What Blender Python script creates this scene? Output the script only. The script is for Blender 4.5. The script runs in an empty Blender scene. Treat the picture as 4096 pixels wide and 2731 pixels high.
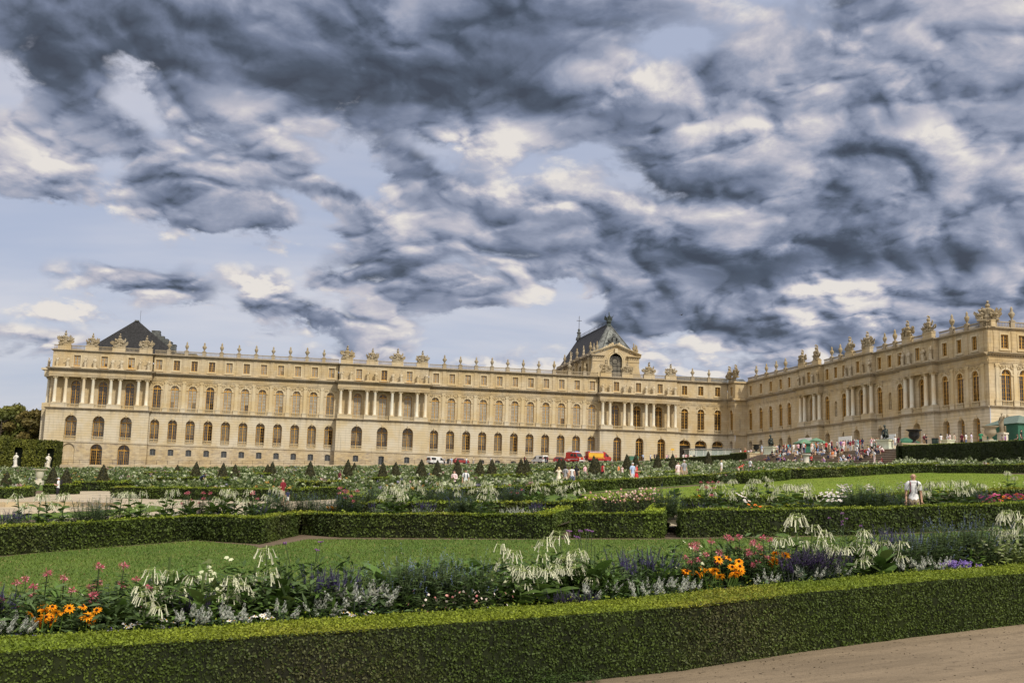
import bpy, bmesh, math, random
import numpy as np
from mathutils import Vector, Matrix
from mathutils.geometry import delaunay_2d_cdt

SC = bpy.context.scene
COL = SC.collection
rnd = random.Random(7)
RNG = np.random.default_rng(11)
PI = math.pi
rad = math.radians

# ---------------------------------------------------------------- camera
CAM = np.array([31.1157, -260.4371, -16.8804])
YAW, PITCH, ROLL, FOC = 0.2016, 0.1422, 0.0272, 4268.17      # focal length in pixels of the 4096 px wide photograph
def _basis():
    f = np.array([math.sin(YAW)*math.cos(PITCH), math.cos(YAW)*math.cos(PITCH), math.sin(PITCH)])
    r = np.array([math.cos(YAW), -math.sin(YAW), 0.0]); u = np.cross(r, f)
    c, s = math.cos(ROLL), math.sin(ROLL)
    return c*r+s*u, -s*r+c*u, f
RT, UP, FW = _basis()
cd = bpy.data.cameras.new('camera'); cam = bpy.data.objects.new('camera', cd); COL.objects.link(cam)
cd.sensor_width = 36.0; cd.lens = FOC/4096*36.0; cd.clip_start = 0.1; cd.clip_end = 6000
mw = Matrix.Identity(4)
for i in range(3):
    mw[i][0], mw[i][1], mw[i][2], mw[i][3] = RT[i], UP[i], -FW[i], CAM[i]
cam.matrix_world = mw
SC.camera = cam
SC.view_settings.view_transform = 'Standard'; SC.view_settings.look = 'None'
SC.view_settings.exposure = 0; SC.view_settings.gamma = 1

# ---------------------------------------------------------------- terrain: a gently tilted parterre, fitted to the photograph
KG = [-19.155934637539136, 0.034695768282499505, 0.02649859407650511, 0.007934563723747168, 0.0040890890008351746, 0.010368899641607312, -0.002397260287681608]
FH = np.array([FW[0], FW[1], 0.0]); FH /= np.linalg.norm(FH); RH = np.array([FH[1], -FH[0], 0.0])
def gz(x, y):
    x = np.minimum(x, 119.0); dx, dy = x-CAM[0], y-CAM[1]
    l = dx*RH[0]+dy*RH[1]; w = dx*FH[0]+dy*FH[1]
    l = np.clip(l, -150, 150); w = np.clip(w, -5, 280)
    return KG[0]+KG[1]*l+KG[2]*w+KG[3]*l*w/100+KG[4]*w*w/100+KG[5]*l*l/100+KG[6]*l*w*w/1e4
def tz(y):      # the upper terrace beside the main block
    return max(float(np.interp(y, [-300, -145, -116, -62, -13, 10], [-10.6, -9.1, -8.66, -8.1, -7.9, -7.7])), float(gz(119, y))+0.08)
def ray(px, py):
    return FW+RT*((px-2048)/FOC)+UP*((1365.5-py)/FOC)
def at(px, py, h=0.0):
    """Ground point seen at photo pixel (px, py); with h, the ground under a point seen there h metres above it."""
    d = ray(px, py); t = 3.0
    while t < 420:
        q = CAM+t*d
        if q[2]-h < gz(q[0], q[1]): break
        t += 0.5
    lo, hi = t-0.5, t
    for _ in range(30):
        m = (lo+hi)/2; q = CAM+m*d
        if q[2]-h < gz(q[0], q[1]): hi = m
        else: lo = m
    q = CAM+hi*d
    return float(q[0]), float(q[1]), float(gz(q[0], q[1]))
def at_w(px, py, w):
    """ground point below photo pixel (px, py) at forward distance w, and how high above it the pixel is"""
    q = CAM+w*ray(px, py); g = float(gz(q[0], q[1])); return float(q[0]), float(q[1]), g, float(q[2])-g
def on_x(px, py, X):
    d = ray(px, py); t = (X-CAM[0])/d[0]; return CAM+t*d
def on_y(px, py, Y):
    d = ray(px, py); t = (Y-CAM[1])/d[1]; return CAM+t*d

# ---------------------------------------------------------------- object helpers
def tag(o, label=None, cat=None, group=None, kind=None):
    if label: o['label'] = label
    if cat: o['category'] = cat
    if group: o['group'] = group
    if kind: o['kind'] = kind
    return o
def empty(name, loc=(0, 0, 0), rz=0.0):
    o = bpy.data.objects.new(name, None); COL.objects.link(o)
    o.location = loc; o.rotation_euler = (0, 0, rz); o.empty_display_size = 0.2
    return o
def link(name, me, parent=None, loc=(0, 0, 0), rz=0.0):
    o = bpy.data.objects.new(name, me); COL.objects.link(o)
    o.location = loc; o.rotation_euler = (0, 0, rz)
    if parent is not None: o.parent = parent
    return o
def copy_tree(o, parent=None):
    c = o.copy(); COL.objects.link(c); c.parent = parent
    for ch in list(o.children): copy_tree(ch, c)
    return c
def setmats(o, mats):
    """object-level materials on shared mesh data"""
    for i, m in enumerate(mats):
        o.material_slots[i].link = 'OBJECT'; o.material_slots[i].material = m

class MB:
    def __init__(s): s.v = []; s.f = []; s.m = []; s.c = None
    def add(s, vs, fs, m=0):
        n = len(s.v); s.v.extend(vs); s.f.extend([tuple(i+n for i in f) for f in fs]); s.m.extend([m]*len(fs))
    def quad(s, a, b, c, d, m=0): s.add([a, b, c, d], [(0, 1, 2, 3)], m)
    def poly(s, pts, m=0): s.add(list(pts), [tuple(range(len(pts)))], m)
    def box(s, x0, x1, y0, y1, z0, z1, m=0, tx=0.0, ty=0.0):
        v = [(x0, y0, z0), (x1, y0, z0), (x1, y1, z0), (x0, y1, z0), (x0+tx, y0+ty, z1), (x1-tx, y0+ty, z1), (x1-tx, y1-ty, z1), (x0+tx, y1-ty, z1)]
        s.add(v, [(0, 3, 2, 1), (4, 5, 6, 7), (0, 1, 5, 4), (1, 2, 6, 5), (2, 3, 7, 6), (3, 0, 4, 7)], m)
    def lathe(s, prof, seg=10, c=(0, 0, 0), m=0, sx=1.0, sy=1.0, cap=True):
        vs = []; fs = []
        for r, z in prof:
            for k in range(seg):
                a = 2*PI*k/seg; vs.append((c[0]+r*sx*math.cos(a), c[1]+r*sy*math.sin(a), c[2]+z))
        for i in range(len(prof)-1):
            for k in range(seg):
                k2 = (k+1) % seg; fs.append((i*seg+k, i*seg+k2, (i+1)*seg+k2, (i+1)*seg+k))
        if cap:
            fs.append(tuple(reversed(range(seg)))); fs.append(tuple(range((len(prof)-1)*seg, len(prof)*seg)))
        s.add(vs, fs, m)
    def tube(s, pts, rads, seg=5, m=0, cap=True):
        pts = [Vector(p) for p in pts]; vs = []; fs = []
        if not isinstance(rads, (list, tuple)): rads = [rads]*len(pts)
        ref = Vector((0.3, 0.2, 1))
        for i, p in enumerate(pts):
            d = (pts[min(i+1, len(pts)-1)]-pts[max(i-1, 0)])
            if d.length < 1e-9: d = Vector((0, 0, 1))
            d.normalize(); a = d.cross(ref)
            if a.length < 1e-3: a = d.cross(Vector((1, 0, 0)))
            a.normalize(); b = d.cross(a)
            for k in range(seg):
                t = 2*PI*k/seg; vs.append(tuple(p+(a*math.cos(t)+b*math.sin(t))*rads[i]))
        for i in range(len(pts)-1):
            for k in range(seg):
                k2 = (k+1) % seg; fs.append((i*seg+k, i*seg+k2, (i+1)*seg+k2, (i+1)*seg+k))
        if cap:
            fs.append(tuple(reversed(range(seg)))); fs.append(tuple(range((len(pts)-1)*seg, len(pts)*seg)))
        s.add(vs, fs, m)
    def blob(s, c, r, m=0, n=6, rings=4, sq=(1, 1, 1), jit=0.0, R=None):
        R = R or rnd
        prof = []
        vs = [(c[0], c[1], c[2]-r*sq[2])]; fs = []
        for i in range(1, rings):
            ph = -PI/2+PI*i/rings
            for k in range(n):
                a = 2*PI*k/n; j = 1+R.uniform(-jit, jit)
                vs.append((c[0]+r*sq[0]*j*math.cos(ph)*math.cos(a), c[1]+r*sq[1]*j*math.cos(ph)*math.sin(a), c[2]+r*sq[2]*j*math.sin(ph)))
        vs.append((c[0], c[1], c[2]+r*sq[2])); top = len(vs)-1
        for k in range(n): fs.append((0, 1+(k+1) % n, 1+k))
        for i in range(rings-2):
            for k in range(n): fs.append((1+i*n+k, 1+i*n+(k+1) % n, 1+(i+1)*n+(k+1) % n, 1+(i+1)*n+k))
        b = 1+(rings-2)*n
        for k in range(n): fs.append((b+k, b+(k+1) % n, top))
        s.add(vs, fs, m)
    def mesh(s, name, mats, smooth=False):
        me = bpy.data.meshes.new(name); me.from_pydata(s.v, [], s.f)
        for m in mats: me.materials.append(m)
        if len(mats) > 1: me.polygons.foreach_set('material_index', s.m)
        if smooth: me.polygons.foreach_set('use_smooth', [True]*len(me.polygons))
        me.update(); return me
    def build(s, name, mats, parent=None, loc=(0, 0, 0), rz=0.0, smooth=False):
        if not isinstance(mats, (list, tuple)): mats = [mats]
        return link(name, s.mesh(name, mats, smooth), parent, loc, rz)

def np_mesh(name, V, Fq, mats, mi=None, col=None, smooth=False):
    """V (n,3); Fq (m,k) one face size; col (n,3) per-vertex colour"""
    me = bpy.data.meshes.new(name)
    k = Fq.shape[1]; n = len(V); m = len(Fq)
    me.vertices.add(n); me.vertices.foreach_set('co', np.ascontiguousarray(V, np.float32).ravel())
    me.loops.add(m*k); me.loops.foreach_set('vertex_index', np.ascontiguousarray(Fq, np.int32).ravel())
    me.polygons.add(m); me.polygons.foreach_set('loop_start', np.arange(0, m*k, k, dtype=np.int32))
    if mi is not None: me.polygons.foreach_set('material_index', np.ascontiguousarray(mi, np.int32))
    if smooth: me.polygons.foreach_set('use_smooth', np.ones(m, bool))
    for q in mats: me.materials.append(q)
    if col is not None:
        a = me.color_attributes.new('Col', 'FLOAT_COLOR', 'POINT')
        c4 = np.ones((n, 4), np.float32); c4[:, :3] = col; a.data.foreach_set('color', c4.ravel())
    me.update(calc_edges=True); me.validate()
    return me

# ---------------------------------------------------------------- materials
class X:
    """a node socket with arithmetic"""
    def __init__(s, nt, k): s.nt = nt; s.k = k
    def _m(s, op, *a):
        n = s.nt.nodes.new('ShaderNodeMath'); n.operation = op
        for i, v in enumerate((s,)+a):
            if isinstance(v, X): s.nt.links.new(v.k, n.inputs[i])
            else: n.inputs[i].default_value = v
        return X(s.nt, n.outputs[0])
    def __add__(s, o): return s._m('ADD', o)
    __radd__ = __add__
    def __mul__(s, o): return s._m('MULTIPLY', o)
    __rmul__ = __mul__
    def __sub__(s, o): return s._m('SUBTRACT', o)
    def __truediv__(s, o): return s._m('DIVIDE', o)
    def rsub(s, v): return s*(-1.0)+v
    def clamp(s, a=0.0, b=1.0): return s._m('MAXIMUM', a)._m('MINIMUM', b)
    def step(s, a, b):
        n = s.nt.nodes.new('ShaderNodeMapRange'); n.interpolation_type = 'SMOOTHSTEP'
        s.nt.links.new(s.k, n.inputs[0]); n.inputs[1].default_value = a; n.inputs[2].default_value = b
        return X(s.nt, n.outputs[0])
def mixc(nt, f, a, b, mode='MIX'):
    n = nt.nodes.new('ShaderNodeMix'); n.data_type = 'RGBA'; n.blend_type = mode
    for i, v in ((0, f), (6, a), (7, b)):
        if isinstance(v, X): nt.links.new(v.k, n.inputs[i])
        elif i == 0: n.inputs[i].default_value = v
        else: n.inputs[i].default_value = (*v[:3], 1)
    return X(nt, n.outputs[2])
def combine(nt, x, y, z):
    n = nt.nodes.new('ShaderNodeCombineXYZ')
    for i, v in enumerate((x, y, z)):
        if isinstance(v, X): nt.links.new(v.k, n.inputs[i])
        else: n.inputs[i].default_value = v
    return X(nt, n.outputs[0])
def noise(nt, vec, scale, detail=4.0, rough=0.55, dist=0.0, out=0, dim='3D'):
    n = nt.nodes.new('ShaderNodeTexNoise'); nt.links.new(vec.k, n.inputs['Vector'])
    n.noise_dimensions = dim; n.inputs['Scale'].default_value = scale; n.inputs['Detail'].default_value = detail
    n.inputs['Roughness'].default_value = rough; n.inputs['Distortion'].default_value = dist
    return X(nt, n.outputs[out])
def position(nt):
    g = nt.nodes.new('ShaderNodeNewGeometry'); return X(nt, g.outputs['Position'])
def objco(nt):
    g = nt.nodes.new('ShaderNodeTexCoord'); return X(nt, g.outputs['Object'])
def sep(nt, v):
    n = nt.nodes.new('ShaderNodeSeparateXYZ'); nt.links.new(v.k, n.inputs[0]); return [X(nt, n.outputs[i]) for i in range(3)]
def newmat(name, rough=0.8, metal=0.0, spec=0.3):
    m = bpy.data.materials.new(name); m.use_nodes = True; nt = m.node_tree; b = nt.nodes['Principled BSDF']
    b.inputs['Roughness'].default_value = rough; b.inputs['Metallic'].default_value = metal
    b.inputs['Specular IOR Level'].default_value = spec
    return m, nt, b
def bump(nt, b, h, strength=0.4, dist=0.05):
    n = nt.nodes.new('ShaderNodeBump'); n.inputs['Strength'].default_value = strength; n.inputs['Distance'].default_value = dist
    nt.links.new(h.k, n.inputs['Height']); nt.links.new(n.outputs[0], b.inputs['Normal'])
def simple(name, c, rough=0.7, metal=0.0, spec=0.3, var=0.25, scale=6.0, bs=0.0, local=False):
    m, nt, b = newmat(name, rough, metal, spec)
    p = objco(nt) if local else position(nt)
    n = noise(nt, p, scale, 5)
    lo = tuple(x*(1-var) for x in c); hi = tuple(min(1, x*(1+var)) for x in c)
    nt.links.new(mixc(nt, n.step(0.3, 0.7), lo, hi).k, b.inputs['Base Color'])
    if bs: bump(nt, b, n, bs)
    return m
def stone(name, c, joint=0.0, jscale=0.47, brick=0.0, dark=0.5, streak=0.35, base_dirt=False, under_ledge=False):
    """limestone: patches, rain streaks, horizontal joints (surface pattern)"""
    m, nt, b = newmat(name, 0.85, 0, 0.2)
    p = position(nt); x, y, z = sep(nt, p)
    n1 = noise(nt, p, 0.22, 5, 0.6); n2 = noise(nt, p, 2.2, 6, 0.65)
    st = noise(nt, combine(nt, x*1.6, y*1.6, z*0.16), 1.0, 5, 0.6)
    dk = tuple(v*dark for v in c); wm = (c[0]*1.02, c[1]*0.93, c[2]*0.74); gr = (c[0]*0.9, c[1]*0.94, c[2]*1.02)
    col = mixc(nt, n1.step(0.35, 0.65), wm, tuple(min(.62, v*1.1) for v in c))
    col = mixc(nt, (n2.step(0.52, 0.78))*0.26, col, dk)
    col = mixc(nt, (st.step(0.52, 0.8))*streak, col, tuple(v*0.42 for v in gr))
    h = n2
    if brick:
        bt = nt.nodes.new('ShaderNodeTexBrick'); nt.links.new(combine(nt, x+y, z, 0.0).k, bt.inputs['Vector'])
        bt.inputs['Scale'].default_value = 1.0; bt.inputs['Brick Width'].default_value = 1.1; bt.inputs['Row Height'].default_value = jscale
        bt.inputs['Mortar Size'].default_value = 0.018; bt.inputs['Mortar Smooth'].default_value = 0.4; bt.inputs['Bias'].default_value = 0.0
        bt.inputs['Color1'].default_value = (1, 1, 1, 1); bt.inputs['Color2'].default_value = (1-brick*.9, 1-brick, 1-brick, 1); bt.inputs['Mortar'].default_value = (.62, .58, .54, 1)
        col = mixc(nt, 1.0, col, X(nt, bt.outputs['Color']), 'MULTIPLY')
    if joint:
        fr = (z*(1.0/jscale))._m('FRACT')
        j = fr.step(0.0, 0.11).rsub(1.0)+fr.step(0.93, 1.0)
        col = mixc(nt, j.clamp()*joint, col, tuple(v*0.34 for v in c))
        h = h*0.4-j.clamp()*1.2
    if under_ledge:                      # darker brown towards the underside of each ledge, broken by stretched noise
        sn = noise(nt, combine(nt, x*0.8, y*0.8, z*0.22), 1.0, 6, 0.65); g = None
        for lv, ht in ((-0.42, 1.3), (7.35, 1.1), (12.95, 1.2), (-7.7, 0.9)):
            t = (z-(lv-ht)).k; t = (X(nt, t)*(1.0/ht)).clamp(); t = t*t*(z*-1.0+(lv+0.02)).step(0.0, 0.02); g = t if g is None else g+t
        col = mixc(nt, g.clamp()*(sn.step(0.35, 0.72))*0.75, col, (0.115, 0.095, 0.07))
    if base_dirt:
        dd = noise(nt, combine(nt, x*0.9, y*0.9, z*3.0), 0.8, 5, 0.6)
        col = mixc(nt, (dd.step(0.48, 0.7))*0.55, col, (0.15, 0.125, 0.115))
    nt.links.new(col.k, b.inputs['Base Color']); bump(nt, b, h, 0.35, 0.04)
    return m
def leafmat(name, spec=0.25, rough=0.6, trans=0.25, hue=None):
    """foliage: per-leaf colour from the Col attribute, some light passing through"""
    m = bpy.data.materials.new(name); m.use_nodes = True; nt = m.node_tree; b = nt.nodes['Principled BSDF']
    a = nt.nodes.new('ShaderNodeAttribute'); a.attribute_name = 'Col'
    b.inputs['Roughness'].default_value = rough; b.inputs['Specular IOR Level'].default_value = spec
    nt.links.new(a.outputs['Color'], b.inputs['Base Color'])
    if trans:
        t = nt.nodes.new('ShaderNodeBsdfTranslucent'); nt.links.new(a.outputs['Color'], t.inputs['Color'])
        mx = nt.nodes.new('ShaderNodeMixShader'); mx.inputs[0].default_value = trans
        nt.links.new(b.outputs[0], mx.inputs[1]); nt.links.new(t.outputs[0], mx.inputs[2])
        nt.links.new(mx.outputs[0], nt.nodes['Material Output'].inputs['Surface'])
    return m
MAT = {}
MAT['wall'] = stone('limestone_ashlar', (0.43, 0.36, 0.243), under_ledge=True, brick=0.13, jscale=0.62, streak=0.6)
MAT['rust'] = stone('limestone_rusticated', (0.45, 0.40, 0.305), under_ledge=True, joint=0.7, jscale=0.58, streak=0.45)
MAT['base'] = stone('limestone_basement', (0.44, 0.38, 0.27), brick=0.22, jscale=0.42, base_dirt=True)
MAT['trim'] = stone('limestone_trim', (0.455, 0.39, 0.27), streak=0.55)
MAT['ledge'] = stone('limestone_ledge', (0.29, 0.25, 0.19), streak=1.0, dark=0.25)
MAT['column'] = stone('pale_marble_column', (0.60, 0.55, 0.47), streak=0.12, dark=0.75)
MAT['sculpt'] = stone('weathered_stone_sculpture', (0.27, 0.23, 0.165), streak=0.9, dark=0.28)
MAT['figure'] = stone('figure_limestone', (0.40, 0.345, 0.25), streak=0.5, dark=0.35)
MAT['frame_grey'] = simple('grey_window_paint', (0.10, 0.11, 0.115), 0.6)
MAT['white_marble'] = stone('white_marble', (0.52, 0.50, 0.46), streak=0.2, dark=0.75)
MAT['relief'] = stone('carved_limestone', (0.41, 0.335, 0.21), streak=0.5, dark=0.4)
MAT['ochre'] = simple('ochre_window_paint', (0.45, 0.245, 0.045), 0.5, var=0.2, scale=2)
MAT['glass_dark'] = simple('dark_glass', (0.022, 0.02, 0.018), 0.08, spec=0.55, var=0.6, scale=0.8)
MAT['glass_pale'] = simple('glass_over_pale_shutter', (0.27, 0.25, 0.20), 0.2, spec=0.5, var=0.18, scale=1.5)
MAT['glass_mid'] = simple('glass_over_blind', (0.12, 0.105, 0.075), 0.18, spec=0.5, var=0.25, scale=1.2)
MAT['black'] = simple('dark_interior', (0.008, 0.007, 0.006), 0.9)
MAT['slate'] = simple('slate_roof', (0.030, 0.030, 0.032), 0.8, var=0.4, scale=3)
MAT['lead'] = simple('lead_roof', (0.085, 0.09, 0.085), 0.55, metal=0.1, var=0.45, scale=1.2)
MAT['bronze'] = simple('dark_bronze', (0.045, 0.055, 0.048), 0.45, metal=0.5, var=0.4, scale=5)
MAT['iron'] = simple('dark_iron', (0.03, 0.03, 0.03), 0.5, metal=0.6)
MAT['leaf'] = leafmat('leaf')
MAT['petal'] = leafmat('petal', 0.1, 0.8, 0.3)
# ---------------------------------------------------------------- sky and sun
SUN = Vector((0.30, -0.66, 0.69)).normalized()
def build_sky():
    w = bpy.data.worlds.new('World'); SC.world = w; w.use_nodes = True; nt = w.node_tree
    bg = nt.nodes['Background']
    sky = nt.nodes.new('ShaderNodeTexSky'); sky.sky_type = 'NISHITA'; sky.sun_disc = False
    sky.sun_elevation = math.asin(SUN.z); sky.sun_rotation = math.atan2(SUN.x, SUN.y)
    sky.air_density = 1.0; sky.dust_density = 1.5; sky.ozone_density = 2.0
    tc = nt.nodes.new('ShaderNodeTexCoord'); d = X(nt, tc.outputs['Generated'])
    x, y, z = sep(nt, d)
    az = x._m('ARCTAN2', y); el = z._m('ARCSINE')
    def azel(px, py):
        v = ray(px, py); v = v/np.linalg.norm(v); return math.atan2(v[0], v[1]), math.asin(v[2])
    zz = z._m('MAXIMUM', 0.0)+0.33
    qx, qy = x/zz, y/zz
    q = combine(nt, qx, qy, 0.0)
    wv = nt.nodes.new('ShaderNodeTexNoise'); nt.links.new(q.k, wv.inputs['Vector']); wv.inputs['Scale'].default_value = 3.6; wv.inputs['Detail'].default_value = 2; wv.noise_dimensions = '2D'
    wx, wy, _ = sep(nt, X(nt, wv.outputs['Color']))
    qx2 = qx+(wx-0.5)*0.08; qy2 = qy+(wy-0.5)*0.08
    def field(ox, oy, det=9):
        return noise(nt, combine(nt, qx2+ox, qy2+oy, 3.7), 3.3, det, 0.56, 0.0, 0, '2D')
    n0 = field(0, 0)
    n1 = field(0.03, -0.075, 6)           # towards the light: sides facing it are bright, bellies dark
    nl = noise(nt, combine(nt, qx2, qy2, 9.1), 8.0, 6, 0.64, dim='2D')
    def billow(ox, oy, sc=3.4, det=7):     # heaped, rounded lobes with creases between them
        n = noise(nt, combine(nt, qx2+ox, qy2+oy, 0.0), sc, det, 0.5, dim='2D'); n.k.node.noise_type = 'RIDGED_MULTIFRACTAL'
        n.k.node.inputs['Lacunarity'].default_value = 2.1; n.k.node.inputs['Offset'].default_value = 0.9; n.k.node.inputs['Gain'].default_value = 1.6; n.k.node.normalize = True
        return n.rsub(1.0)
    b0 = billow(0, 0, 2.9, 8); b1 = billow(0.012, -0.04, 2.9, 6)
    c0 = billow(5.0, 2.0, 7.5, 6); c1 = billow(5.006, 1.982, 7.5, 5)
    # the big cloud masses of this afternoon, by compass bearing and height; edges broken up by the noise
    jx = (wx-0.5)*0.06+(n0-0.5)*0.06; jy = (wy-0.5)*0.026+(n0-0.5)*0.035+(nl-0.5)*0.035
    blobs = [(500,120,650,230,.6,.55,0),(200,330,190,140,.5,.5,-.5),(1300,150,500,200,.5,.5,0),(2050,120,430,260,.7,.62,0),(1750,400,450,110,.6,.55,0),(2500,440,420,60,.45,.42,0),(2900,360,250,100,.3,.2,0),(1100,330,250,90,.3,.28,0), (560,400,200,90,-.34,-.2,-.6),(1600,90,110,90,0,-.5,.2),(1000,420,200,70,.45,-.3,0),(200,640,230,80,.4,-.18,0),(180,730,210,40,.25,.12,0),(420,520,170,80,.7,.2,0), (740,760,190,100,.8,.25,-.6),(1080,850,130,70,.75,.35,-.6),(1270,750,220,60,.65,.25,-.6),(1600,650,300,80,.5,.3,-.4),(1760,575,160,50,.2,-.35,-.1),(1900,790,350,70,.5,.36,-.15),(1500,900,200,55,.4,.3,-.5), (1720,1140,200,60,.6,.42,-.12),(1660,1030,130,60,.4,-.05,0),(1380,1090,110,42,.55,.35,0),(1080,1110,130,60,.4,-.35,0),(1130,1230,220,55,.5,.2,-.2),(1330,1250,150,45,.55,.2,-.3),(500,1130,280,55,.32,-.2,-.15),(900,1090,200,45,.28,-.12,0), (3300,500,1100,600,.55,.03,0),(3600,1000,620,62,.5,.52,.02),(3150,1040,350,50,.45,.42,.0),(2900,1090,260,65,.5,.46,-.2),(2600,1000,260,50,.4,.3,-.1),(3560,600,160,48,.3,.32,-.1),(3950,350,250,120,.2,.22,0),(3300,800,500,120,.2,.16,0),(3100,650,300,90,.2,.1,0),(2750,720,250,60,.2,.12,-.1),(3900,800,300,90,.2,.2,0),(2300,840,230,45,.35,.3,-.1), (2150,640,220,90,0,-.25,0),(2900,490,320,45,0,-.25,0),(3400,150,220,80,0,-.2,0),(2480,280,260,120,0,-.2,0),(3700,500,220,50,0,-.22,0),(3350,1135,300,38,-.1,-.38,0),(2650,1075,160,32,0,-.22,0), (2600,1120,120,45,.35,.3,-.3),(2250,1140,200,45,.35,.2,-.2),(2700,1270,320,60,.45,.3,-.1),(3300,1330,400,70,.45,.12,0),(3800,1170,300,70,.35,.15,0),(2200,1220,160,70,-.25,-.1,0),(500,960,700,110,-.45,0,-.1),(2000,1290,350,70,-.3,0,0),(100,1280,300,60,-.2,0,0),(3300,1200,950,330,.5,.06,0),(2900,1330,260,50,.3,.25,-.1),(3500,1230,200,40,.2,-.2,0),(1900,560,260,50,.2,-.3,-.1),(850,330,150,60,.2,.15,-.5),(2300,1000,400,120,.35,.1,0),(2050,900,250,80,.3,.1,-.3),(600,1180,300,50,.3,-.1,-.1),(200,1170,200,40,.25,-.2,0),(2400,1330,160,50,.35,.25,-.2),(2800,1190,300,60,.3,.1,0),(150,1340,120,40,.35,-.3,0),(2800,1420,420,50,0,-.30,0),(3400,1160,420,40,0,-.30,0),(3300,1260,300,40,.1,-.22,0)]
    C = None; S = None
    pv = combine(nt, az+jx, el+jy, 0.0)
    for (px, py, sx, sy, a, sh, rot) in blobs:
        a0, e0 = azel(px, py)
        mp = nt.nodes.new('ShaderNodeMapping'); mp.vector_type = 'TEXTURE'     # moves, turns and scales the bearing plane to this mass
        nt.links.new(pv.k, mp.inputs[0]); mp.inputs[1].default_value = (a0, e0, 0); mp.inputs[2].default_value = (0, 0, rot); mp.inputs[3].default_value = (sx/FOC, sy/FOC, 1)
        dt = nt.nodes.new('ShaderNodeVectorMath'); dt.operation = 'DOT_PRODUCT'; nt.links.new(mp.outputs[0], dt.inputs[0]); nt.links.new(mp.outputs[0], dt.inputs[1])
        pw = nt.nodes.new('ShaderNodeMath'); pw.operation = 'POWER'; pw.inputs[0].default_value = math.exp(-1); nt.links.new(dt.outputs['Value'], pw.inputs[1])
        g = X(nt, pw.outputs[0])
        if a: C = g*a if C is None else g._m('MULTIPLY_ADD', a, C)
        if sh: S = g*sh if S is None else g._m('MULTIPLY_ADD', sh, S)
    D = (n0-0.5)*1.15+(nl-0.5)*0.65+(b0-0.5)*0.30+(c0-0.5)*0.16+C+0.10
    dens = D.step(-0.02, 0.30)
    Sd = (S*-1.25)._m('EXPONENT').rsub(1.0)*0.66
    soft = Sd.rsub(1.0)._m('MAXIMUM', 0.42)          # inside the heavy masses the shading is soft
    T = ((n0-n1)*1.15+(b0-b1)*0.40+(c0-c1)*0.34+(c0-0.5)*0.16+(nl-0.5)*0.66)*soft+0.665-Sd-(D.step(0.1, 0.9))*0.05
    rp = nt.nodes.new('ShaderNodeValToRGB'); nt.links.new(T.k, rp.inputs[0]); cr = rp.color_ramp; cr.interpolation = 'LINEAR'
    stops = [(-0.0, (.043, .056, .083)), (0.16, (.068, .090, .132)), (0.38, (.16, .195, .285)), (0.57, (.30, .335, .44)), (0.76, (.52, .51, .575)), (0.97, (.80, .755, .71))]
    cr.elements[0].position = stops[0][0]; cr.elements[0].color = (*stops[0][1], 1)
    cr.elements[1].position = stops[-1][0]; cr.elements[1].color = (*stops[-1][1], 1)
    for p, c in stops[1:-1]:
        e = cr.elements.new(p); e.color = (*c, 1)
    cloud = X(nt, rp.outputs[0])
    sm = nt.nodes.new('ShaderNodeMix'); sm.data_type = 'RGBA'; sm.blend_type = 'MULTIPLY'; sm.inputs[0].default_value = 1.0
    nt.links.new(sky.outputs[0], sm.inputs[6]); sm.inputs[7].default_value = (0.10, 0.10, 0.10, 1)
    haze = noise(nt, combine(nt, qx*0.5+qy*0.15, qy*1.6, 1.0), 1.3, 5, 0.55, dim='2D')
    base = mixc(nt, 0.80, X(nt, sm.outputs[2]), mixc(nt, haze.step(0.33, 0.66), (0.47, 0.52, 0.67), (0.74, 0.715, 0.755)))
    base = mixc(nt, el.step(0.0, 0.2).rsub(1.0)*0.4, base, (0.58, 0.60, 0.66))
    col = mixc(nt, dens*0.96, base, cloud)
    col = mixc(nt, z.step(-0.05, 0.0), (0.10, 0.09, 0.06), col)
    # unseen sky behind the camera and overhead is brightened and warmed as added fill
    fr = x*float(FH[0])+y*float(FH[1])
    boost = fr.step(-0.55, 0.5).rsub(1.0)*0.95+1.0
    boost = boost*(z.step(0.5, 0.95)*0.5+1.0)
    warm = mixc(nt, fr.step(-0.3, 0.5), (1.0, 0.93, 0.80), (1.0, 1.0, 1.0))
    col = mixc(nt, 1.0, mixc(nt, 1.0, col, combine(nt, boost, boost, boost), 'MULTIPLY'), warm, 'MULTIPLY')
    nt.links.new(col.k, bg.inputs['Color']); bg.inputs['Strength'].default_value = 1.0
    w.cycles.sampling_method = 'MANUAL'; w.cycles.sample_map_resolution = 512
build_sky()
sl = bpy.data.lights.new('sun', 'SUN'); so = bpy.data.objects.new('sun', sl); COL.objects.link(so)
sl.energy = 3.7; sl.angle = rad(3.0); sl.color = (1.0, 0.93, 0.80)
so.rotation_euler = (-SUN).to_track_quat('-Z', 'Y').to_euler(); so.location = (60, -300, 80)
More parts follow.
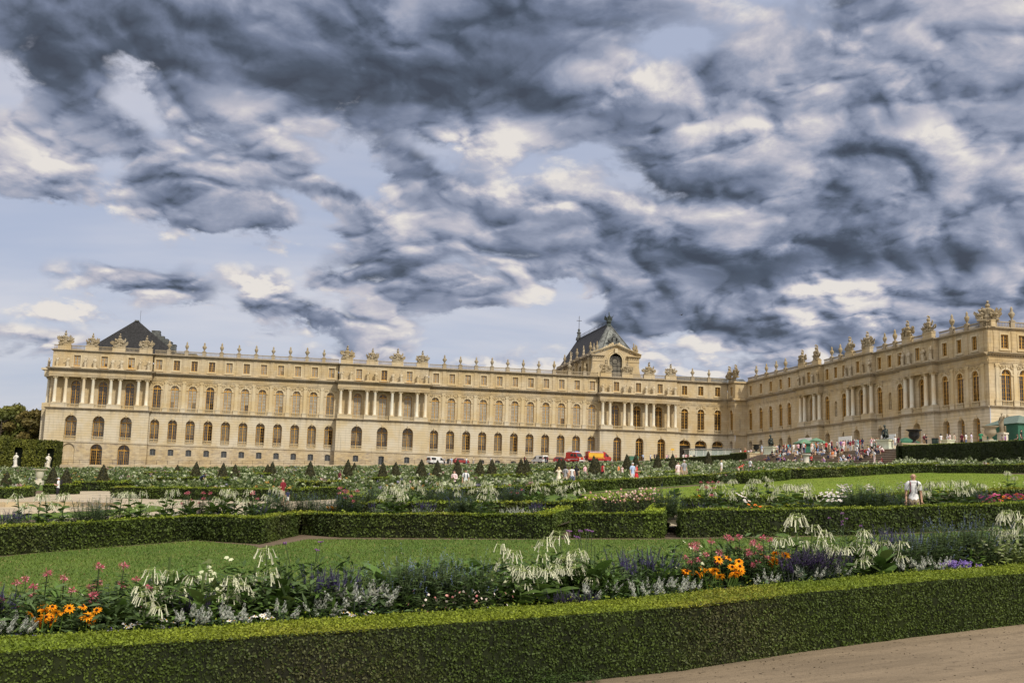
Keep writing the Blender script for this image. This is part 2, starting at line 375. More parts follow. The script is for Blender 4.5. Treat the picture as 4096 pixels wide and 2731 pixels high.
# ---------------------------------------------------------------- palace: shared pieces, built in a wall frame (u along the wall, -y outwards, z up)
NARC = 10
def arch_pts(uc, hw, zsp, rise):
    """points over the opening from left springing to right springing"""
    return [(uc-hw*math.cos(PI*i/NARC), zsp+rise*math.sin(PI*i/NARC)) for i in range(NARC+1)]
def wall_with_holes(mb, u0, u1, z0, z1, o, holes, m=0):
    """flat wall at outward offset o with openings; each hole = (uc, hw, zsill, zspring, rise, depth)"""
    y = -o; cur = u0
    for (uc, hw, zs, zp, rise, dep) in sorted(holes):
        a, b = uc-hw, uc+hw
        if a > cur+1e-4: mb.quad((cur, y, z0), (a, y, z0), (a, y, z1), (cur, y, z1), m)
        if zs > z0+1e-4: mb.quad((a, y, z0), (b, y, z0), (b, y, zs), (a, y, zs), m)
        ap = arch_pts(uc, hw, zp, rise) if rise > 0 else [(a, zp), (b, zp)]
        for i in range(len(ap)-1):
            (p, q), (r, s) = ap[i], ap[i+1]
            mb.quad((p, y, q), (r, y, s), (r, y, z1), (p, y, z1), m)
        yi = y+dep
        mb.quad((a, y, zs), (a, yi, zs), (a, yi, zp), (a, y, zp), m)
        mb.quad((b, yi, zs), (b, y, zs), (b, y, zp), (b, yi, zp), m)
        mb.quad((a, yi, zs), (a, y, zs), (b, y, zs), (b, yi, zs), m)
        for i in range(len(ap)-1):
            (p, q), (r, s) = ap[i], ap[i+1]
            mb.quad((p, y, q), (p, yi, q), (r, yi, s), (r, y, s), m)
        cur = b
    if u1 > cur+1e-4: mb.quad((cur, y, z0), (u1, y, z0), (u1, y, z1), (cur, y, z1), m)
PANES = {}
def window_meshes(hw, h, rise, cols, rows, key, solid_low=0.0):
    """pane (five slots: arch, upper left, upper right, lower left, lower right) and painted frame, base centre at the origin"""
    if key in PANES: return PANES[key]
    p = MB(); zm = h*0.45
    if rise > 0: p.poly([(x, 0, z) for x, z in arch_pts(0, hw, h, rise)][::-1], 0)
    p.quad((-hw, 0, zm), (0, 0, zm), (0, 0, h), (-hw, 0, h), 1); p.quad((0, 0, zm), (hw, 0, zm), (hw, 0, h), (0, 0, h), 2)
    p.quad((-hw, 0, 0), (0, 0, 0), (0, 0, zm), (-hw, 0, zm), 3); p.quad((0, 0, 0), (hw, 0, 0), (hw, 0, zm), (0, 0, zm), 4)
    if rise > 0:                       # arch slot is wound the other way round above, turn it outwards
        n = len(p.v)
    g = MAT['glass_dark']
    pm = p.mesh('pane', [g]*5)
    f = MB(); y0, y1 = -0.07, -0.012
    B = 0.11
    f.box(-hw, -hw+B, y0, y1, 0, h); f.box(hw-B, hw, y0, y1, 0, h)
    f.box(-0.075, 0.075, y0-0.02, y1, 0, h+(rise*0.96 if rise > 0 else 0))
    f.box(-hw+B, hw-B, y0, y1, 0, max(B, solid_low)); f.box(-hw+B, hw-B, y0-0.03, y1, h-0.1, h+0.1 if rise > 0 else h)
    t = 0.032
    for side in (-1, 1):
        for c in range(1, cols):
            xx = side*(0.075+(hw-B-0.075)*c/cols); f.box(xx-t/2, xx+t/2, y0+0.02, y1, 0, h)
        for r in range(1, rows):
            zz = h*r/rows; a, b = (0.075, hw-B) if side > 0 else (-hw+B, -0.075); f.box(a, b, y0+0.02, y1, zz-t/2, zz+t/2)
    if rise > 0:
        ap = arch_pts(0, hw, h, rise); ai = arch_pts(0, hw-B, h, rise-B)
        for i in range(NARC):
            f.quad((ai[i][0], y0, ai[i][1]), (ai[i+1][0], y0, ai[i+1][1]), (ap[i+1][0], y0, ap[i+1][1]), (ap[i][0], y0, ap[i][1]))
            f.quad((ai[i][0], y1, ai[i][1]), (ai[i+1][0], y1, ai[i+1][1]), (ai[i+1][0], y0, ai[i+1][1]), (ai[i][0], y0, ai[i][1]))
        am = arch_pts(0, hw*0.52, h, rise*0.52)
        for i in range(NARC): f.tube([(am[i][0], y0+.03, am[i][1]), (am[i+1][0], y0+.03, am[i+1][1])], t*0.7, 4)
        for k in (2.2, 4, 6, 7.8):
            a = PI*k/NARC; f.tube([(0, y0+.03, h), (-(hw-B)*math.cos(a), y0+.03, h+(rise-B)*math.sin(a))], t*0.7, 4)
    fm = f.mesh('window_frame', [MAT['frame_grey' if key.startswith('cellar') else 'ochre']])
    PANES[key] = (pm, fm); return PANES[key]
GL = {'d': 'glass_dark', 'p': 'glass_pale', 'm': 'glass_mid', 'k': 'black'}
WR = random.Random(17)
def put_window(root, name, key, u, o, z, code):
    if WR.random() < .5 and 'p' in code: code = code.replace('p', 'm', 1) if WR.random() < .6 else code[:-1]+WR.choice('md')
    pm, fm = PANES[key]
    w = link(name, pm, root, (u, -o, z)); setmats(w, [MAT[GL[c]] for c in code])
    link('window_frame', fm, w)
    return w
def balus_mesh(width, h, name, mat, base=True, thick=0.26, gap=0.24, rail=0.16):
    mb = MB(); t = thick/2
    mb.box(-width/2, width/2, -t, t, h-rail, h); mb.box(-width/2, width/2, -t, t, 0, rail*0.9)
    n = max(2, int(width/gap))
    for i in range(n):
        x = -width/2+(i+0.5)*width/n; hh = h-rail*1.9
        mb.lathe([(0.05, 0), (0.085, hh*0.3), (0.045, hh*0.62), (0.06, hh)], 5, (x, 0, rail*0.9), cap=False)
    return mb.mesh(name, [mat])
def cornice_boxes(mb, u0, u1, o, z, steps, ends=(0, 0), m=0):
    """stack of (dz, projection) courses"""
    for dz, pr in steps:
        mb.box(u0-(pr if ends[0] else 0), u1+(pr if ends[1] else 0), -(o+pr), -o+0.02, z, z+dz, m); z += dz
    return z
def dentils(mb, u0, u1, o, z, h=0.2, pr=0.22, gap=0.5):
    n = int((u1-u0)/gap)
    for i in range(n):
        u = u0+(i+0.5)*(u1-u0)/n; mb.box(u-gap*.27, u+gap*.27, -(o+pr), -o, z, z+h)
COLM = {}
def column_meshes():
    if COLM: return COLM
    s = MB(); s.lathe([(0.47, 0), (0.47, 0.10), (0.40, 0.14), (0.44, 0.22), (0.385, 0.30), (0.385, 1.8), (0.33, 5.35), (0.36, 5.4)], 14)
    c = MB(); c.lathe([(0.34, 0), (0.42, 0.12), (0.40, 0.2), (0.46, 0.36)], 12); c.box(-0.5, 0.5, -0.5, 0.5, 0.36, 0.5)
    for sx in (-1, 1):
        for sy in (-1, 1): c.lathe([(0.13, -0.06), (0.13, 0.06)], 8, (sx*0.42, sy*0.42, 0.22))
    pb = MB(); pb.box(-0.52, 0.52, -0.52, 0.52, 0, 0.14)
    COLM['shaft'] = s.mesh('column', [MAT['column']], True); COLM['cap'] = c.mesh('capital', [MAT['trim']]); COLM['base'] = pb.mesh('column_base', [MAT['trim']])
    return COLM
def put_column(root, u, o, z=1.0):
    cm = column_meshes()
    c = link('column', cm['shaft'], root, (u, -o, z+0.14)); link('capital', cm['cap'], c, (0, 0, 5.4)); link('column_base', cm['base'], c, (0, 0, -0.14))
# pilaster, arch moulding, garland
def make_shared():
    S = {}
    p = MB(); p.box(-0.40, 0.40, -0.16, 0.0, 0, 0.25); p.box(-0.35, 0.35, -0.13, 0.0, 0.25, 5.6); p.box(-0.42, 0.42, -0.2, 0, 5.95, 6.15); p.box(-0.38, 0.38, -0.17, 0, 5.6, 5.95)
    for sx in (-1, 1): p.lathe([(0.14, -0.1), (0.14, 0.1)], 7, (sx*0.34, -0.16, 5.85))
    S['pilaster'] = p.mesh('pilaster', [MAT['trim']])
    p = MB(); p.box(-0.55, 0.55, -0.30, 0.0, 0, 0.86); p.box(-0.6, 0.6, -0.36, 0, 0.86, 0.98); p.box(-0.58, 0.58, -0.34, 0, 0.0, 0.12)
    S['pedestal'] = p.mesh('pilaster_pedestal', [MAT['rust']])
    def archm(hw, w, pr, imp=True):
        a = MB(); o1 = arch_pts(0, hw+w, 0, hw+w); i1 = arch_pts(0, hw, 0, hw)
        for i in range(NARC):
            A, B_, C_, D_ = i1[i], i1[i+1], o1[i+1], o1[i]
            a.quad((A[0], -pr, A[1]), (B_[0], -pr, B_[1]), (C_[0], -pr, C_[1]), (D_[0], -pr, D_[1]))
            a.quad((D_[0], -pr, D_[1]), (C_[0], -pr, C_[1]), (C_[0], 0, C_[1]), (D_[0], 0, D_[1]))
            a.quad((B_[0], -pr, B_[1]), (A[0], -pr, A[1]), (A[0], 0, A[1]), (B_[0], 0, B_[1]))
        a.box(-0.2, 0.2, -pr-0.12, 0, hw-0.1, hw+w+0.22, 0, 0.05)
        if imp:
            for sx in (-1, 1):
                x0, x1 = (hw, hw+0.42) if sx > 0 else (-hw-0.42, -hw); a.box(x0, x1, -pr-0.04, 0, -0.18, -0.0)
        return a
    S['arch_moulding'] = archm(0.93, 0.26, 0.10).mesh('arch_moulding', [MAT['trim']])
    S['keystone'] = None
    R = random.Random(3)
    def garland(v):
        g = MB()
        for i in range(34):
            t = R.uniform(-1, 1); x = t*1.35; z = 1.28+0.36*math.sqrt(max(0, 1-(abs(t)-0.0)**2))*0.5+R.uniform(-.28, .2)-abs(t)*0.16
            if x*x+(z)**2 < 1.22**2: z = math.sqrt(max(0.1, 1.26**2-x*x))
            g.blob((x, -0.1, z), R.uniform(.06, .13), 0, 5, 3, (1.2, .8, 1), .2, R)
        for i in range(12): g.blob((R.uniform(-.16, .16), -0.17, 1.2+R.uniform(-.16, .26)), R.uniform(.07, .12), 0, 5, 3, (1, .9, 1.1), .2, R)
        return g.mesh('garland_relief', [MAT['relief']])
    S['garland'] = [garland(i) for i in range(3)]
    k = MB(); k.box(-0.17, 0.17, -0.14, 0, -0.05, 0.62, 0, -0.05); k.blob((0, -.17, 0.34), 0.17, 0, 7, 5, (1, .8, 1.3))
    S['keystone'] = k.mesh('keystone', [MAT['trim']])
    f = MB()           # stone surround of an attic window
    f.box(-0.98, 0.98, -0.09, 0, 2.34, 2.58); f.box(-0.98, -0.72, -0.09, 0, -0.2, 2.34); f.box(0.72, 0.98, -0.09, 0, -0.2, 2.34); f.box(-1.08, 1.08, -0.16, 0, -0.42, -0.2)
    S['attic_surround'] = f.mesh('attic_surround', [MAT['trim']])
    f = MB(); f.box(-0.42, 0.42, -0.10, 0, 0, 3.75); f.box(-0.46, 0.46, -0.14, 0, 0, 0.45); f.box(-0.3, 0.3, -0.135, 0, 0.7, 3.4)
    S['attic_pilaster'] = f.mesh('attic_pilaster', [MAT['wall']])
    f = MB(); f.box(-0.42, 0.42, -0.30, 0.30, 0, 1.05); f.box(-0.48, 0.48, -0.36, 0.36, 1.05, 1.2); f.box(-0.46, 0.46, -.34, .34, 0, .14)
    S['balustrade_pedestal'] = f.mesh('balustrade_pedestal', [MAT['ledge']])
    f = MB(); f.box(-1.45, 1.45, -0.40, 0.40, 0, 1.0); f.box(-1.5, 1.5, -0.46, 0.46, 1.0, 1.14); f.box(-1.48, 1.48, -.44, .44, 0, .16)
    S['wide_pedestal'] = f.mesh('trophy_pedestal', [MAT['wall']])
    S['balcony'] = balus_mesh(1.9, 0.9, 'balcony_balustrade', MAT['trim'], gap=0.235, thick=0.22, rail=0.13)
    S['balcony_wide'] = balus_mesh(2.6, 0.9, 'balcony_balustrade', MAT['trim'], gap=0.235, thick=0.22, rail=0.13)
    return S
SH = make_shared()
window_meshes(0.93, 5.27, 0.93, 2, 7, 'main')          # french window from the balcony floor, arched head
window_meshes(0.95, 4.28, 0.95, 2, 6, 'ground')
window_meshes(1.28, 4.08, 1.28, 3, 6, 'ground_wide')
window_meshes(0.95, 5.2-0.1, 0.95, 2, 7, 'door')
window_meshes(0.72, 2.3, 0, 2, 4, 'attic')
window_meshes(0.72, 3.0, 0, 2, 4, 'attic_tall', 0.75)
window_meshes(0.62, 1.28, 0.22, 2, 3, 'cellar')
window_meshes(1.55, 0.1, 1.2, 2, 1, 'fan')
window_meshes(0.62, 1.28+0.9, 0.22, 2, 4, 'cellar_tall')
BAL_CACHE = {}
def roof_balustrade(root, a, b, o, z=13.42):
    wd = round(b-a, 2)
    if wd < 0.4: return
    if wd not in BAL_CACHE: BAL_CACHE[wd] = balus_mesh(wd, 1.02, 'roof_balustrade', MAT['ledge'], gap=0.27)
    link('roof_balustrade', BAL_CACHE[wd], root, ((a+b)/2, -o, z))

class Facade:
    """one palace front; root sits at its base, children in the wall frame"""
    def __init__(s, root): s.root = root; s.peds = []; s.trophies = []; s.urns = []; s.statues = []
    def part(s, name, mb, mats): return mb.build(name, mats, s.root)
    # a run of plain bays with pilasters between them
    def bays(s, u0, u1, us, zb, main, ground, attic, cellar=None, o=0.0, pil=True, gsill=-6.35, gw=0.95, gkind='ground', niches=(), ends=(0, 0), urns=True, endpil=(False, False), garl=True, base_z=None):
        R = s.root; zb_in = zb
        hm = [(u, 0.93, 0.0, 5.32, 0.93, 0.36) for u in us if u not in niches]+[(u, 0.55, 1.5, 4.3, 0.55, 0.45) for u in niches]
        mb = MB(); wall_with_holes(mb, u0, u1, 0.0, 7.35, o, hm)
        for u in niches: mb.poly([(x, -(o-.44), z) for x, z in arch_pts(u, .55, 4.3, .55)]+[(u+.55, -(o-.44), 1.5), (u-.55, -(o-.44), 1.5)][:2])
        s.part('main_wall', mb, MAT['wall'])
        # ground storey
        gk = []
        for u in us:
            if u in niches: continue
            if gkind == 'fan': gk.append((u, 1.6, zb, -3.05, 1.25, 1.0))
            elif gkind == 'door': gk.append((u, 1.0, -7.9, -2.75, 1.0, 0.95))
            else: gk.append((u, 1.02, -7.1, -2.8, 1.02, 0.85))
        mb = MB(); z0 = -7.7 if gkind == 'ground' else zb
        wall_with_holes(mb, u0, u1, z0, -0.4, o+0.06, gk); s.part('ground_storey_wall', mb, MAT['rust'])
        if gkind == 'ground':
            mb = MB(); ck = []
            for i, u in enumerate(us):
                if cellar and cellar[i] != '.': ck.append((u, 0.64, -10.15, -8.87, 0.22, 0.4))
            wall_with_holes(mb, u0, u1, zb, -7.7, o+0.14, ck); s.part('basement_wall', mb, MAT['base'])
            mb = MB(); mb.box(u0, u1, -(o+0.24), -o+0.02, -7.86, -7.68); s.part('plinth_course', mb, MAT['ledge'])
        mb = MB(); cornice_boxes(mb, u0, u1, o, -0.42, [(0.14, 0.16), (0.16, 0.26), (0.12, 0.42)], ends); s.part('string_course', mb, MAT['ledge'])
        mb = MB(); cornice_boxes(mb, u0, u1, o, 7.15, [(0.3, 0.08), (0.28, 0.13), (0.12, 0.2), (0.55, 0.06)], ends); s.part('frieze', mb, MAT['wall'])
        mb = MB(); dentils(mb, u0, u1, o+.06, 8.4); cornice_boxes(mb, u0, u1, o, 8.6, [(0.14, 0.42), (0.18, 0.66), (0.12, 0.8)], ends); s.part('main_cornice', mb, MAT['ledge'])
        ha = [(u, 0.72, 9.83, 12.13, 0, 0.35) for u in us]
        mb = MB(); wall_with_holes(mb, u0, u1, 9.04, 12.95, o-0.1, ha); s.part('attic_wall', mb, MAT['wall'])
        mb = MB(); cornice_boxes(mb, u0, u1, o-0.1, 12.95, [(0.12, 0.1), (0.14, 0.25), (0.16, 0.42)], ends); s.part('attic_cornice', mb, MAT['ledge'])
        for i, u in enumerate(us):
            link('attic_surround', SH['attic_surround'], R, (u, -(o-0.1), 9.83))
            put_window(R, 'attic_window', 'attic', u, o-0.1-0.3, 9.83, attic[i]*5)
            if u in niches:
                continue
            put_window(R, 'arched_window', 'main', u, o-0.3, 0.05, main[i])
            link('arch_moulding', SH['arch_moulding'], R, (u, -o, 5.32))
            if garl: link('garland_relief', SH['garland'][i % 3], R, (u, -o, 5.32))
            link('balcony_balustrade', SH['balcony'], R, (u, -(o+0.12), 0.04))
            link('keystone', SH['keystone'], R, (u, -(o+0.06), -1.95 if gkind != 'fan' else -1.92))
            if gkind == 'ground':
                put_window(R, 'ground_window', 'ground', u, o+0.06-0.78, -7.08, ground[i]); link('balcony_balustrade', SH['balcony'], R, (u, -(o+0.06), -7.25))
                if cellar and cellar[i] != '.': put_window(R, 'basement_window', 'cellar', u, o+0.14-0.36, -10.15, cellar[i]*5)
            elif gkind == 'door':
                put_window(R, 'ground_window', 'door', u, o+0.06-0.88, -2.75-5.1, ground[i])
            else:
                put_window(R, 'fan_window', 'fan', u, o+0.06-0.9, -3.15, ground[i])
                mb = MB(); zt = -3.2; yb = -(o+0.06-0.93); mb.quad((u-1.6, yb, zb), (u+1.6, yb, zb), (u+1.6, yb, zt), (u-1.6, yb, zt)); s.part('doorway', mb, MAT['black'] if ground[i][3] == 'k' else MAT['glass_dark'])
        if pil:
            mids = [(us[i]+us[i+1])/2 for i in range(len(us)-1)]
            if endpil[0]: mids = [us[0]-(mids[0]-us[0])]+mids
            if endpil[1]: mids = mids+[us[-1]+(us[-1]-mids[-1])]
            for u in mids:
                link('pilaster', SH['pilaster'], R, (u, -o, 1.0)); link('pilaster_pedestal', SH['pedestal'], R, (u, -o, 0.0)); link('attic_pilaster', SH['attic_pilaster'], R, (u, -(o-0.1), 9.05))
            ped = mids
        else:
            ped = [(us[i]+us[i+1])/2 for i in range(len(us)-1)]
        oo = o-0.28
        for u in ped: link('balustrade_pedestal', SH['balustrade_pedestal'], R, (u, -oo, 13.38))
        if urns: s.urns += [(u, oo, 14.58) for u in ped]
        e = [u0]+[v for u in ped for v in (u-0.43, u+0.43)]+[u1]
        for a, b in zip(e[0::2], e[1::2]): roof_balustrade(R, a, b, oo)
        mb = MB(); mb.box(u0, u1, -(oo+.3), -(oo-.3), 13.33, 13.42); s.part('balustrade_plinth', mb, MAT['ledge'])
    # a columned projection: pairs of columns, statues above, trophies on the roof line
    def pavilion(s, u0, u1, pairs, us, zb, main, ground, attic, cellar=None, proj=2.3, gkind='ground', tall=True, statues=True, trophies=None, cs=1.05, open_cellar=()):
        R = s.root; o = proj
        gk = []
        for u in us:
            if gkind == 'door': gk.append((u, 1.05, -8.1, -2.95, 1.05, 0.9))
            elif gkind == 'niche': gk.append((u, 1.25, zb, -3.1, 1.25, 1.1))
            else: gk.append((u, 1.3, -7.1, -3.0, 1.3, 1.45))
        mb = MB(); z0 = -7.7 if gkind == 'ground' else zb
        wall_with_holes(mb, u0, u1, z0, -0.4, o, gk)
        for ue in (u0, u1): mb.quad((ue, -o, z0), (ue, 0.3, z0), (ue, 0.3, -0.4), (ue, -o, -0.4)) if ue == u1 else mb.quad((ue, 0.3, z0), (ue, -o, z0), (ue, -o, -0.4), (ue, 0.3, -0.4))
        s.part('ground_storey_wall', mb, MAT['rust'])
        if gkind == 'ground':
            mb = MB(); ck = []
            for i, u in enumerate(us):
                c = cellar[i]
                if c == 'A': ck.append((u, 1.3, zb, -9.35, 1.3, 1.0))
                elif c == 'B': ck.append((u, 1.3, zb, -9.35, 1.3, 0.35))
                elif c == 'T': ck.append((u, 0.66, -11.0, -8.85, 0.22, 0.4))
                elif c != '.': ck.append((u, 0.64, -10.15, -8.87, 0.22, 0.4))
            wall_with_holes(mb, u0-.08, u1+.08, zb, -7.7, o+0.08, ck)
            mb.quad((u1+.08, -o-.08, zb), (u1+.08, 0.3, zb), (u1+.08, 0.3, -7.7), (u1+.08, -o-.08, -7.7)); mb.quad((u0-.08, 0.3, zb), (u0-.08, -o-.08, zb), (u0-.08, -o-.08, -7.7), (u0-.08, 0.3, -7.7))
            s.part('basement_wall', mb, MAT['base'])
            mb = MB(); mb.box(u0-.16, u1+.16, -(o+0.18), 0.0, -7.86, -7.68); s.part('plinth_course', mb, MAT['ledge'])
        mb = MB(); z = -0.42
        for dz, pr in [(0.14, 0.16), (0.16, 0.26), (0.12, 0.42)]:
            mb.box(u0-pr, u1+pr, -(o+pr), 0.05, z, z+dz); z += dz
        s.part('string_course', mb, MAT['ledge'])
        mb = MB(); wall_with_holes(mb, u0, u1, 0.0, 7.2, 0.0, [(u, 0.98, 0.0, 5.45, 0.98, 0.5) for u in us])
        s.part('main_wall', mb, MAT['wall'])
        for a, b in pairs:
            mb = MB(); mb.box(a-0.62, b+0.62, -(o-0.02), -0.02, 0.0, 0.9); mb.box(a-0.68, b+0.68, -(o+0.04), -0.02, 0.9, 1.0); s.part('column_pedestal', mb, MAT['rust'])
            for u in (a, b): put_column(R, u, o-0.62)
        # entablature slab on the columns
        mb = MB(); z = 7.05
        for dz, pr in [(0.3, 0.0), (0.28, 0.05), (0.12, 0.12), (0.6, 0.0)]: mb.box(u0-pr, u1+pr, -(o+pr), 0.0, z, z+dz); z += dz
        s.part('frieze', mb, MAT['wall'])
        mb = MB(); dentils(mb, u0-.1, u1+.1, o, 8.38)
        for uu, sg in ((u0, -1), (u1, 1)):
            for k in range(int(o/0.5)): y = -(k+.5)*.5; mb.box(min(uu, uu+sg*.22), max(uu, uu+sg*.22), y-.13, y+.13, 8.38, 8.58)
        z = 8.35
        mb.box(u0, u1, -o, 0, 8.35, 8.58)
        for dz, pr in [(0.14, 0.36), (0.18, 0.6), (0.12, 0.74)]: mb.box(u0-pr, u1+pr, -(o+pr), 0.1, z+.23, z+.23+dz); z += dz
        s.part('main_cornice', mb, MAT['ledge'])
        ao = min(0.9, proj*0.55); za = 9.06
        hz = 9.13 if tall else 9.83
        ha = [(u, 0.72, hz, 12.13, 0, 0.35) for u in us]
        mb = MB(); wall_with_holes(mb, u0+.25, u1-.25, za-.04, 12.95, ao, ha)
        mb.quad((u1-.25, -ao, za), (u1-.25, .3, za), (u1-.25, .3, 12.95), (u1-.25, -ao, 12.95)); mb.quad((u0+.25, .3, za), (u0+.25, -ao, za), (u0+.25, -ao, 12.95), (u0+.25, .3, 12.95))
        s.part('attic_wall', mb, MAT['wall'])
        mb = MB(); z = 12.95
        for dz, pr in [(0.12, 0.1), (0.14, 0.25), (0.16, 0.42)]: mb.box(u0+.25-pr, u1-.25+pr, -(ao+pr), .2, z, z+dz); z += dz
        s.part('attic_cornice', mb, MAT['ledge'])
        for i, u in enumerate(us):
            link('attic_surround', SH['attic_surround'], R, (u, -ao, 9.83))
            put_window(R, 'attic_window', 'attic_tall' if tall else 'attic', u, ao-0.3, hz, attic[i] if len(attic[i]) == 5 else attic[i]*5)
            w = put_window(R, 'arched_window', 'main', u, -0.44, 0.02, main[i]); w.scale = (1.05, 1, 1.03)
            link('arch_moulding', SH['arch_moulding'], R, (u, 0, 5.45)).scale = (1.05, 1, 1.05)
            link('balcony_balustrade', SH['balcony_wide'], R, (u, -(o-0.2), 0.04))
            link('keystone', SH['keystone'], R, (u, -o, -1.78))
            if gkind == 'ground':
                put_window(R, 'ground_window', 'ground_wide', u, o-1.4, -7.08, ground[i])
                link('balcony_balustrade', SH['balcony_wide'], R, (u, -o, -7.25))
                c = cellar[i]
                if c == 'A': put_window(R, 'basement_window', 'ground_wide', u, o-0.9, -9.35-4.08, 'ddddd')
                elif c == 'B':
                    mb = MB(); ap = arch_pts(u, 1.3, -9.35, 1.3); mb.poly([(x, -(o-.26), z) for x, z in ap]+[(u+1.3, -(o-.26), zb), (u-1.3, -(o-.26), zb)]); s.part('blind_arch', mb, MAT['wall'])
                elif c == 'T': put_window(R, 'basement_window', 'cellar_tall', u, o-0.3, -11.0, 'ddkdk')
                elif c != '.': put_window(R, 'basement_window', 'cellar', u, o-0.3, -10.15, c*5)
            elif gkind == 'door':
                w = put_window(R, 'ground_window', 'door', u, o-0.85, -2.95-5.1, ground[i]); w.scale = (1.1, 1, 1.0)
            else:
                mb = MB(); ap = arch_pts(u, 1.25, -3.1, 1.25); mb.poly([(x, -(o-1.05), z) for x, z in ap]+[(u+1.25, -(o-1.05), zb), (u-1.25, -(o-1.05), zb)]); s.part('doorway', mb, MAT['relief'])
        oo = ao-0.2
        cs_ = [(a+b)/2 for a, b in pairs]
        for c in cs_:
            link('trophy_pedestal', SH['wide_pedestal'], R, (c, -oo, 13.36))
            s.trophies.append((c, oo, 14.50))
        e = [u0+.25]+[v for c in cs_ for v in (c-1.56, c+1.56)]+[u1-.25]
        for a, b in zip(e[0::2], e[1::2]): roof_balustrade(R, a, b, oo)
        mb = MB(); mb.box(u0+.25, u1-.25, -(oo+.3), -(oo-.3), 13.33, 13.42); s.part('balustrade_plinth', mb, MAT['ledge'])
        for a, b in pairs:
            mb = MB(); mb.box(a-.7, b+.7, -(o+.1), -ao, 9.04, 9.34); s.part('statue_plinth', mb, MAT['trim'])
            s.statues += [(a, (o-.35+ao)/2+.25, 9.34), (b, (o-.35+ao)/2+.25, 9.34)]
    def done(s, th):
        """world positions of what stands on this front"""
        M = s.root.matrix_world if False else Matrix.Translation(s.root.location) @ Matrix.Rotation(s.root.rotation_euler.z, 4, 'Z')
        f = lambda L: [tuple(M @ Vector((u, -o, z))) for u, o, z in L]
        return f(s.urns), f(s.trophies), f(s.statues)

# ---------------------------------------------------------------- the long wing
wing = empty('palace_wing', (0, 0, 0))
tag(wing, 'long pale stone palace wing with arched windows and columned projections', 'palace')
FW_ = Facade(wing)
ZB = -14.2
FW_.pavilion(-23.5, -1.15, [(-22.06, -19.8), (-15.96, -13.93), (-10.03, -8.03), (-3.98, -2.07)], [-17.95, -12.0, -6.05], ZB,
             ['ddddd']*3, ['pmmdd', 'pmmdd', 'pmmdd'], ['p', 'p', 'pppkp'], 'BAA')
FW_.bays(-1.15, 41.6, [4*i for i in range(11)], ZB,
         ['ddddd', 'pppmp', 'ppppp', 'dddmk', 'ppppp', 'ppppp', 'ppppp', 'ppppp', 'ppppp', 'ppppp', 'mmmmm'],
         ['mmmdd', 'ddddd', 'mmmdd', 'mdkdk', 'mmmmm', 'mmmmm', 'mmkmk', 'mmmdd', 'mmmmm', 'mmmmm', 'mmkmk'],
         ['p', 'd', 'd', 'd', 'p', 'm', 'p', 'p', 'p', 'p', 'p'], 'ddddddddddd')
FW_.pavilion(41.6, 63.75, [(42.41, 44.62), (48.66, 50.61), (54.75, 56.75), (60.81, 62.89)], [46.55, 52.65, 58.8], -12.6,
             ['ppppp', 'dpppp', 'ppppp'], ['mmmdd', 'mmmdd', 'mmmmm'], ['p', 'ddddd', 'p'], 'dTd')
FW_.bays(63.75, 107.0, [65.48+4*i for i in range(11)], -12.0, ['ppppp']*11,
         ['mmmdd', 'mmmdd', 'mmkpk', 'mmmdd', 'mmmmm', 'mmkmk', 'mmmdd', 'mmmdd', 'mmmmm', 'mmmmm', 'mmmdd'], ['p']*11, 'ddddddd....')
FW_.pavilion(107.0, 128.1, [(107.85, 109.75), (113.53, 115.45), (119.34, 121.31), (125.24, 127.15)], [111.6, 117.45, 123.25], -9.3,
             ['ddddd']*3, ['ddddd']*3, ['m', 'm', 'm'], gkind='door', tall=False)
FW_.bays(128.1, 142.1, [130.3, 134.75, 139.4], -9.3, ['ddddd']*3, ['ddddk', 'ddddd', 'ddddd'], ['d', 'd', 'd'], pil=False, gkind='fan', garl=True)
# north end return, roof deck and back
mb = MB()
mb.quad((-23.5, 18, ZB), (-23.5, -2.3, ZB), (-23.5, -2.3, 0), (-23.5, 18, 0)); mb.quad((-23.4, 18, 0), (-23.4, 0, 0), (-23.4, 0, 13), (-23.4, 18, 13))
mb.quad((-23.4, 18, ZB), (150, 18, ZB), (150, 18, 13), (-23.4, 18, 13))
FW_.part('end_wall', mb, MAT['wall'])
for yy in (2.2, 4.3): put_column(wing, -24.3, -yy)
mb = MB(); mb.box(-25.0, -23.4, 0.1, 9.0, 7.05, 8.6); mb.box(-25.7, -23.4, -0.1, 9.4, 8.58, 9.02); FW_.part('end_entablature', mb, MAT['trim'])
mb = MB(); mb.box(-25.0, -23.4, 0.1, 9.0, -0.42, 1.0); mb.box(-24.9, -23.5, 0.1, 9.0, ZB, -0.4); FW_.part('end_projection', mb, MAT['rust'])
mb = MB(); mb.quad((-23.4, -0.5, 13.25), (150, -0.5, 13.25), (150, 18, 13.3), (-23.4, 18, 13.3)); FW_.part('roof_deck', mb, MAT['lead'])
# low lead roof behind the balustrade near the inner corner
mb = MB(); mb.add([(127.5, 3, 13.3), (150, 3, 13.3), (150, 15, 13.3), (127.5, 15, 13.3), (131, 8, 15.6), (150, 8, 15.6)], [(0, 1, 5, 4), (2, 3, 4, 5), (3, 0, 4)]); FW_.part('roof', mb, MAT['lead'])

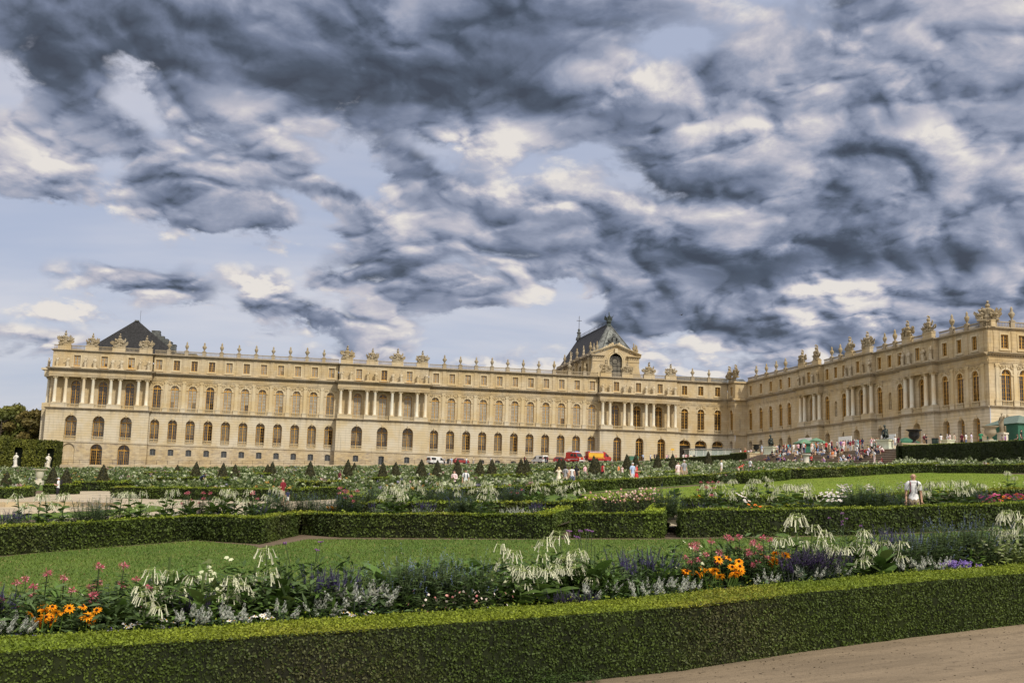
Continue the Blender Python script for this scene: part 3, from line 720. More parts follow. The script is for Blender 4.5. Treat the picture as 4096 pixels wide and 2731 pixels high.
# ---------------------------------------------------------------- the main block (its north front faces the parterre, its west front the right edge)
block = empty('palace_main_block', (145.35, 0, 0), -PI/2)
tag(block, 'main palace block on the right with three columned projections above the terrace', 'palace')
FB = Facade(block)
ZT = -9.8
FB.bays(0.0, 4.9, [2.45], ZT, ['ddddd'], ['ddddd'], ['m'], o=3.25, pil=False, gkind='door', urns=False)
mb = MB(); mb.quad((4.9, -3.25, ZT), (4.9, 0.2, ZT), (4.9, 0.2, 13.3), (4.9, -3.25, 13.3))
for z, h, pr in ((-.42, .42, .4), (8.5, .5, .75), (12.95, .42, .4)): mb.box(4.9, 4.9+pr, -3.25-pr, 0, z+.01, z+h-.01)
FB.part('return_wall', mb, MAT['wall'])
N_ = lambda *a: list(a)
FB.bays(4.9, 34.8, [7.0, 13.1, 18.7, 24.1, 28.6], ZT, ['ddddd']*5, ['ddddd']*5, ['m', 'm', 'd', 'd', 'd'], pil=False, gkind='door', garl=False)
cols = [[(35.5, 37.5), (42.0, 44.4)], [(56.8, 58.8), (63.5, 66.0)], [(78.2, 80.3), (84.9, 87.3)]]
lim = [(34.8, 45.2), (56.1, 66.8), (77.4, 88.1)]
for (a, b), pr, c in zip(lim, cols, (39.8, 61.15, 82.6)):
    FB.pavilion(a, b, pr, [c], ZT, ['ddddd'], ['ddddd'], ['m'], proj=1.25, gkind='niche', tall=False)
FB.bays(45.2, 56.1, [46.8, 50.55, 54.2], ZT, ['ddddd']*3, ['ddddd']*3, ['d']*3, pil=False, gkind='door', niches=(50.55,))
FB.bays(66.8, 77.4, [68.1, 71.8, 75.4], ZT, ['ddddd']*3, ['ddddd']*3, ['d']*3, pil=False, gkind='door', niches=(71.8,))
FB.bays(88.1, 102.2, [89.9, 94.2, 98.5], ZT, ['ddddd', 'ddddd', 'dddkk'], ['mmmdd']*3, ['d']*3, pil=True, gkind='door', endpil=(False, True))
west = empty('west_front', (145.35, -102.2, 0), 0)
FWS = Facade(west)
FWS.bays(0.0, 24.0, [3.25+3.42*i for i in range(6)], ZT, ['ddddd']*6, ['mmmmm']*6, ['d']*6, pil=True, gkind='door', endpil=(True, False))
# hand the west front's pieces to the block
west.parent = None
Mi = (Matrix.Translation((145.35, 0, 0)) @ Matrix.Rotation(-PI/2, 4, 'Z')).inverted() @ Matrix.Translation((145.35, -102.2, 0))
wu, wt, ws = FWS.done(None)
for ch in list(west.children):
    ch.parent = block; ch.matrix_parent_inverse = Mi
bpy.data.objects.remove(west)
link('trophy_pedestal', SH['wide_pedestal'], block, (101.2, 1.0-1.0+0.9, 13.36), 0)
mb = MB(); mb.quad((0, 0.4, 13.25), (102.0, 0.4, 13.25), (102.0, 30, 13.25), (0, 30, 13.25)); FB.part('roof_deck', mb, MAT['lead'])
# niche figures are part of the wall
for u in (50.55, 71.8):
    mb = MB(); mb.lathe([(.28, 0), (.3, .2), (.2, 1.0), (.26, 1.45), (.1, 1.75)], 9); mb.blob((0, 0, 1.9), .15); mb.tube([(.2, 0, 1.4), (.36, -.1, 1.0), (.15, -.3, .9)], .07); mb.tube([(-.2, 0, 1.4), (-.34, -.05, 1.0), (-.3, -.1, .7)], .07)
    mb.build('niche_figure', [MAT['sculpt']], block, (u, 0.25, 1.5), 0, True)
URNS, TROPH, STAT = FW_.done(None)
UR2, TR2, ST2 = FB.done(None)
TROPH_B = [(142.4, -0.6, 14.40), (142.6, -4.2, 14.40)]+TR2
# ---------------------------------------------------------------- chapel behind the wing
chapel = empty('chapel', (116.5, 30, 0))
tag(chapel, 'stone chapel with steep dark roof, ridge cross and big arched gable window behind the wing', 'chapel')
def cp(name, mb, m, smooth=False):
    return mb.build(name, m if isinstance(m, list) else [m], chapel, (0, -30, 0), 0, smooth)      # pieces given around x = 0 (nave axis), world y and z
mb = MB()
wall_mb = MB(); wall_with_holes(wall_mb, -6.4, 6.4, 12.0, 21.2, -16.0, [(0, 1.85, 15.0, 19.9, 1.85, 0.6)])
wall_mb.poly([(-6.4, 16.0, 21.2), (6.4, 16.0, 21.2), (0, 16.0, 23.75)])
cp('gable_wall', wall_mb, MAT['wall'])
mb = MB()
holes = [(22.0+7*i, 1.3, 13.6, 18.2, 1.3, 0.6) for i in range(5)]
t = MB(); wall_with_holes(t, 16.0, 56.0, 11.0, 21.2, 0.0, holes)
for x0, sg in ((-6.4, -1), (6.4, 1)):
    w = MB(); w.add([(x0-sg*(0)+sg*(-y), u, z) if False else (x0 - sg*y, u, z) for (u, y, z) in t.v], t.f); cp('nave_wall', w, MAT['relief'])
for i in range(5):
    b = MB(); y0 = 18.4+7*i
    b.box(-7.0, -6.38, y0-.5, y0+.5, 11, 20.4); b.box(-7.15, -6.38, y0-.62, y0+.62, 20.0, 20.5); cp('buttress', b, MAT['relief'])
    g = MB(); y1 = 22.0+7*i; g.quad((-5.9, y1+1.3, 13.6), (-5.9, y1-1.3, 13.6), (-5.9, y1-1.3, 19.2), (-5.9, y1+1.3, 19.2)); cp('side_window', g, MAT['glass_dark'])
b = MB(); b.poly([(-6.39, 56, 11), (6.39, 56, 11), (6.39, 56, 21.2), (0, 56, 31.0), (-6.39, 56, 21.2)][::-1]); cp('end_wall', b, MAT['relief'])
# corner piers, cornice and pediment of the gable
for sg in (-1, 1):
    b = MB(); x0, x1 = sorted((sg*3.5, sg*6.6)); b.box(x0, x1, 15.72, 16.02, 12, 20.0); b.box(x0-.08, x1+.08, 15.6, 16.0, 19.5, 19.75); b.box(x0, x1, 15.66, 16.0, 19.75, 20.75)
    for k in range(6): b.box(x0+.15+k*.5, x0+.4+k*.5, 15.5, 15.7, 20.3, 20.6)
    b.box(x0-.2, x1+.2, 15.35, 16.0, 20.75, 21.0); b.box(x0-.4, x1+.4, 15.1, 16.0, 21.0, 21.25); b.box(x0+.5, x1-.5, 15.64, 15.73, 13, 18.9)
    cp('corner_pier', b, MAT['wall'])
    v = MB()
    prof = [(0, 12.0), (0, 18.9), (.12, 17.6), (.4, 16.2), (.95, 14.8), (1.8, 13.6), (2.6, 12.9), (3.2, 12.6), (3.2, 12.0)]
    pts = [(sg*(6.6+a), z) for a, z in prof]
    n = len(pts); vs = [(x, 15.8, z) for x, z in pts]+[(x, 16.6, z) for x, z in pts]
    v.add(vs, [tuple(range(n)), tuple(range(2*n-1, n-1, -1))]+[(i, (i+1) % n, n+(i+1) % n, n+i) for i in range(n)]); cp('scroll_buttress', v, MAT['wall'])
    r = MB()       # raking cornice
    for (d0, d1, pr) in ((0.0, .22, .35), (.22, .45, .6), (.45, .62, .8)):
        a0, a1 = (sg*7.15, 21.22+d0), (0, 23.75+d0); c0, c1 = (sg*7.15, 21.22+d1), (0, 23.75+d1)
        q = [(a0[0], 16-pr, a0[1]), (a1[0], 16-pr, a1[1]), (c1[0], 16-pr, c1[1]), (c0[0], 16-pr, c0[1])]; q2 = [(x, 16.4, z) for x, y, z in q]
        r.add(q+q2, [(0, 1, 2, 3), (3, 2, 6, 7), (0, 4, 5, 1), (0, 3, 7, 4)])
    cp('raking_cornice', r, MAT['trim'])
a = MB()
for hw, w, pr in ((1.85, .35, .3), (2.35, .25, .15)):
    o1, i1 = arch_pts(0, hw+w, 19.9, hw+w), arch_pts(0, hw, 19.9, hw)
    for i in range(NARC):
        A, B_, C_, D_ = i1[i], i1[i+1], o1[i+1], o1[i]; y = 16-pr
        a.quad((A[0], y, A[1]), (B_[0], y, B_[1]), (C_[0], y, C_[1]), (D_[0], y, D_[1])); a.quad((D_[0], y, D_[1]), (C_[0], y, C_[1]), (C_[0], 16, C_[1]), (D_[0], 16, D_[1]))
        a.quad((B_[0], y, B_[1]), (A[0], y, A[1]), (A[0], 16, A[1]), (B_[0], 16, B_[1]))
    for sg in (-1, 1): x0, x1 = sorted((sg*hw, sg*(hw+w))); a.box(x0, x1, 16-pr, 16, 14, 19.9)
a.box(-.45, .45, 15.3, 16, 21.9, 23.1, 0, .1)
cp('window_arch', a, MAT['trim'])
g = MB(); g.poly([(x, 16.55, z) for x, z in arch_pts(0, 1.85, 19.9, 1.85)]+[(1.85, 16.55, 13), (-1.85, 16.55, 13)]); gw = cp('gable_window', g, MAT['glass_mid'])
f = MB(); R_ = 0.05
for x in (-.62, .62): f.tube([(x, 16.45, 13), (x, 16.45, 19.2 if True else 21)], R_, 4)
for z in (14.6, 15.9, 17.2, 18.4): f.tube([(-1.85, 16.45, z), (1.85, 16.45, z)], R_, 4)
ring = [(.78*math.cos(2*PI*k/16), 16.45, 19.75+.78*math.sin(2*PI*k/16)) for k in range(17)]; f.tube(ring, .06, 4)
for k in range(9): an = PI*k/8; f.tube([(.78*math.cos(an), 16.45, 19.75+.78*math.sin(an)), (1.85*math.cos(an), 16.45, 19.9+1.85*math.sin(an))], R_, 4)
ai = arch_pts(0, 1.8, 19.9, 1.8)
for i in range(NARC): f.tube([(ai[i][0], 16.45, ai[i][1]), (ai[i+1][0], 16.45, ai[i+1][1])], .09, 4)
f = link('window_frame', f.mesh('window_frame', [MAT['iron']]), gw)
# side cornice with breaks
for sg in (-1, 1):
    c = MB(); z = 20.5
    for dz, pr in ((.3, .15), (.25, .4), (.25, .7)):
        x0, x1 = sorted((sg*6.4, sg*(6.4+pr+.1))); c.box(x0, x1, 16.4, 56.2, z, z+dz)
        for i in range(5):
            y0 = 18.4+7*i; xa, xb = sorted((sg*6.5, sg*(7.0+pr))); c.box(xa, xb, y0-.5-pr*.5, y0+.5+pr*.5, z+.01, z+dz+.012)
        z += dz
    cp('side_cornice', c, MAT['ledge'])
    p = MB(); x0, x1 = sorted((sg*6.2, sg*6.55)); p.box(x0, x1, 16.5, 56, 21.3, 22.15)
    for i in range(5): y0 = 18.4+7*i; xa, xb = sorted((sg*6.1, sg*6.75)); p.box(xa, xb, y0-.6, y0+.6, 21.3, 22.35)
    cp('parapet', p, MAT['ledge'])
rf = MB(); A = [(-6.2, 17.0, 21.4), (6.2, 17.0, 21.4), (6.2, 56, 21.4), (-6.2, 56, 21.4), (0, 22.6, 31.0), (0, 56, 31.0)]
rf.add(A, [(0, 3, 5, 4), (1, 4, 5, 2)], 0); cp('roof', rf, MAT['slate'])
rf = MB(); rf.add([A[0], A[1], A[4]], [(0, 1, 2)]); cp('hip_front', rf, MAT['lead'])
h = MB()
for p in ((-6.2, 17.0, 21.4), (6.2, 17.0, 21.4)): h.tube([p, (0, 22.6, 31.0)], .16, 6)
for sg in (-1, 1): h.tube([(sg*3.6, 17.4, 22.3), (sg*.5, 21.3, 29.0)], .1, 5)
h.tube([(-3.6, 17.4, 22.3), (3.6, 17.4, 22.3)], .1, 5)
cp('roof_ribs', h, MAT['lead'])
pn = MB(); e = .10; pn.quad((-3.4, 17.5-e, 22.6), (3.4, 17.5-e, 22.6), (.45, 21.2-e, 28.9), (-.45, 21.2-e, 28.9)); cp('roof_panel', pn, simple('pale_lead', (.15, .16, .145), .6, var=.4, scale=1.5))
oc = MB(); oc.lathe([(.75, 0), (1.0, .12), (.95, .35), (.72, .42)], 14, cap=False); oc.lathe([(.72, .05), (.0, .06)], 14, cap=False)
for sg in (-1, 1): oc.blob((sg*1.05, -.1, 0.1), .35, 0, 6, 4, (1, 1.4, .7), .2)
oc.blob((0, 1.1, .15), .4, 0, 6, 4, (1.2, 1, .8), .2); oc.blob((0, -1.1, .15), .4, 0, 6, 4, (1.8, 1, .8), .2)
o = oc.build('dormer_window', [MAT['lead']], chapel, (0, 18.0-30, 25.8)); o.scale = (1.25, 1.25, 1.25); o.rotation_euler = (PI/2, 0, 0)
b = MB(); b.box(-.45, .45, 17.4, 19.5, 24.6, 26.4); cp('dormer_box', b, MAT['lead'])
rd = MB()
for k in range(22):
    y = 25.0+k*1.35; rd.box(-.04, .04, y-.05, y+.05, 31.1, 32.0); rd.box(-.04, .04, y-.25, y+.25, 31.55, 31.68); rd.blob((0, y, 32.05), .13, 0, 5, 3)
rd.box(-.22, .22, 22.8, 56, 30.85, 31.15); cp('ridge_cresting', rd, MAT['iron'])
rg = random.Random(5)
sc = MB(); sc.lathe([(.9, 0), (.55, .9), (.75, 1.3), (.5, 1.9)], 8, (0, 22.8, 30.2))
for sg in (-1, 1):
    sc.tube([(sg*.3, 22.7, 31.4), (sg*.5, 22.6, 32.2), (sg*.35, 22.5, 32.8)], [.32, .26, .16], 6); sc.blob((sg*.35, 22.45, 33.0), .19, 0, 6, 4)
    sc.tube([(sg*.5, 22.6, 32.5), (sg*.95, 22.5, 32.9), (sg*1.15, 22.4, 33.5)], [.1, .08, .05], 5)
    sc.add([(sg*.3, 22.8, 32.5), (sg*1.1, 23.3, 33.3), (sg*1.2, 23.5, 32.2), (sg*.6, 23.1, 31.9)], [(0, 1, 2, 3)])
sc.tube([(0, 22.7, 31.8), (0.05, 22.6, 33.2), (-.1, 22.5, 33.9)], [.34, .24, .12], 6); sc.blob((-.08, 22.45, 34.1), .18, 0, 6, 4)
cp('ridge_sculpture', sc, MAT['bronze'])
la = MB(); la.lathe([(1.0, 0), (.9, .8), (.55, 1.2), (.5, 2.1), (.75, 2.3), (.3, 2.9), (.42, 3.3), (.1, 3.8)], 8, (0, 54.5, 30.6)); cp('lantern', la, MAT['lead'])
cr = MB(); cr.box(-.06, .06, 54.44, 54.56, 34.3, 38.2); cr.box(-.8, .8, 54.45, 54.55, 36.7, 36.83); cp('cross', cr, MAT['iron'])
fl = MB()
for sg in (-1, 1):
    for k in range(7): fl.blob((sg*(.9+.55*k), 15.9, 23.75-.33*k+.62), .4, 0, 6, 4, (1, .8, 1.1), .3, rg)
    cp('gable_figures', fl, MAT['figure']); fl = MB()

# ---------------------------------------------------------------- opera house roof behind the left end
opera = empty('opera_house', (-8, 30, 0))
tag(opera, 'opera house with steep near black slate roof rising behind the left end of the wing', 'building')
def op(name, mb, m): return mb.build(name, [m], opera, (8, -30, 0))
rf = MB(); rf.add([(-22.5, 15, 13.0), (5.2, 15, 13.0), (5.2, 62, 13.0), (-22.5, 62, 13.0), (-8.3, 15.6, 23.3), (-8.3, 62, 23.3), (-7.5, 15.6, 23.3), (-7.5, 62, 23.3)], [(0, 1, 6, 4), (0, 4, 5, 3), (1, 2, 7, 6), (4, 6, 7, 5)]); op('roof', rf, MAT['slate'])
w = MB(); w.box(-22.3, 5.0, 18.5, 61.5, -13, 13.0); op('wall', w, MAT['base'])
c = MB(); c.box(-8.4, -7.4, 15.4, 16.2, 23.2, 23.5); op('ridge_cap', c, MAT['lead'])
c = MB(); c.tube([(-7.15, 15.8, 23), (-7.15, 15.8, 26.0)], .035, 5); op('lightning_rod', c, MAT['iron'])
for k in range(6):
    c = MB(); x0 = -4.9+k*.98; z1 = 21.9-.62*k; c.box(x0, x0+1.05 if k else x0+2.0, 21+k*.3, 23.5+k*.3, z1-2.4, z1); c.box(x0-.06, x0+1.12 if k else x0+2.06, 20.95+k*.3, 23.55+k*.3, z1-.14, z1+.02); op('stepped_skylight', c, MAT['lead'])
c = MB(); c.box(.6, 6.2, 20, 26, 13, 16.1); c.box(.3, 6.5, 19.8, 26.2, 16.1, 16.4)
for k in range(4): c.box(.9+k*1.3, 1.9+k*1.3, 19.92, 20, 14.2, 15.8)
op('roof_lantern', c, MAT['lead'])

# ---------------------------------------------------------------- sculpture on the roofs: urns, trophies of arms, statues
def urn_mesh(v):
    m = MB(); m.box(-.3, .3, -.3, .3, 0, .16); m.lathe([(.24, .16), (.13, .3), (.17, .42), (.36, .8), (.44, 1.15), (.40, 1.35), (.22, 1.5), (.27, 1.58), (.16, 1.68), (.22, 1.85), (.18, 2.05), (.03, 2.35)], 10)
    if v: 
        for sg in (-1, 1): m.blob((sg*.42, 0, 1.1), .14, 0, 5, 4, (1, 1, 1.4))
    return m.mesh('urn', [MAT['sculpt']], True)
URN = [urn_mesh(0), urn_mesh(1)]
def trophy_mesh(seed):
    R = random.Random(seed); m = MB()
    m.box(-1.35, 1.35, -.42, .42, 0, .22)
    m.lathe([(.5, .2), (.62, .5), (.44, .85), (.58, 1.3), (.66, 1.55), (.25, 1.8)], 9, (0, 0, 0), 0, 1.0, .7)        # cuirass
    m.blob((0, -.02, 2.05), .32, 0, 8, 6, (1, 1.1, 1.0))                                                                # helmet and crest
    m.tube([(-.1, .3, 2.1), (-.02, .18, 2.5), (.05, -.15, 2.62), (.1, -.4, 2.45)], [.1, .15, .15, .06], 6)
    for sg in (-1, 1):
        m.blob((sg*.62, -.1, 1.3), .22, 0, 6, 4)
        for k in range(6):                                        # flags and standards fanning out
            a = rad(R.uniform(16, 74)); l = R.uniform(1.1, 1.75); b = Vector((sg*.5, R.uniform(-.2, .25), .45)); e = b+Vector((sg*math.sin(a)*l, 0, math.cos(a)*l*1.0))
            m.tube([b, e], .045, 5)
            d = (e-b).normalized(); n = Vector((d.z*sg, 0, -d.x*sg)); wv = R.uniform(.3, .46)
            p = [b+d*l*.35, b+d*l*.62+n*wv+Vector((0, R.uniform(-.15, .05), 0)), e-d*.12+n*wv*.7, e-d*.03]
            q = [v+Vector((0, .1, 0)) for v in p]; m.add([tuple(v) for v in p+q], [(0, 1, 2, 3), (7, 6, 5, 4), (0, 4, 5, 1), (1, 5, 6, 2), (2, 6, 7, 3)])
        sx = sg*R.uniform(.75, 1.0); m.lathe([(.05, .0), (.3, .03), (.46, .1), (.48, .16), (.1, .2)], 10, (sx, -.32, .62), 0, 1, .9)
        m.blob((sx, -.34, .55), .44, 0, 9, 5, (1, .3, 1.1), .05, R)                                                    # round shield leaning
        for k in range(11): m.blob((sg*R.uniform(.3, 1.25), R.uniform(-.45, .1), R.uniform(.2, 1.45)*(1 if k < 5 else .8)), R.uniform(.13, .30), 0, 6, 4, (1, 1, 1), .25, R)
        m.tube([(sg*.6, -.35, .3), (sg*1.5, -.2, .42)], [.12, .1], 7)                                                     # gun barrel
    return m.mesh('trophy', [MAT['sculpt']])
TRO = [trophy_mesh(s) for s in (2, 5, 9, 12)]
def statue_mesh(seed, marble='figure', name='statue'):
    """draped standing figure, weight on one leg"""
    R = random.Random(seed); m = MB(); sw = R.choice((-1, 1))
    m.lathe([(.42, 0), (.42, .12)], 10)
    rings = []; n = 12; H = [0.12, .5, .95, 1.25, 1.5, 1.72, 1.85, 1.92]
    rx = [.30, .27, .29, .23, .27, .30, .16, .085]; ry = [.27, .24, .24, .18, .20, .18, .12, .085]
    cx = [0, .02, .07, .04, 0, -.02, -.01, 0]
    vs = []; fs = []
    for i, z in enumerate(H):
        for k in range(n):
            a = 2*PI*k/n; fold = 1+(.13*math.sin(a*5+seed+z*2.2) if z < 1.3 else .04*math.sin(a*4+seed)); vs.append((cx[i]*sw+rx[i]*fold*math.cos(a), ry[i]*fold*math.sin(a)-.03*math.sin(z*2), z))
    for i in range(len(H)-1):
        for k in range(n): fs.append((i*n+k, i*n+(k+1) % n, (i+1)*n+(k+1) % n, (i+1)*n+k))
    m.add(vs, fs); m.blob((.01*sw, -.03, 2.08), .125, 0, 8, 6, (.88, 1.0, 1.18)); m.blob((.01*sw, .03, 2.13), .125, 0, 7, 5, (.95, .95, .9))
    arms = [[(.27, 0, 1.72), (.38, -.08, 1.42), (.2, -.28, 1.3)], [(.27, 0, 1.72), (.42, .02, 1.42), (.40, -.14, 1.12)], [(.27, 0, 1.72), (.46, -.15, 1.62), (.55, -.36, 1.9)], [(.27, 0, 1.72), (.36, -.06, 1.4), (.05, -.26, 1.52)]]
    for sg in (-1, 1):
        ar = R.choice(arms); m.tube([(sg*x, y, z) for x, y, z in ar], [.095, .075, .05], 6); h = ar[-1]; m.blob((sg*h[0], h[1], h[2]), .065, 0, 5, 4)
    m.tube([(-.3*sw, -.1, 1.6), (0, -.24, 1.25), (.26*sw, -.14, .95), (.3*sw, .05, .4)], [.09, .1, .12, .06], 6)       # mantle
    at_ = R.randrange(3)
    if at_ == 0: m.tube([(.46, -.2, .12), (.44, -.22, 1.9)], .03, 5)
    elif at_ == 1: m.lathe([(.16, .12), (.13, .7), (.15, .75)], 7, (-.36*sw, .05, 0))
    else: m.blob((.3*sw, -.3, 1.3), .13, 0, 6, 4)
    me = m.mesh(name, [MAT[marble]], True); return me
STA = [statue_mesh(s) for s in (1, 2, 3, 4, 6, 8)]
ORD = ['first', 'second', 'third', 'fourth', 'fifth', 'sixth', 'seventh', 'eighth', 'ninth', 'tenth', 'eleventh', 'twelfth', 'thirteenth', 'fourteenth', 'fifteenth', 'sixteenth', 'seventeenth', 'eighteenth', 'nineteenth', 'twentieth', 'twenty-first', 'twenty-second', 'twenty-third', 'twenty-fourth', 'twenty-fifth', 'twenty-sixth', 'twenty-seventh', 'twenty-eighth', 'twenty-ninth', 'thirtieth', 'thirty-first', 'thirty-second']
def ordi(i):
    if i < len(ORD): return ORD[i]
    i += 1; return ['', '', 'twenty', 'thirty', 'forty', 'fifty', 'sixty', 'seventy', 'eighty', 'ninety'][i//10]+('-'+ORD[i % 10-1] if i % 10 else 'ieth') if i < 100 else 'hundredth'
SEGN = ['left', 'middle', 'right']
def seg_of(x): return 0 if x < 41 else (1 if x < 106 else 2)
cnt = {}
def put_things(meshes, name, cat, pts, rz, scale, labelf, group, jit=0.15, seed=1, st=(1, 1, 1)):
    R = random.Random(seed)
    for i, p in enumerate(pts):
        o = link(name, meshes[(i*7+seed) % len(meshes)], None, p, rz+R.uniform(-jit, jit)); s = scale*R.uniform(.94, 1.05); o.scale = (s*st[0], s*st[1], s*st[2])
        tag(o, labelf(i, p), cat, group)
wing_urns = sorted(URNS); bl_urns = sorted(UR2, key=lambda p: -p[1])
a_ = [p for p in wing_urns if p[0] < 41.6]; b_ = [p for p in wing_urns if 41.6 < p[0] < 107]; c_ = [p for p in wing_urns if p[0] > 107]
put_things(URN, 'urn', 'urn', a_, 0, .98, lambda i, p: 'roof urn, %s from left between opera roof and middle trophies' % ordi(i), 'urns on the palace balustrades')
put_things(URN, 'urn', 'urn', b_, 0, .98, lambda i, p: 'roof urn, %s from left between middle trophies and the chapel' % ordi(i), 'urns on the palace balustrades')
put_things(URN, 'urn', 'urn', c_, 0, .98, lambda i, p: 'weathered roof urn %s the inner corner, right of the chapel' % ('nearer' if i else 'farther from'), 'urns on the palace balustrades')
put_things(URN, 'urn', 'urn', bl_urns, PI/2, 1.05, lambda i, p: 'slender stone urn on the main block roof, %s from the inner corner' % ordi(i), 'urns on the palace balustrades')
put_things(URN, 'urn', 'urn', sorted(wu)[1:4], 0, 1.05, lambda i, p: 'stone urn over the sunlit right-hand front, %s past the corner trophy' % ordi(i), 'urns on the palace balustrades')
for nm, sel in (('left end pavilion', lambda x: x < 0), ('middle pavilion', lambda x: 0 < x < 100), ('pavilion before the chapel', lambda x: x > 100)):
    put_things(TRO, 'trophy', 'trophy', [p for p in sorted(TROPH) if sel(p[0])], 0, 1.0, lambda i, p, nm=nm: 'carved trophy of arms, %s from left on the %s' % (ordi(i), nm), 'stone trophies on the palace roofs', .2, 2, (.96, 1.0, 1.16))
    put_things(STA, 'statue', 'statue', [p for p in sorted(STAT) if sel(p[0])], 0, 1.12, lambda i, p, nm=nm: 'draped attic statue, %s from left on the %s' % (ordi(i), nm), 'attic statues of the palace', .5, 4)
put_things(TRO, 'trophy', 'trophy', sorted(TROPH_B, key=lambda p: -p[1]), -PI/2, 1.08, lambda i, p: 'carved stone trophy on the main block roof, %s from the inner corner' % ordi(i), 'stone trophies on the palace roofs', .2, 3, (.96, 1.0, 1.16))
put_things(TRO, 'trophy', 'trophy', [(146.2, -101.3, 14.50)], -PI/4, 1.25, lambda i, p: 'tall carved trophy crowning the outer corner of the main block', 'stone trophies on the palace roofs', .05, 5)
SB = sorted(ST2, key=lambda p: -p[1])
for k, nm in enumerate(('farthest', 'middle', 'nearest')):
    put_things(STA, 'statue', 'statue', SB[4*k:4*k+4], -PI/2, 1.15, lambda i, p, nm=nm: 'attic statue, %s from left on the %s main block projection' % (ordi(i), nm), 'attic statues of the palace', .5, 3+k)
put_things(STA, 'statue', 'statue', [(-24.9, 3.2, 9.1)], PI/2, 1.12, lambda i, p: 'attic statue on the shaded end wall at the far left', 'attic statues of the palace', .1, 2)
# finials and figures of the chapel eaves
for sg in (-1, 1):
    for i in range(5):
        nm = 'left' if sg < 0 else 'right'
        y0 = 18.4+7*i
        me = STA[i % 6] if (i % 2) else URN[0]
        o = link('statue' if i % 2 else 'urn', me, None, (116.5+sg*6.45, y0, 22.3), -PI/2*sg); o.scale = (1.05, 1.05, 1.15)
        tag(o, 'stone %s on the %s eave of the chapel, %s from the gable' % ('figure' if i % 2 else 'finial urn', nm, ordi(i)), 'statue' if i % 2 else 'urn', 'figures and urns along the chapel eaves')
    for i, dx in enumerate((5.2, 6.1)):
        o = link('urn', URN[1], None, (116.5+sg*dx, 16.25, 22.0 if i == 0 else 21.4), 0); o.scale = (.8, .8, 1.3)
        tag(o, 'tall finial at the %s corner of the chapel gable, the %s one' % ('left' if sg < 0 else 'right', 'inner' if i == 0 else 'outer'), 'urn', 'figures and urns along the chapel eaves')
# ---------------------------------------------------------------- ground, lawns, paths
def in_poly(pts, P):
    """numpy point-in-polygon, P (n,2)"""
    x, y = P[:, 0], P[:, 1]; c = np.zeros(len(P), bool); n = len(pts); j = n-1
    for i in range(n):
        xi, yi = pts[i]; xj, yj = pts[j]
        c ^= ((yi > y) != (yj > y)) & (x < (xj-xi)*(y-yi)/(yj-yi+1e-12)+xi); j = i
    return c
def sheet(name, pts, dz, mat, kind='structure', cell=1.5, zf=None):
    zf = zf or (lambda x, y: float(gz(x, y)))
    pts = [(float(a), float(b)) for a, b in pts]
    out = []
    for i, p in enumerate(pts):                       # points along the rim
        q = pts[(i+1) % len(pts)]; d = math.hypot(q[0]-p[0], q[1]-p[1]); n = max(1, int(d/cell))
        out += [(p[0]+(q[0]-p[0])*k/n, p[1]+(q[1]-p[1])*k/n) for k in range(n)]
    A = np.array(pts); gx = np.arange(A[:, 0].min(), A[:, 0].max(), cell); gy = np.arange(A[:, 1].min(), A[:, 1].max(), cell)
    G = np.array([(x, y) for x in gx for y in gy])
    G = G[in_poly(pts, G)] if len(G) else G
    V = [Vector(p) for p in out]+[Vector(g) for g in G.tolist()]
    r = delaunay_2d_cdt(V, [], [list(range(len(out)))], 1, 1e-4)
    me = bpy.data.meshes.new(name); me.from_pydata([(v.x, v.y, zf(v.x, v.y)+dz) for v in r[0]], [], [list(f) for f in r[2]])
    me.materials.append(mat); me.polygons.foreach_set('use_smooth', [True]*len(me.polygons)); me.update()
    o = link(name, me); tag(o, kind=kind); return o
def gravel_mat(name, c, fine=90, speck=0.3, tracks=False):
    m, nt, b = newmat(name, 0.95, 0, 0.15)
    p = position(nt); n1 = noise(nt, p, 0.35, 5, 0.6); n2 = noise(nt, p, fine, 3, 0.7); n3 = noise(nt, p, 7.0, 5, 0.65)
    col = mixc(nt, n1.step(.35, .65), tuple(v*.86 for v in c), tuple(v*1.12 for v in c))
    col = mixc(nt, n2.step(.45, .75)*.5, col, tuple(v*.55 for v in c))
    col = mixc(nt, n3.step(.55, .72)*speck, col, (0.10, 0.075, 0.05))
    if tracks:                     # raked and trodden lines along the path
        x_, y_, z_ = sep(nt, p); tr = noise(nt, combine(nt, x_*.35-y_*.1, y_*2.6-x_*.62, 0.0), 1.3, 4, .6); col = mixc(nt, tr.step(.42, .66)*.65, col, tuple(v*.62 for v in c)); n3 = n3+tr*1.5
        peb = noise(nt, p, 160, 2, .8); col = mixc(nt, peb.step(.62, .75)*.6, col, (.42, .37, .29))
    nt.links.new(col.k, b.inputs['Base Color']); bump(nt, b, n2*.5+n3, .6, .03); return m
def grass_mat(name, a, c):
    m, nt, b = newmat(name, 0.9, 0, 0.15)
    p = position(nt); n1 = noise(nt, p, 0.5, 6, 0.62); n2 = noise(nt, p, 28, 4, 0.7); n3 = noise(nt, p, 3.0, 4, .6)
    col = mixc(nt, n1.step(.32, .68), a, c); col = mixc(nt, n2.step(.4, .7)*.55, col, tuple(v*.45 for v in a)); x_, y_, z_ = sep(nt, p); mow = ((x_*0.35+y_)*1.1)._m('SINE').step(-.4, .4); col = mixc(nt, mow*.16, col, tuple(v*.6 for v in a)); col = mixc(nt, n3.step(.52, .72)*.5, col, (.19, .165, .055))
    nt.links.new(col.k, b.inputs['Base Color']); bump(nt, b, n2+n3*.5, .7, .04); return m
MAT['gravel'] = gravel_mat('sandy_gravel', (0.40, 0.335, 0.235), 70, .25)
MAT['path'] = gravel_mat('sandy_path', (0.215, 0.165, 0.108), 45, .7, True)
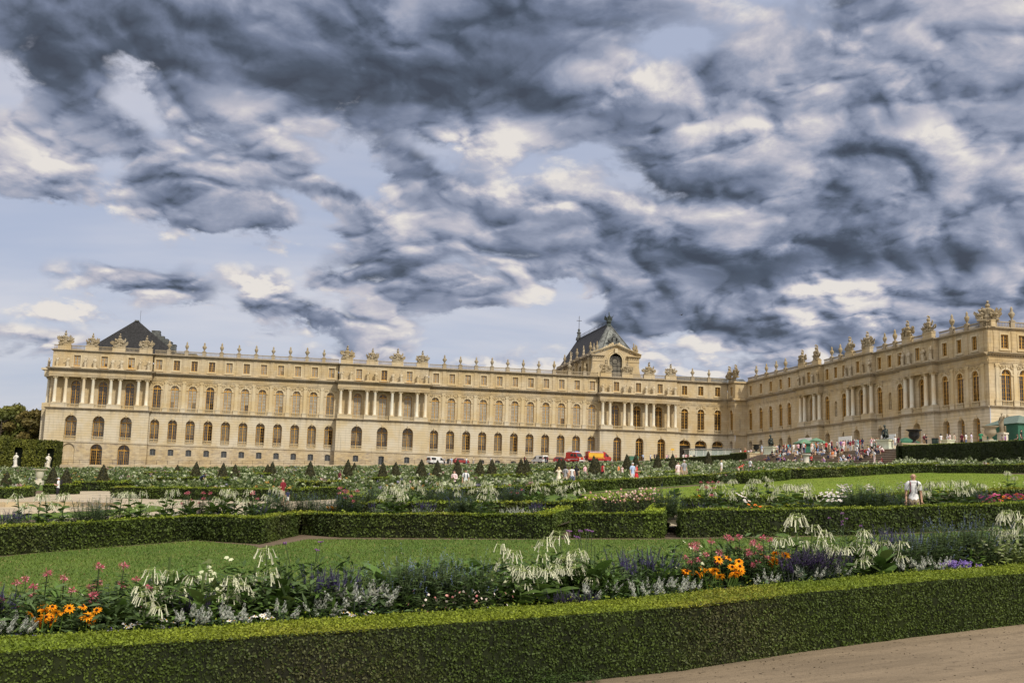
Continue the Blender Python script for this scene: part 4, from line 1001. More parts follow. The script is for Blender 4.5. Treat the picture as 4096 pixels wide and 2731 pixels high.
MAT['dirt'] = gravel_mat('bare_earth', (0.135, 0.10, 0.066), 50, .3)
MAT['soil'] = gravel_mat('garden_soil', (0.060, 0.052, 0.030), 30, .3)
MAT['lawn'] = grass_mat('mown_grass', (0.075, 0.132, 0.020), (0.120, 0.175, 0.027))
MAT['lawn_bright'] = grass_mat('yellow_green_grass', (0.135, 0.21, 0.018), (0.20, 0.25, 0.03))  # brighter, yellower grass colour than the near lawn
MAT['asphalt'] = gravel_mat('old_asphalt', (0.16, 0.145, 0.13), 40, .2)
def grid_ground():
    xs = np.concatenate([np.linspace(-2500, -160, 14), np.arange(-150, 260, 3.0), np.linspace(270, 2500, 14)])
    ys = np.concatenate([np.linspace(-2000, -330, 10), np.arange(-320, 62, 3.0), np.linspace(70, 3000, 14)])
    X_, Y_ = np.meshgrid(xs, ys, indexing='ij'); Z = gz(X_, Y_)
    V = np.stack([X_.ravel(), Y_.ravel(), Z.ravel()], 1); ny = len(ys)
    i, j = np.meshgrid(np.arange(len(xs)-1), np.arange(ny-1), indexing='ij'); a = (i*ny+j).ravel()
    F = np.stack([a, a+ny, a+ny+1, a+1], 1)
    tag(link('ground', np_mesh('ground', V, F, [MAT['dirt']], smooth=True)), kind='structure')
grid_ground()
W2 = lambda L: [at(px, py, *h)[:2] for px, py, *h in L]
# ---------------------------------------------------------------- clipped hedges
def patch(P, s, seed):
    """cheap smooth value noise on points, 0..1"""
    r = np.random.default_rng(seed); v = np.zeros(len(P)); a = 1.0; tot = 0
    for k in range(3):
        w = r.normal(size=(5, 3)); ph = r.uniform(0, 6.28, 5)
        v += a*np.sin(P @ w.T*s*(2**k)+ph).mean(1)*1.9; tot += a; a *= .6
    return np.clip(.5+v/tot*.5, 0, 1)
def leaf_cards(P, N, size, col, rng, flat=0.55, aspect=1.6):
    """one diamond leaf per point P, facing roughly along N"""
    n = len(P)
    D = N*flat+rng.normal(size=(n, 3))*(1-flat)*1.2; D /= np.linalg.norm(D, axis=1)[:, None]
    T = rng.normal(size=(n, 3)); T -= D*(T*D).sum(1)[:, None]; T /= np.linalg.norm(T, axis=1)[:, None]; B = np.cross(D, T)
    s = (size*rng.uniform(.6, 1.3, n))[:, None]
    V = np.stack([P-T*s*aspect*.5, P+B*s*.5, P+T*s*aspect*.5, P-B*s*.5], 1).reshape(-1, 3)
    F = np.arange(4*n).reshape(n, 4)
    return V, F, np.repeat(col, 4, 0)
def rnd_in_quad(q, n, rng):
    a, b = rng.random((n, 1)), rng.random((n, 1)); q = [np.array(v, float) for v in q]
    return (q[0]*(1-a)+q[1]*a)*(1-b)+(q[3]*(1-a)+q[2]*a)*b
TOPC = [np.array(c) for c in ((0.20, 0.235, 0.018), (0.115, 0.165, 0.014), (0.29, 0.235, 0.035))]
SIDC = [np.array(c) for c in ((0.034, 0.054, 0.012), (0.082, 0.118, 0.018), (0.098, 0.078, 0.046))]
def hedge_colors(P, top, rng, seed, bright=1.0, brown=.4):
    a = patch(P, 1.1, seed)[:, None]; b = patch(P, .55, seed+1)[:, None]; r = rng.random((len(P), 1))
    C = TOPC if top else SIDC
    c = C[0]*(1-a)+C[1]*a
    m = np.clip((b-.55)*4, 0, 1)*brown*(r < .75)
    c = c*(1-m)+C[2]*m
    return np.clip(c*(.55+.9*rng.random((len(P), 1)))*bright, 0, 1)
def hedge(pts, h, thick, leaf, dens, label, group=None, seed=1, faces='fte', closed=False, base=None, bright=1.0, zf=None, brown=.4, name='hedge', kids=None):
    """pts: front base line (x, y) left to right as seen from the camera; body lies behind it"""
    zf = zf or (lambda x, y: float(gz(x, y)))
    rng = np.random.default_rng(seed); n = len(pts); P = [np.array(p, float) for p in pts]
    nor = []
    for i in range(n):
        d0 = P[i]-P[i-1] if i > 0 else P[1]-P[0]; d1 = P[i+1]-P[i] if i < n-1 else P[-1]-P[-2]
        d0 = d0/np.linalg.norm(d0); d1 = d1/np.linalg.norm(d1)
        a, b = np.array([-d0[1], d0[0]]), np.array([-d1[1], d1[0]]); m = a+b; L = np.linalg.norm(m)
        m = a if L < .3 else m/L; c = max(.45, float(m @ a)); nor.append(m/c)
    Q = [P[i]+nor[i]*thick for i in range(n)]
    V = []; F = []; C = []; M = []; cards = []
    step = max(.07, leaf*2.2)
    def surf(A, B, top=False, fr=True):
        """A, B: two polylines of 3-D points -> strip quads with jitter"""
        pass
    quads = []
    for i in range(n-1):
        f0, f1, b0, b1 = P[i], P[i+1], Q[i], Q[i+1]
        T = lambda p, z: np.array([p[0], p[1], zf(p[0], p[1])+z])
        L = np.linalg.norm(f1-f0); k = max(1, int(L/2.5))
        for j in range(k):
            u, v = j/k, (j+1)/k
            fa, fb, ba, bb = f0+(f1-f0)*u, f0+(f1-f0)*v, b0+(b1-b0)*u, b0+(b1-b0)*v
            quads.append(('f', (T(fa, -.03), T(fb, -.03), T(fb, h), T(fa, h)))); quads.append(('t', (T(fa, h), T(fb, h), T(bb, h), T(ba, h)))); quads.append(('b', (T(bb, -.03), T(ba, -.03), T(ba, h), T(bb, h))))
    T = lambda p, z: np.array([p[0], p[1], zf(p[0], p[1])+z])
    quads.append(('e', (T(Q[0], -.03), T(P[0], -.03), T(P[0], h), T(Q[0], h)))); quads.append(('e', (T(P[-1], -.03), T(Q[-1], -.03), T(Q[-1], h), T(P[-1], h))))
    for kind, q in quads:
        nu = max(1, int(np.linalg.norm(q[1]-q[0])/step)); nv = max(1, int(np.linalg.norm(q[3]-q[0])/step))
        nu, nv = min(nu, 36), min(nv, 12)
        N = np.cross(q[1]-q[0], q[3]-q[0]); N /= np.linalg.norm(N)
        a, b = np.meshgrid(np.linspace(0, 1, nu+1), np.linspace(0, 1, nv+1), indexing='ij'); a = a.ravel()[:, None]; b = b.ravel()[:, None]
        G = (q[0]*(1-a)+q[1]*a)*(1-b)+(q[3]*(1-a)+q[2]*a)*b
        G = G-N*leaf*.5+N*(patch(G, 2.3, seed+7)-.5)[:, None]*leaf*1.8
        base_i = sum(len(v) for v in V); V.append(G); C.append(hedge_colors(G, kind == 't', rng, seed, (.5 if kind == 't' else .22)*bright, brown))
        i, j = np.meshgrid(np.arange(nu), np.arange(nv), indexing='ij'); s0 = (i*(nv+1)+j).ravel()+base_i
        F.append(np.stack([s0, s0+nv+1, s0+nv+2, s0+1], 1))
        if kind in faces and dens > 0:
            ar = np.linalg.norm(np.cross(q[1]-q[0], q[3]-q[0])); nl = int(ar*dens*(1.15 if kind == 't' else 1))
            L_ = rnd_in_quad(q, nl, rng)
            keep = patch(L_, 5.5, seed+3) > (.03 if kind == 't' else .06)
            L_ = L_[keep]; L_ = L_+N*(rng.normal(size=(len(L_), 1))*leaf*.35+(patch(L_, 2.3, seed+7)-.5)[:, None]*leaf*1.8)
            if kind == 't' and leaf < .06:          # stray shoots that missed the shears
                sh = rng.random(len(L_)) < .06; L_[sh, 2] += np.abs(rng.normal(size=sh.sum()))*.035
            hole = patch(L_, 26.0, seed+5) < (.2 if kind == 'f' else .0); L_ = L_[~hole]
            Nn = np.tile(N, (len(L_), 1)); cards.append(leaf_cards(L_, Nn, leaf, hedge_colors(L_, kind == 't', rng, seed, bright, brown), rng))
    for v, f, c in cards:
        o = sum(len(x) for x in V); V.append(v); F.append(f+o); C.append(c)
    me = np_mesh(name, np.concatenate(V), np.concatenate(F), [MAT['leaf']], None, np.concatenate(C))
    o = link(name, me); tag(o, label, 'hedge', group); return o
def ext(a, b, t): return (b[0]+(b[0]-a[0])*t, b[1]+(b[1]-a[1])*t)
# front hedge
HA = [at(755, 2562, .7)[:2], at(1947, 2484, .7)[:2], at(2730, 2425, .7)[:2], at(3224, 2370, .7)[:2], at(3688, 2327, .7)[:2], at(4096, 2292, .7)[:2]]
HA = [ext(HA[1], HA[0], 2.2)]+HA+[ext(HA[-2], HA[-1], 3.0)]
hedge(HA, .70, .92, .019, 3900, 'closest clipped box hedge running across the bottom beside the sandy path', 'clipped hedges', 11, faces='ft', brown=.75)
# small sheared hedge at the back of the first bed
def offset_line(L, d):
    P = [np.array(p) for p in L]; out = []
    for i in range(len(P)):
        a = P[min(i+1, len(P)-1)]-P[max(i-1, 0)]; a /= np.linalg.norm(a); out.append(tuple(P[i]+np.array([-a[1], a[0]])*d))
    return out
HB = offset_line(HA, 2.9)
hedge(HB, .66, .42, .035, 900, 'low yellowish edging hedge between first flower bed and near lawn', 'clipped hedges', 12, faces='ft')
# second row
H2a = W2([(-420, 2262), (50, 2222), (75, 2186), (110, 2213), (778, 2160), (1040, 2176), (1202, 2138), (1206, 2139), (1366, 2150), (2208, 2155)])
H2a = W2([(-420, 2262), (110, 2213), (778, 2160), (1040, 2176), (1202, 2138), (1366, 2149), (2208, 2155)])
hedge(H2a, .74, .55, .05, 620, 'long second-row hedge that juts out in a corner left of centre', 'clipped hedges', 13, brown=.3)
e0 = at(2208, 2155); e1 = at(2280, 2119)
hedge([e0[:2], e1[:2], ext(e0, e1, .12)[:2]], .74, .55, .05, 620, 'short end return of the second-row hedge left of the rose bed', 'clipped hedges', 14, bright=1.25)  # sun on this right-facing return is put into the leaf colour
r0, r1, r2 = at(2284, 2152), at(2650, 2152), at(2668, 2113)
back = lambda p, q, k: (q[0]+(q[0]-p[0])*k, q[1]+(q[1]-p[1])*k)
l2 = (r0[0]+(r2[0]-r1[0])-1.2, r0[1]+(r2[1]-r1[1]))
hedge([r0[:2], r1[:2]], .74, .62, .05, 620, 'square-ended hedge segment in front of the peach rose bed', 'clipped hedges', 15, brown=.3)
hedge([r1[:2], r2[:2], back(r1, r2, .5)], .745, .6, .05, 620, 'sunlit end arm of the rose bed hedge beside the path gap', 'clipped hedges', 16, bright=1.5)  # right-facing arm: sunlight painted as brighter leaf colour
H2c = W2([(2724, 2150), (3400, 2140), (4096, 2112), (4500, 2092)])
hedge(H2c, .80, .6, .05, 620, 'second-row hedge right of the path gap, running off the right edge', 'clipped hedges', 17, brown=.3)
c0, c1 = at(2724, 2150), at(2738, 2095)
# third row
def top(L, h=.74): return [at(px, py, h)[:2] for px, py in L]
H3a = top([(1390, 2006), (1700, 2009), (2000, 2010), (2362, 2004)])
hedge(H3a, .74, .6, .085, 240, 'third-row hedge in the centre behind the blue and white flowers', 'clipped hedges', 18)
q0, q1 = at(2362, 2004, .74), at(2401, 1990, .74)
hedge([q0[:2], q1[:2]], .742, .6, .085, 240, 'short end arm of the central third-row hedge left of the roses', 'clipped hedges', 19, bright=1.5)  # leaf colour brightened to stand for sun on this arm
H3b = top([(2419, 2003), (2684, 1999)]); s1, s2 = at(2684, 1999, .74), at(2697, 1983, .74)
hedge(H3b, .74, .6, .085, 240, 'third-row hedge behind the front peach rose bush', 'clipped hedges', 20)
hedge([s1[:2], s2[:2]], .742, .6, .085, 240, 'end arm of the third-row hedge beside the grass gap', 'clipped hedges', 21, bright=1.5)  # sunlit look of the arm painted into its leaf colour
H3c = top([(2740, 1993), (3110, 1987), (3400, 1982), (3772, 1970), (4096, 1956), (4400, 1946)])
hedge(H3c, .74, .6, .085, 240, 'third-row hedge right of the grass gap, behind the marigold clump', 'clipped hedges', 22)
H3d = top([(3010, 2024), (3145, 2020), (3300, 2013)], .5)
hedge(H3d, .45, .5, .08, 260, 'low inner hedge visible through the flowers right of the path gap', 'clipped hedges', 23)
H3e = top([(1351, 1979), (1437, 1981)])
hedge(H3e, .74, .7, .085, 240, 'stub of hedge at the right end of the gravel path', 'clipped hedges', 24, bright=1.2)
# lawn edge hedges, fourth row: steps forward in places
H4a = top([(1725, 1957), (2000, 1949), (2098, 1944)])
hedge(H4a, .74, .7, .11, 130, 'fourth-row hedge behind the strolling couple', 'clipped hedges', 25)
H4b = top([(2124, 1944), (2262, 1933)]); hedge(H4b, .74, .7, .11, 130, 'short fourth-row hedge block between two dark gaps near the rose clump', 'clipped hedges', 26)
H4c = top([(2282, 1932), (2442, 1921), (2620, 1912), (2865, 1898)]); hedge(H4c, .78, .8, .11, 130, 'long hedge along the far edge of the bright lawn, left part', 'clipped hedges', 27)
H4d = top([(2882, 1897), (2966, 1893)]); hedge(H4d, .8, .8, .12, 110, 'short hedge block between two dark gaps at the bright lawn', 'clipped hedges', 28)
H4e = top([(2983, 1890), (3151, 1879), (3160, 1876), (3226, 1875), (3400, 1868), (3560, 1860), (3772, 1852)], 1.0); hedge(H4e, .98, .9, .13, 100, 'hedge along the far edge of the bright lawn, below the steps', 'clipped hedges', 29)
H5 = top([(3747, 1860), (4096, 1857), (4400, 1852)], .9); hedge(H5, .9, .9, .09, 160, 'dark hedge at the right end of the bright lawn, square left end', 'clipped hedges', 30)
# left side, beyond the gravel path
HL1 = W2([(-200, 1993), (58, 1995)]); hedge(HL1, .74, .8, .09, 200, 'hedge block at the left picture edge beyond the gravel path', 'clipped hedges', 31)
v0, v1 = at(58, 1995), at(141, 1985); hedge([v0[:2], v1[:2]], .742, .7, .09, 200, 'sunlit return of the left edge hedge behind the gravel path', 'clipped hedges', 32, bright=1.3)  # sunlit side painted: leaf colour raised on this return
HL2 = W2([(168, 1977), (296, 1977)]); hedge(HL2, .76, .9, .1, 150, 'hedge block behind the woman in the white cap', 'clipped hedges', 33)
HL3 = W2([(440, 1992), (595, 1995)]); hedge(HL3, .76, .8, .085, 220, 'hedge block right of the open gravel path', 'clipped hedges', 34)
HL4 = W2([(598, 1997), (700, 1997), (904, 2004), (1118, 2006), (1200, 2003), (1387, 1995)]); hedge(HL4, .78, .8, .08, 240, 'long hedge behind the man in the dark red shirt', 'clipped hedges', 35)
for k, (L, lab) in enumerate((([(292, 1928), (400, 1927), (505, 1928)], 'far low hedge on both sides of the big left cone'), ([(568, 1889), (680, 1889), (782, 1890)], 'farthest thin hedge left of centre, among small cones'), ([(1015, 1893), (1075, 1893)], 'tiny far hedge piece beside the twin cones'), ([(1180, 1927), (1300, 1926), (1420, 1922)], 'far hedge behind the flowers, right of the red-shirted man'), ([(600, 1912), (760, 1911), (900, 1911)], 'far hedge among flowers between the second and third left cones'), ([(1440, 1912), (1560, 1911), (1680, 1908)], 'far hedge among flowers below the middle pavilion'), ([(1900, 1905), (2040, 1900), (2160, 1895)], 'far hedge among flowers right of the strolling couple'), ([(2150, 1878), (2300, 1873), (2450, 1868)], 'far hedge among flowers below the fire vehicles'), ([(2560, 1890), (2700, 1886), (2800, 1882)], 'far hedge below the terrace, half hidden in flowers'))):
    hedge(top(L, .8), .8, .9, .15, 70, lab, 'clipped hedges', 40+k)
# ---------------------------------------------------------------- lawns and beds
lawn1 = W2([(-600, 2300), (110, 2219), (778, 2166), (1000, 2184), (1040, 2196), (1230, 2160), (2208, 2161), (2700, 2160), (3400, 2147), (4096, 2119), (4700, 2085)])+[tuple(p) for p in reversed(offset_line(HA, 3.2))]
sheet('lawn', lawn1, .03, MAT['lawn'], cell=1.0)
lawn2 = W2([(2330, 1978), (2800, 1943), (3000, 1926), (3230, 1909), (3748, 1890), (4096, 1898), (4500, 1900), (4500, 1990), (3400, 2012), (2760, 2026), (2745, 2050), (2700, 2050), (2690, 2030), (2420, 2030), (2310, 2000)])
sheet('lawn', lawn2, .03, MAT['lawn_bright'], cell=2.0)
bed1 = offset_line(HA, .55)+list(reversed(offset_line(HA, 3.05))); sheet('flower_bed', bed1, .35, MAT['soil'], cell=1.0)
bed2 = H2a+list(reversed(offset_line(H2a, 3.6))); sheet('flower_bed', bed2, .34, MAT['soil'], cell=1.5)
bed2c = H2c+list(reversed(offset_line(H2c, 5.5))); sheet('flower_bed', bed2c, .34, MAT['soil'], cell=1.5)
far_bed = W2([(150, 1962), (300, 1960), (440, 1960), (600, 1968), (1200, 1972), (1400, 1985), (1500, 2035), (2280, 2040), (2320, 1975), (2860, 1932), (3160, 1905), (3400, 1896), (3600, 1885)])+[(112.5, -127), (113, -112), (112, -60), (112, -30), (60, -26), (0, -26), (-40, -30), (-60, -60)]
sheet('flower_bed', far_bed, .025, MAT['lawn'], cell=3.0)
right_bed = W2([(3600, 1885), (3760, 1884), (4096, 1880), (4500, 1880)])+[(112.5, -170), (112.5, -128)]
sheet('flower_bed', right_bed, .025, MAT['soil'], cell=3.0)
left_bed = W2([(-300, 1975), (150, 1962)])+[(-60, -60), (-80, -60)]
sheet('flower_bed', left_bed, .02, MAT['soil'], cell=3.0)
sheet('path', offset_line(HA, .3)+list(reversed(offset_line(HA, -30))), .012, MAT['path'], cell=1.5)
sheet('gravel_path', W2([(-500, 2000), (58, 1990), (150, 1975), (300, 1965), (445, 1950), (520, 1985), (600, 1990), (1200, 1998), (1420, 1985), (1420, 2060), (1000, 2085), (300, 2075), (-500, 2100)]), .015, MAT['gravel'], cell=1.5)
sheet('gravel_path', W2([(2655, 2135), (2735, 2135), (2745, 2060), (2660, 2060)]), .015, MAT['gravel'], cell=1.5)
# road along the wing with kerb
road = [(-40, -23), (119, -19), (119, -3.5), (-40, -3.5)]
wallh = lambda x: float(np.interp(x, [-40, 40, 100], [.95, .5, .12]))
sheet('road', road, .05, MAT['asphalt'], cell=4)
mb = MB()
for k in range(80):
    x = -40+2*k; y0, y1 = -23+4*(x+40)/159, -23+4*(x+42)/159; z0, z1 = float(gz(x, y0)), float(gz(x+2, y1))
    hw0, hw1 = wallh(x), wallh(x+2)
    mb.add([(x, y0-.3, z0-.4), (x+2, y1-.3, z1-.4), (x+2, y1-.3, z1+hw1), (x, y0-.3, z0+hw0), (x, y0, z0-.4), (x+2, y1, z1-.4), (x+2, y1, z1+hw1), (x, y0, z0+hw0)], [(0, 1, 2, 3), (3, 2, 6, 7), (5, 4, 7, 6)])
o = mb.build('low_wall', [MAT['base']]); tag(o, 'low grey retaining wall between the garden and the road along the wing', 'wall')
mb = MB()
for k in range(66):
    x = -36+2.2*k; y = -23+4*(x+40)/159-.1; z = float(gz(x, y))+wallh(x)-.03
    mb.tube([(x, y, z), (x, y, z+1.0)], .03, 5)
for hh in (.95, .5):
    mb.tube([(-36+2.2*k, -23+4*(-36+2.2*k+40)/159-.1, float(gz(-36+2.2*k, -22))+wallh(-36+2.2*k)-.03+hh) for k in range(66)], .022, 4)
o = mb.build('railing', [MAT['iron']]); tag(o, 'thin dark metal railing on the low wall below the palace wing', 'railing')
# terrace sheet, retaining wall and steps
sheet('terrace', [(119.2, -300), (360, -300), (360, 4), (119.2, 4)], .0, MAT['gravel'], cell=6, zf=lambda x, y: tz(y))
sheet('terrace', [(114.25, -300), (119.2, -300), (119.2, -127.2), (114.25, -127.2)], .0, MAT['gravel'], cell=6, zf=lambda x, y: tz(y))
mb = MB(); ys = [-300, -200, -160, -145, -128, -127]; yb = [-68.4, -50, -30, -14, -3]
for L, xw in ((ys, 114.3), (yb, 119.25)):
    for a, b in zip(L, L[1:]):
        mb.quad((xw, b, float(gz(xw-1, b))-.5), (xw, a, float(gz(xw-1, a))-.5), (xw, a, tz(a)-.02), (xw, b, tz(b)-.02))
tag(mb.build('retaining_wall', [MAT['base']]), 'stone retaining wall of the upper terrace behind the tall dark hedge', 'wall')
HT1 = [(117.9, -9), (117.9, -30), (117.9, -56), (117.9, -62)]
ZTR = lambda ex: (lambda x, y: float(gz(118, y)))
def terrace_hedge(y0, y1, extra, lab, seed, bright=.55, X0=118.0):
    rng = np.random.default_rng(seed); V = []; F = []; C = []; n = max(2, int(abs(y1-y0)/1.5)); off = 0
    L = np.linspace(y0, y1, n)
    quads = []
    for a, b in zip(L[:-1], L[1:]):
        za, zb_ = float(gz(X0, a))-.1, float(gz(X0, b))-.1; ta, tb = tz(a)+extra, tz(b)+extra
        quads += [(0, ((X0, a, za), (X0, b, zb_), (X0, b, tb), (X0, a, ta))), (1, ((X0, a, ta), (X0, b, tb), (X0+1.2, b, tb), (X0+1.2, a, ta)))]
    a = L[-1]; quads.append((0, ((X0, a, float(gz(X0, a))), (X0+1.2, a, float(gz(X0, a))), (X0+1.2, a, tz(a)+extra), (X0, a, tz(a)+extra))))
    a = L[0]; quads.append((0, ((X0+1.2, a, float(gz(X0, a))), (X0, a, float(gz(X0, a))), (X0, a, tz(a)+extra), (X0+1.2, a, tz(a)+extra))))
    for tp, q in quads:
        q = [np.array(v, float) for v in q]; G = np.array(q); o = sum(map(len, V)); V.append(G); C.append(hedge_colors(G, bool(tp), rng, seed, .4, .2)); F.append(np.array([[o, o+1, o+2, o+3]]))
        N = np.cross(q[1]-q[0], q[3]-q[0]); ar = np.linalg.norm(N); N /= ar
        P = rnd_in_quad(q, int(ar*75), rng)+N*rng.normal(size=(int(ar*75), 1))*.05
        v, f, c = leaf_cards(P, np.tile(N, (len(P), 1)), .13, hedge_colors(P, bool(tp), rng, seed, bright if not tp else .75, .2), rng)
        o = sum(map(len, V)); V.append(v); F.append(f+o); C.append(c)
    me = np_mesh('hedge', np.concatenate(V), np.concatenate(F), [MAT['leaf']], None, np.concatenate(C)); tag(link('hedge', me), lab, 'hedge', 'clipped hedges')
terrace_hedge(-57.5, -9, .30, 'tall dark hedge against the terrace wall, left of the steps', 51)
terrace_hedge(-66.5, -57.7, .52, 'raised dark hedge end beside the left corner of the steps', 52)
terrace_hedge(-185, -126.4, -.02, 'tall near-black hedge against the terrace wall right of the steps', 53, .5, 113.0)
MAT['step'] = stone('worn_step_stone', (0.36, 0.30, 0.24), streak=.5, dark=.45)
mb = MB(); NS = 10; Y0, Y1 = -127.0, -69.0
for i in range(NS):
    x0 = 113.2+i*.6; t0, t1 = (i+1)/NS, (i+1)/NS
    def zz(y, t): return (float(gz(113, y))*(1-t)+tz(y)*t)
    for k in range(6):
        a, b = Y0+(Y1-Y0)*k/6, Y0+(Y1-Y0)*(k+1)/6
        za, zb_, la, lb = zz(a, t0), zz(b, t0), zz(a, t0-1/NS)-.05, zz(b, t0-1/NS)-.05
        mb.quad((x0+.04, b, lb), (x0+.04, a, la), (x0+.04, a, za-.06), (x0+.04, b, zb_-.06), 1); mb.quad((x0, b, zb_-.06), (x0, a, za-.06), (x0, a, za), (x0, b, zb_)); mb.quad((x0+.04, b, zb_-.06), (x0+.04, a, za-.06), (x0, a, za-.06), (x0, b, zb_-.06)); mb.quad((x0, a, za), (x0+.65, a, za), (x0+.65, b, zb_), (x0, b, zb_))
tag(mb.build('steps', [MAT['step'], stone('step_riser_shade', (0.10, 0.08, 0.062), streak=.5)]), 'broad flight of worn stone steps rising to the terrace, covered with visitors', 'steps')  # shade on the risers is put into a darker stone colour
for (ya, yb_, nm) in ((-127.9, -127.0, 'right'), (-69.0, -67.8, 'left')):
    mb = MB(); ym = (ya+yb_)/2; g0 = float(gz(113, ym)); t0 = tz(ym); xa = 117.2 if nm == 'left' else 113.0
    mb.box(xa, 119.3, ya, yb_, g0-.3, t0+.2); mb.box(xa-.1, 119.4, ya-.1, yb_+.1, t0+.2, t0+.38)
    tag(mb.build('cheek_wall', [MAT['base']]), 'stone end block at the %s side of the steps' % nm, 'wall')
# stone basin rim at the left
def basin():
    c = at(-150, 2052); R = 4.6*1.9
    root = empty('basin', c); tag(root, 'round stone fountain basin with grassy rim at the left edge', 'basin')
    zc = 0.0
    n = 64
    def ring(name, r0, r1, z0, z1, m):
        mb = MB()
        for k in range(n):
            a, b = 2*PI*k/n, 2*PI*(k+1)/n
            p = lambda r, t, z: (r*math.cos(t), r*math.sin(t), z+float(gz(c[0]+r*math.cos(t), c[1]+r*math.sin(t)))-c[2])
            mb.quad(p(r0, a, z0), p(r1, a, z1), p(r1, b, z1), p(r0, b, z0)); mb.quad(p(r1, a, z1), p(r1, a, -.1), p(r1, b, -.1), p(r1, b, z1)); mb.quad(p(r0, b, z0), p(r0, b, z0-.4), p(r0, a, z0-.4), p(r0, a, z0))
        mb.build(name, [m], root)
    ring('coping', R-1.3, R-.5, .30, .22, MAT['base']); ring('grass_rim', R-.5, R+.9, .21, .10, MAT['lawn'])
    mb = MB(); mb.poly([((R-1.2)*math.cos(2*PI*k/n), (R-1.2)*math.sin(2*PI*k/n), .05) for k in range(n)]); mb.build('water', [MAT['glass_dark']], root)
basin()
# ---------------------------------------------------------------- yew cones
def yew_mesh(seed):
    rng = np.random.default_rng(seed); H, Rb = 2.5, .82
    prof = lambda t: Rb*(1-t)**.82*(1.0 if t > .06 else .82)
    mb = MB(); seg = 16; L = [(prof(t)*.95, t*H) for t in np.linspace(0, .99, 9)]; mb.lathe(L, seg)
    V = np.array(mb.v); Fq = [f for f in mb.f if len(f) == 4]
    n = 2600; t = 1-np.sqrt(rng.random(n)); a = rng.random(n)*6.283; r = np.array([prof(x) for x in t])+rng.normal(size=n)*.018
    P = np.stack([r*np.cos(a), r*np.sin(a), t*H], 1); N = np.stack([np.cos(a), np.sin(a), np.full(n, .3)], 1)
    c0, c1 = np.array([.030, .034, .014]), np.array([.095, .085, .034]); m = rng.random((n, 1)); col = (c0*(1-m)+c1*m)
    v, f, c = leaf_cards(P, N, .085, col, rng, .6)
    core = np.tile(np.array([.012, .015, .007]), (len(V), 1))
    return np_mesh('topiary_cone', np.concatenate([V, v]), np.concatenate([np.array(Fq), f+len(V)]), [MAT['leaf']], None, np.concatenate([core, c]))
YM = [yew_mesh(s) for s in (1, 2, 3)]
YEWS = [(30, 1884, 104), (215, 1863, 100), (268, 1869, 98), (416, 1853, 102), (711, 1857, 175), (787, 1843, 132), (895, 1848, 124), (942, 1853, 150), (1072, 1853, 155), (1091, 1843, 140), (1243, 1840, 138), (1393, 1834, 138), (1418, 1848, 185), (1533, 1846, 130), (1584, 1844, 138), (1687, 1833, 132), (1751, 1836, 138), (1831, 1833, 130), (1921, 1834, 120), (1969, 1832, 122), (2085, 1831, 112), (2107, 1832, 135), (2238, 1828, 128), (2253, 1829, 140), (2376, 1819, 122), (2388, 1828, 134), (2508, 1813, 140), (2543, 1814, 160), (2631, 1811, 150), (2691, 1812, 142), (2833, 1801, 175)]
YPOS = [at_w(161, 1876, 118)[:2], at_w(3225, 1816, 168)[:2]]
for i, (px, py, w) in enumerate(YEWS):
    x, y, z, h = at_w(px, py, w); h = min(max(h, 1.7), 4.2); YPOS.append((x, y))
    o = link('topiary_cone', YM[i % 3], None, (x, y, z-.03), rnd.uniform(0, 6)); s = h/2.5; o.scale = (.5+.5*s, .5+.5*s, s)
    tag(o, 'dark clipped yew cone, %s from left of the row of cones' % ordi(i), 'yew', 'clipped yew cones in the flower beds')
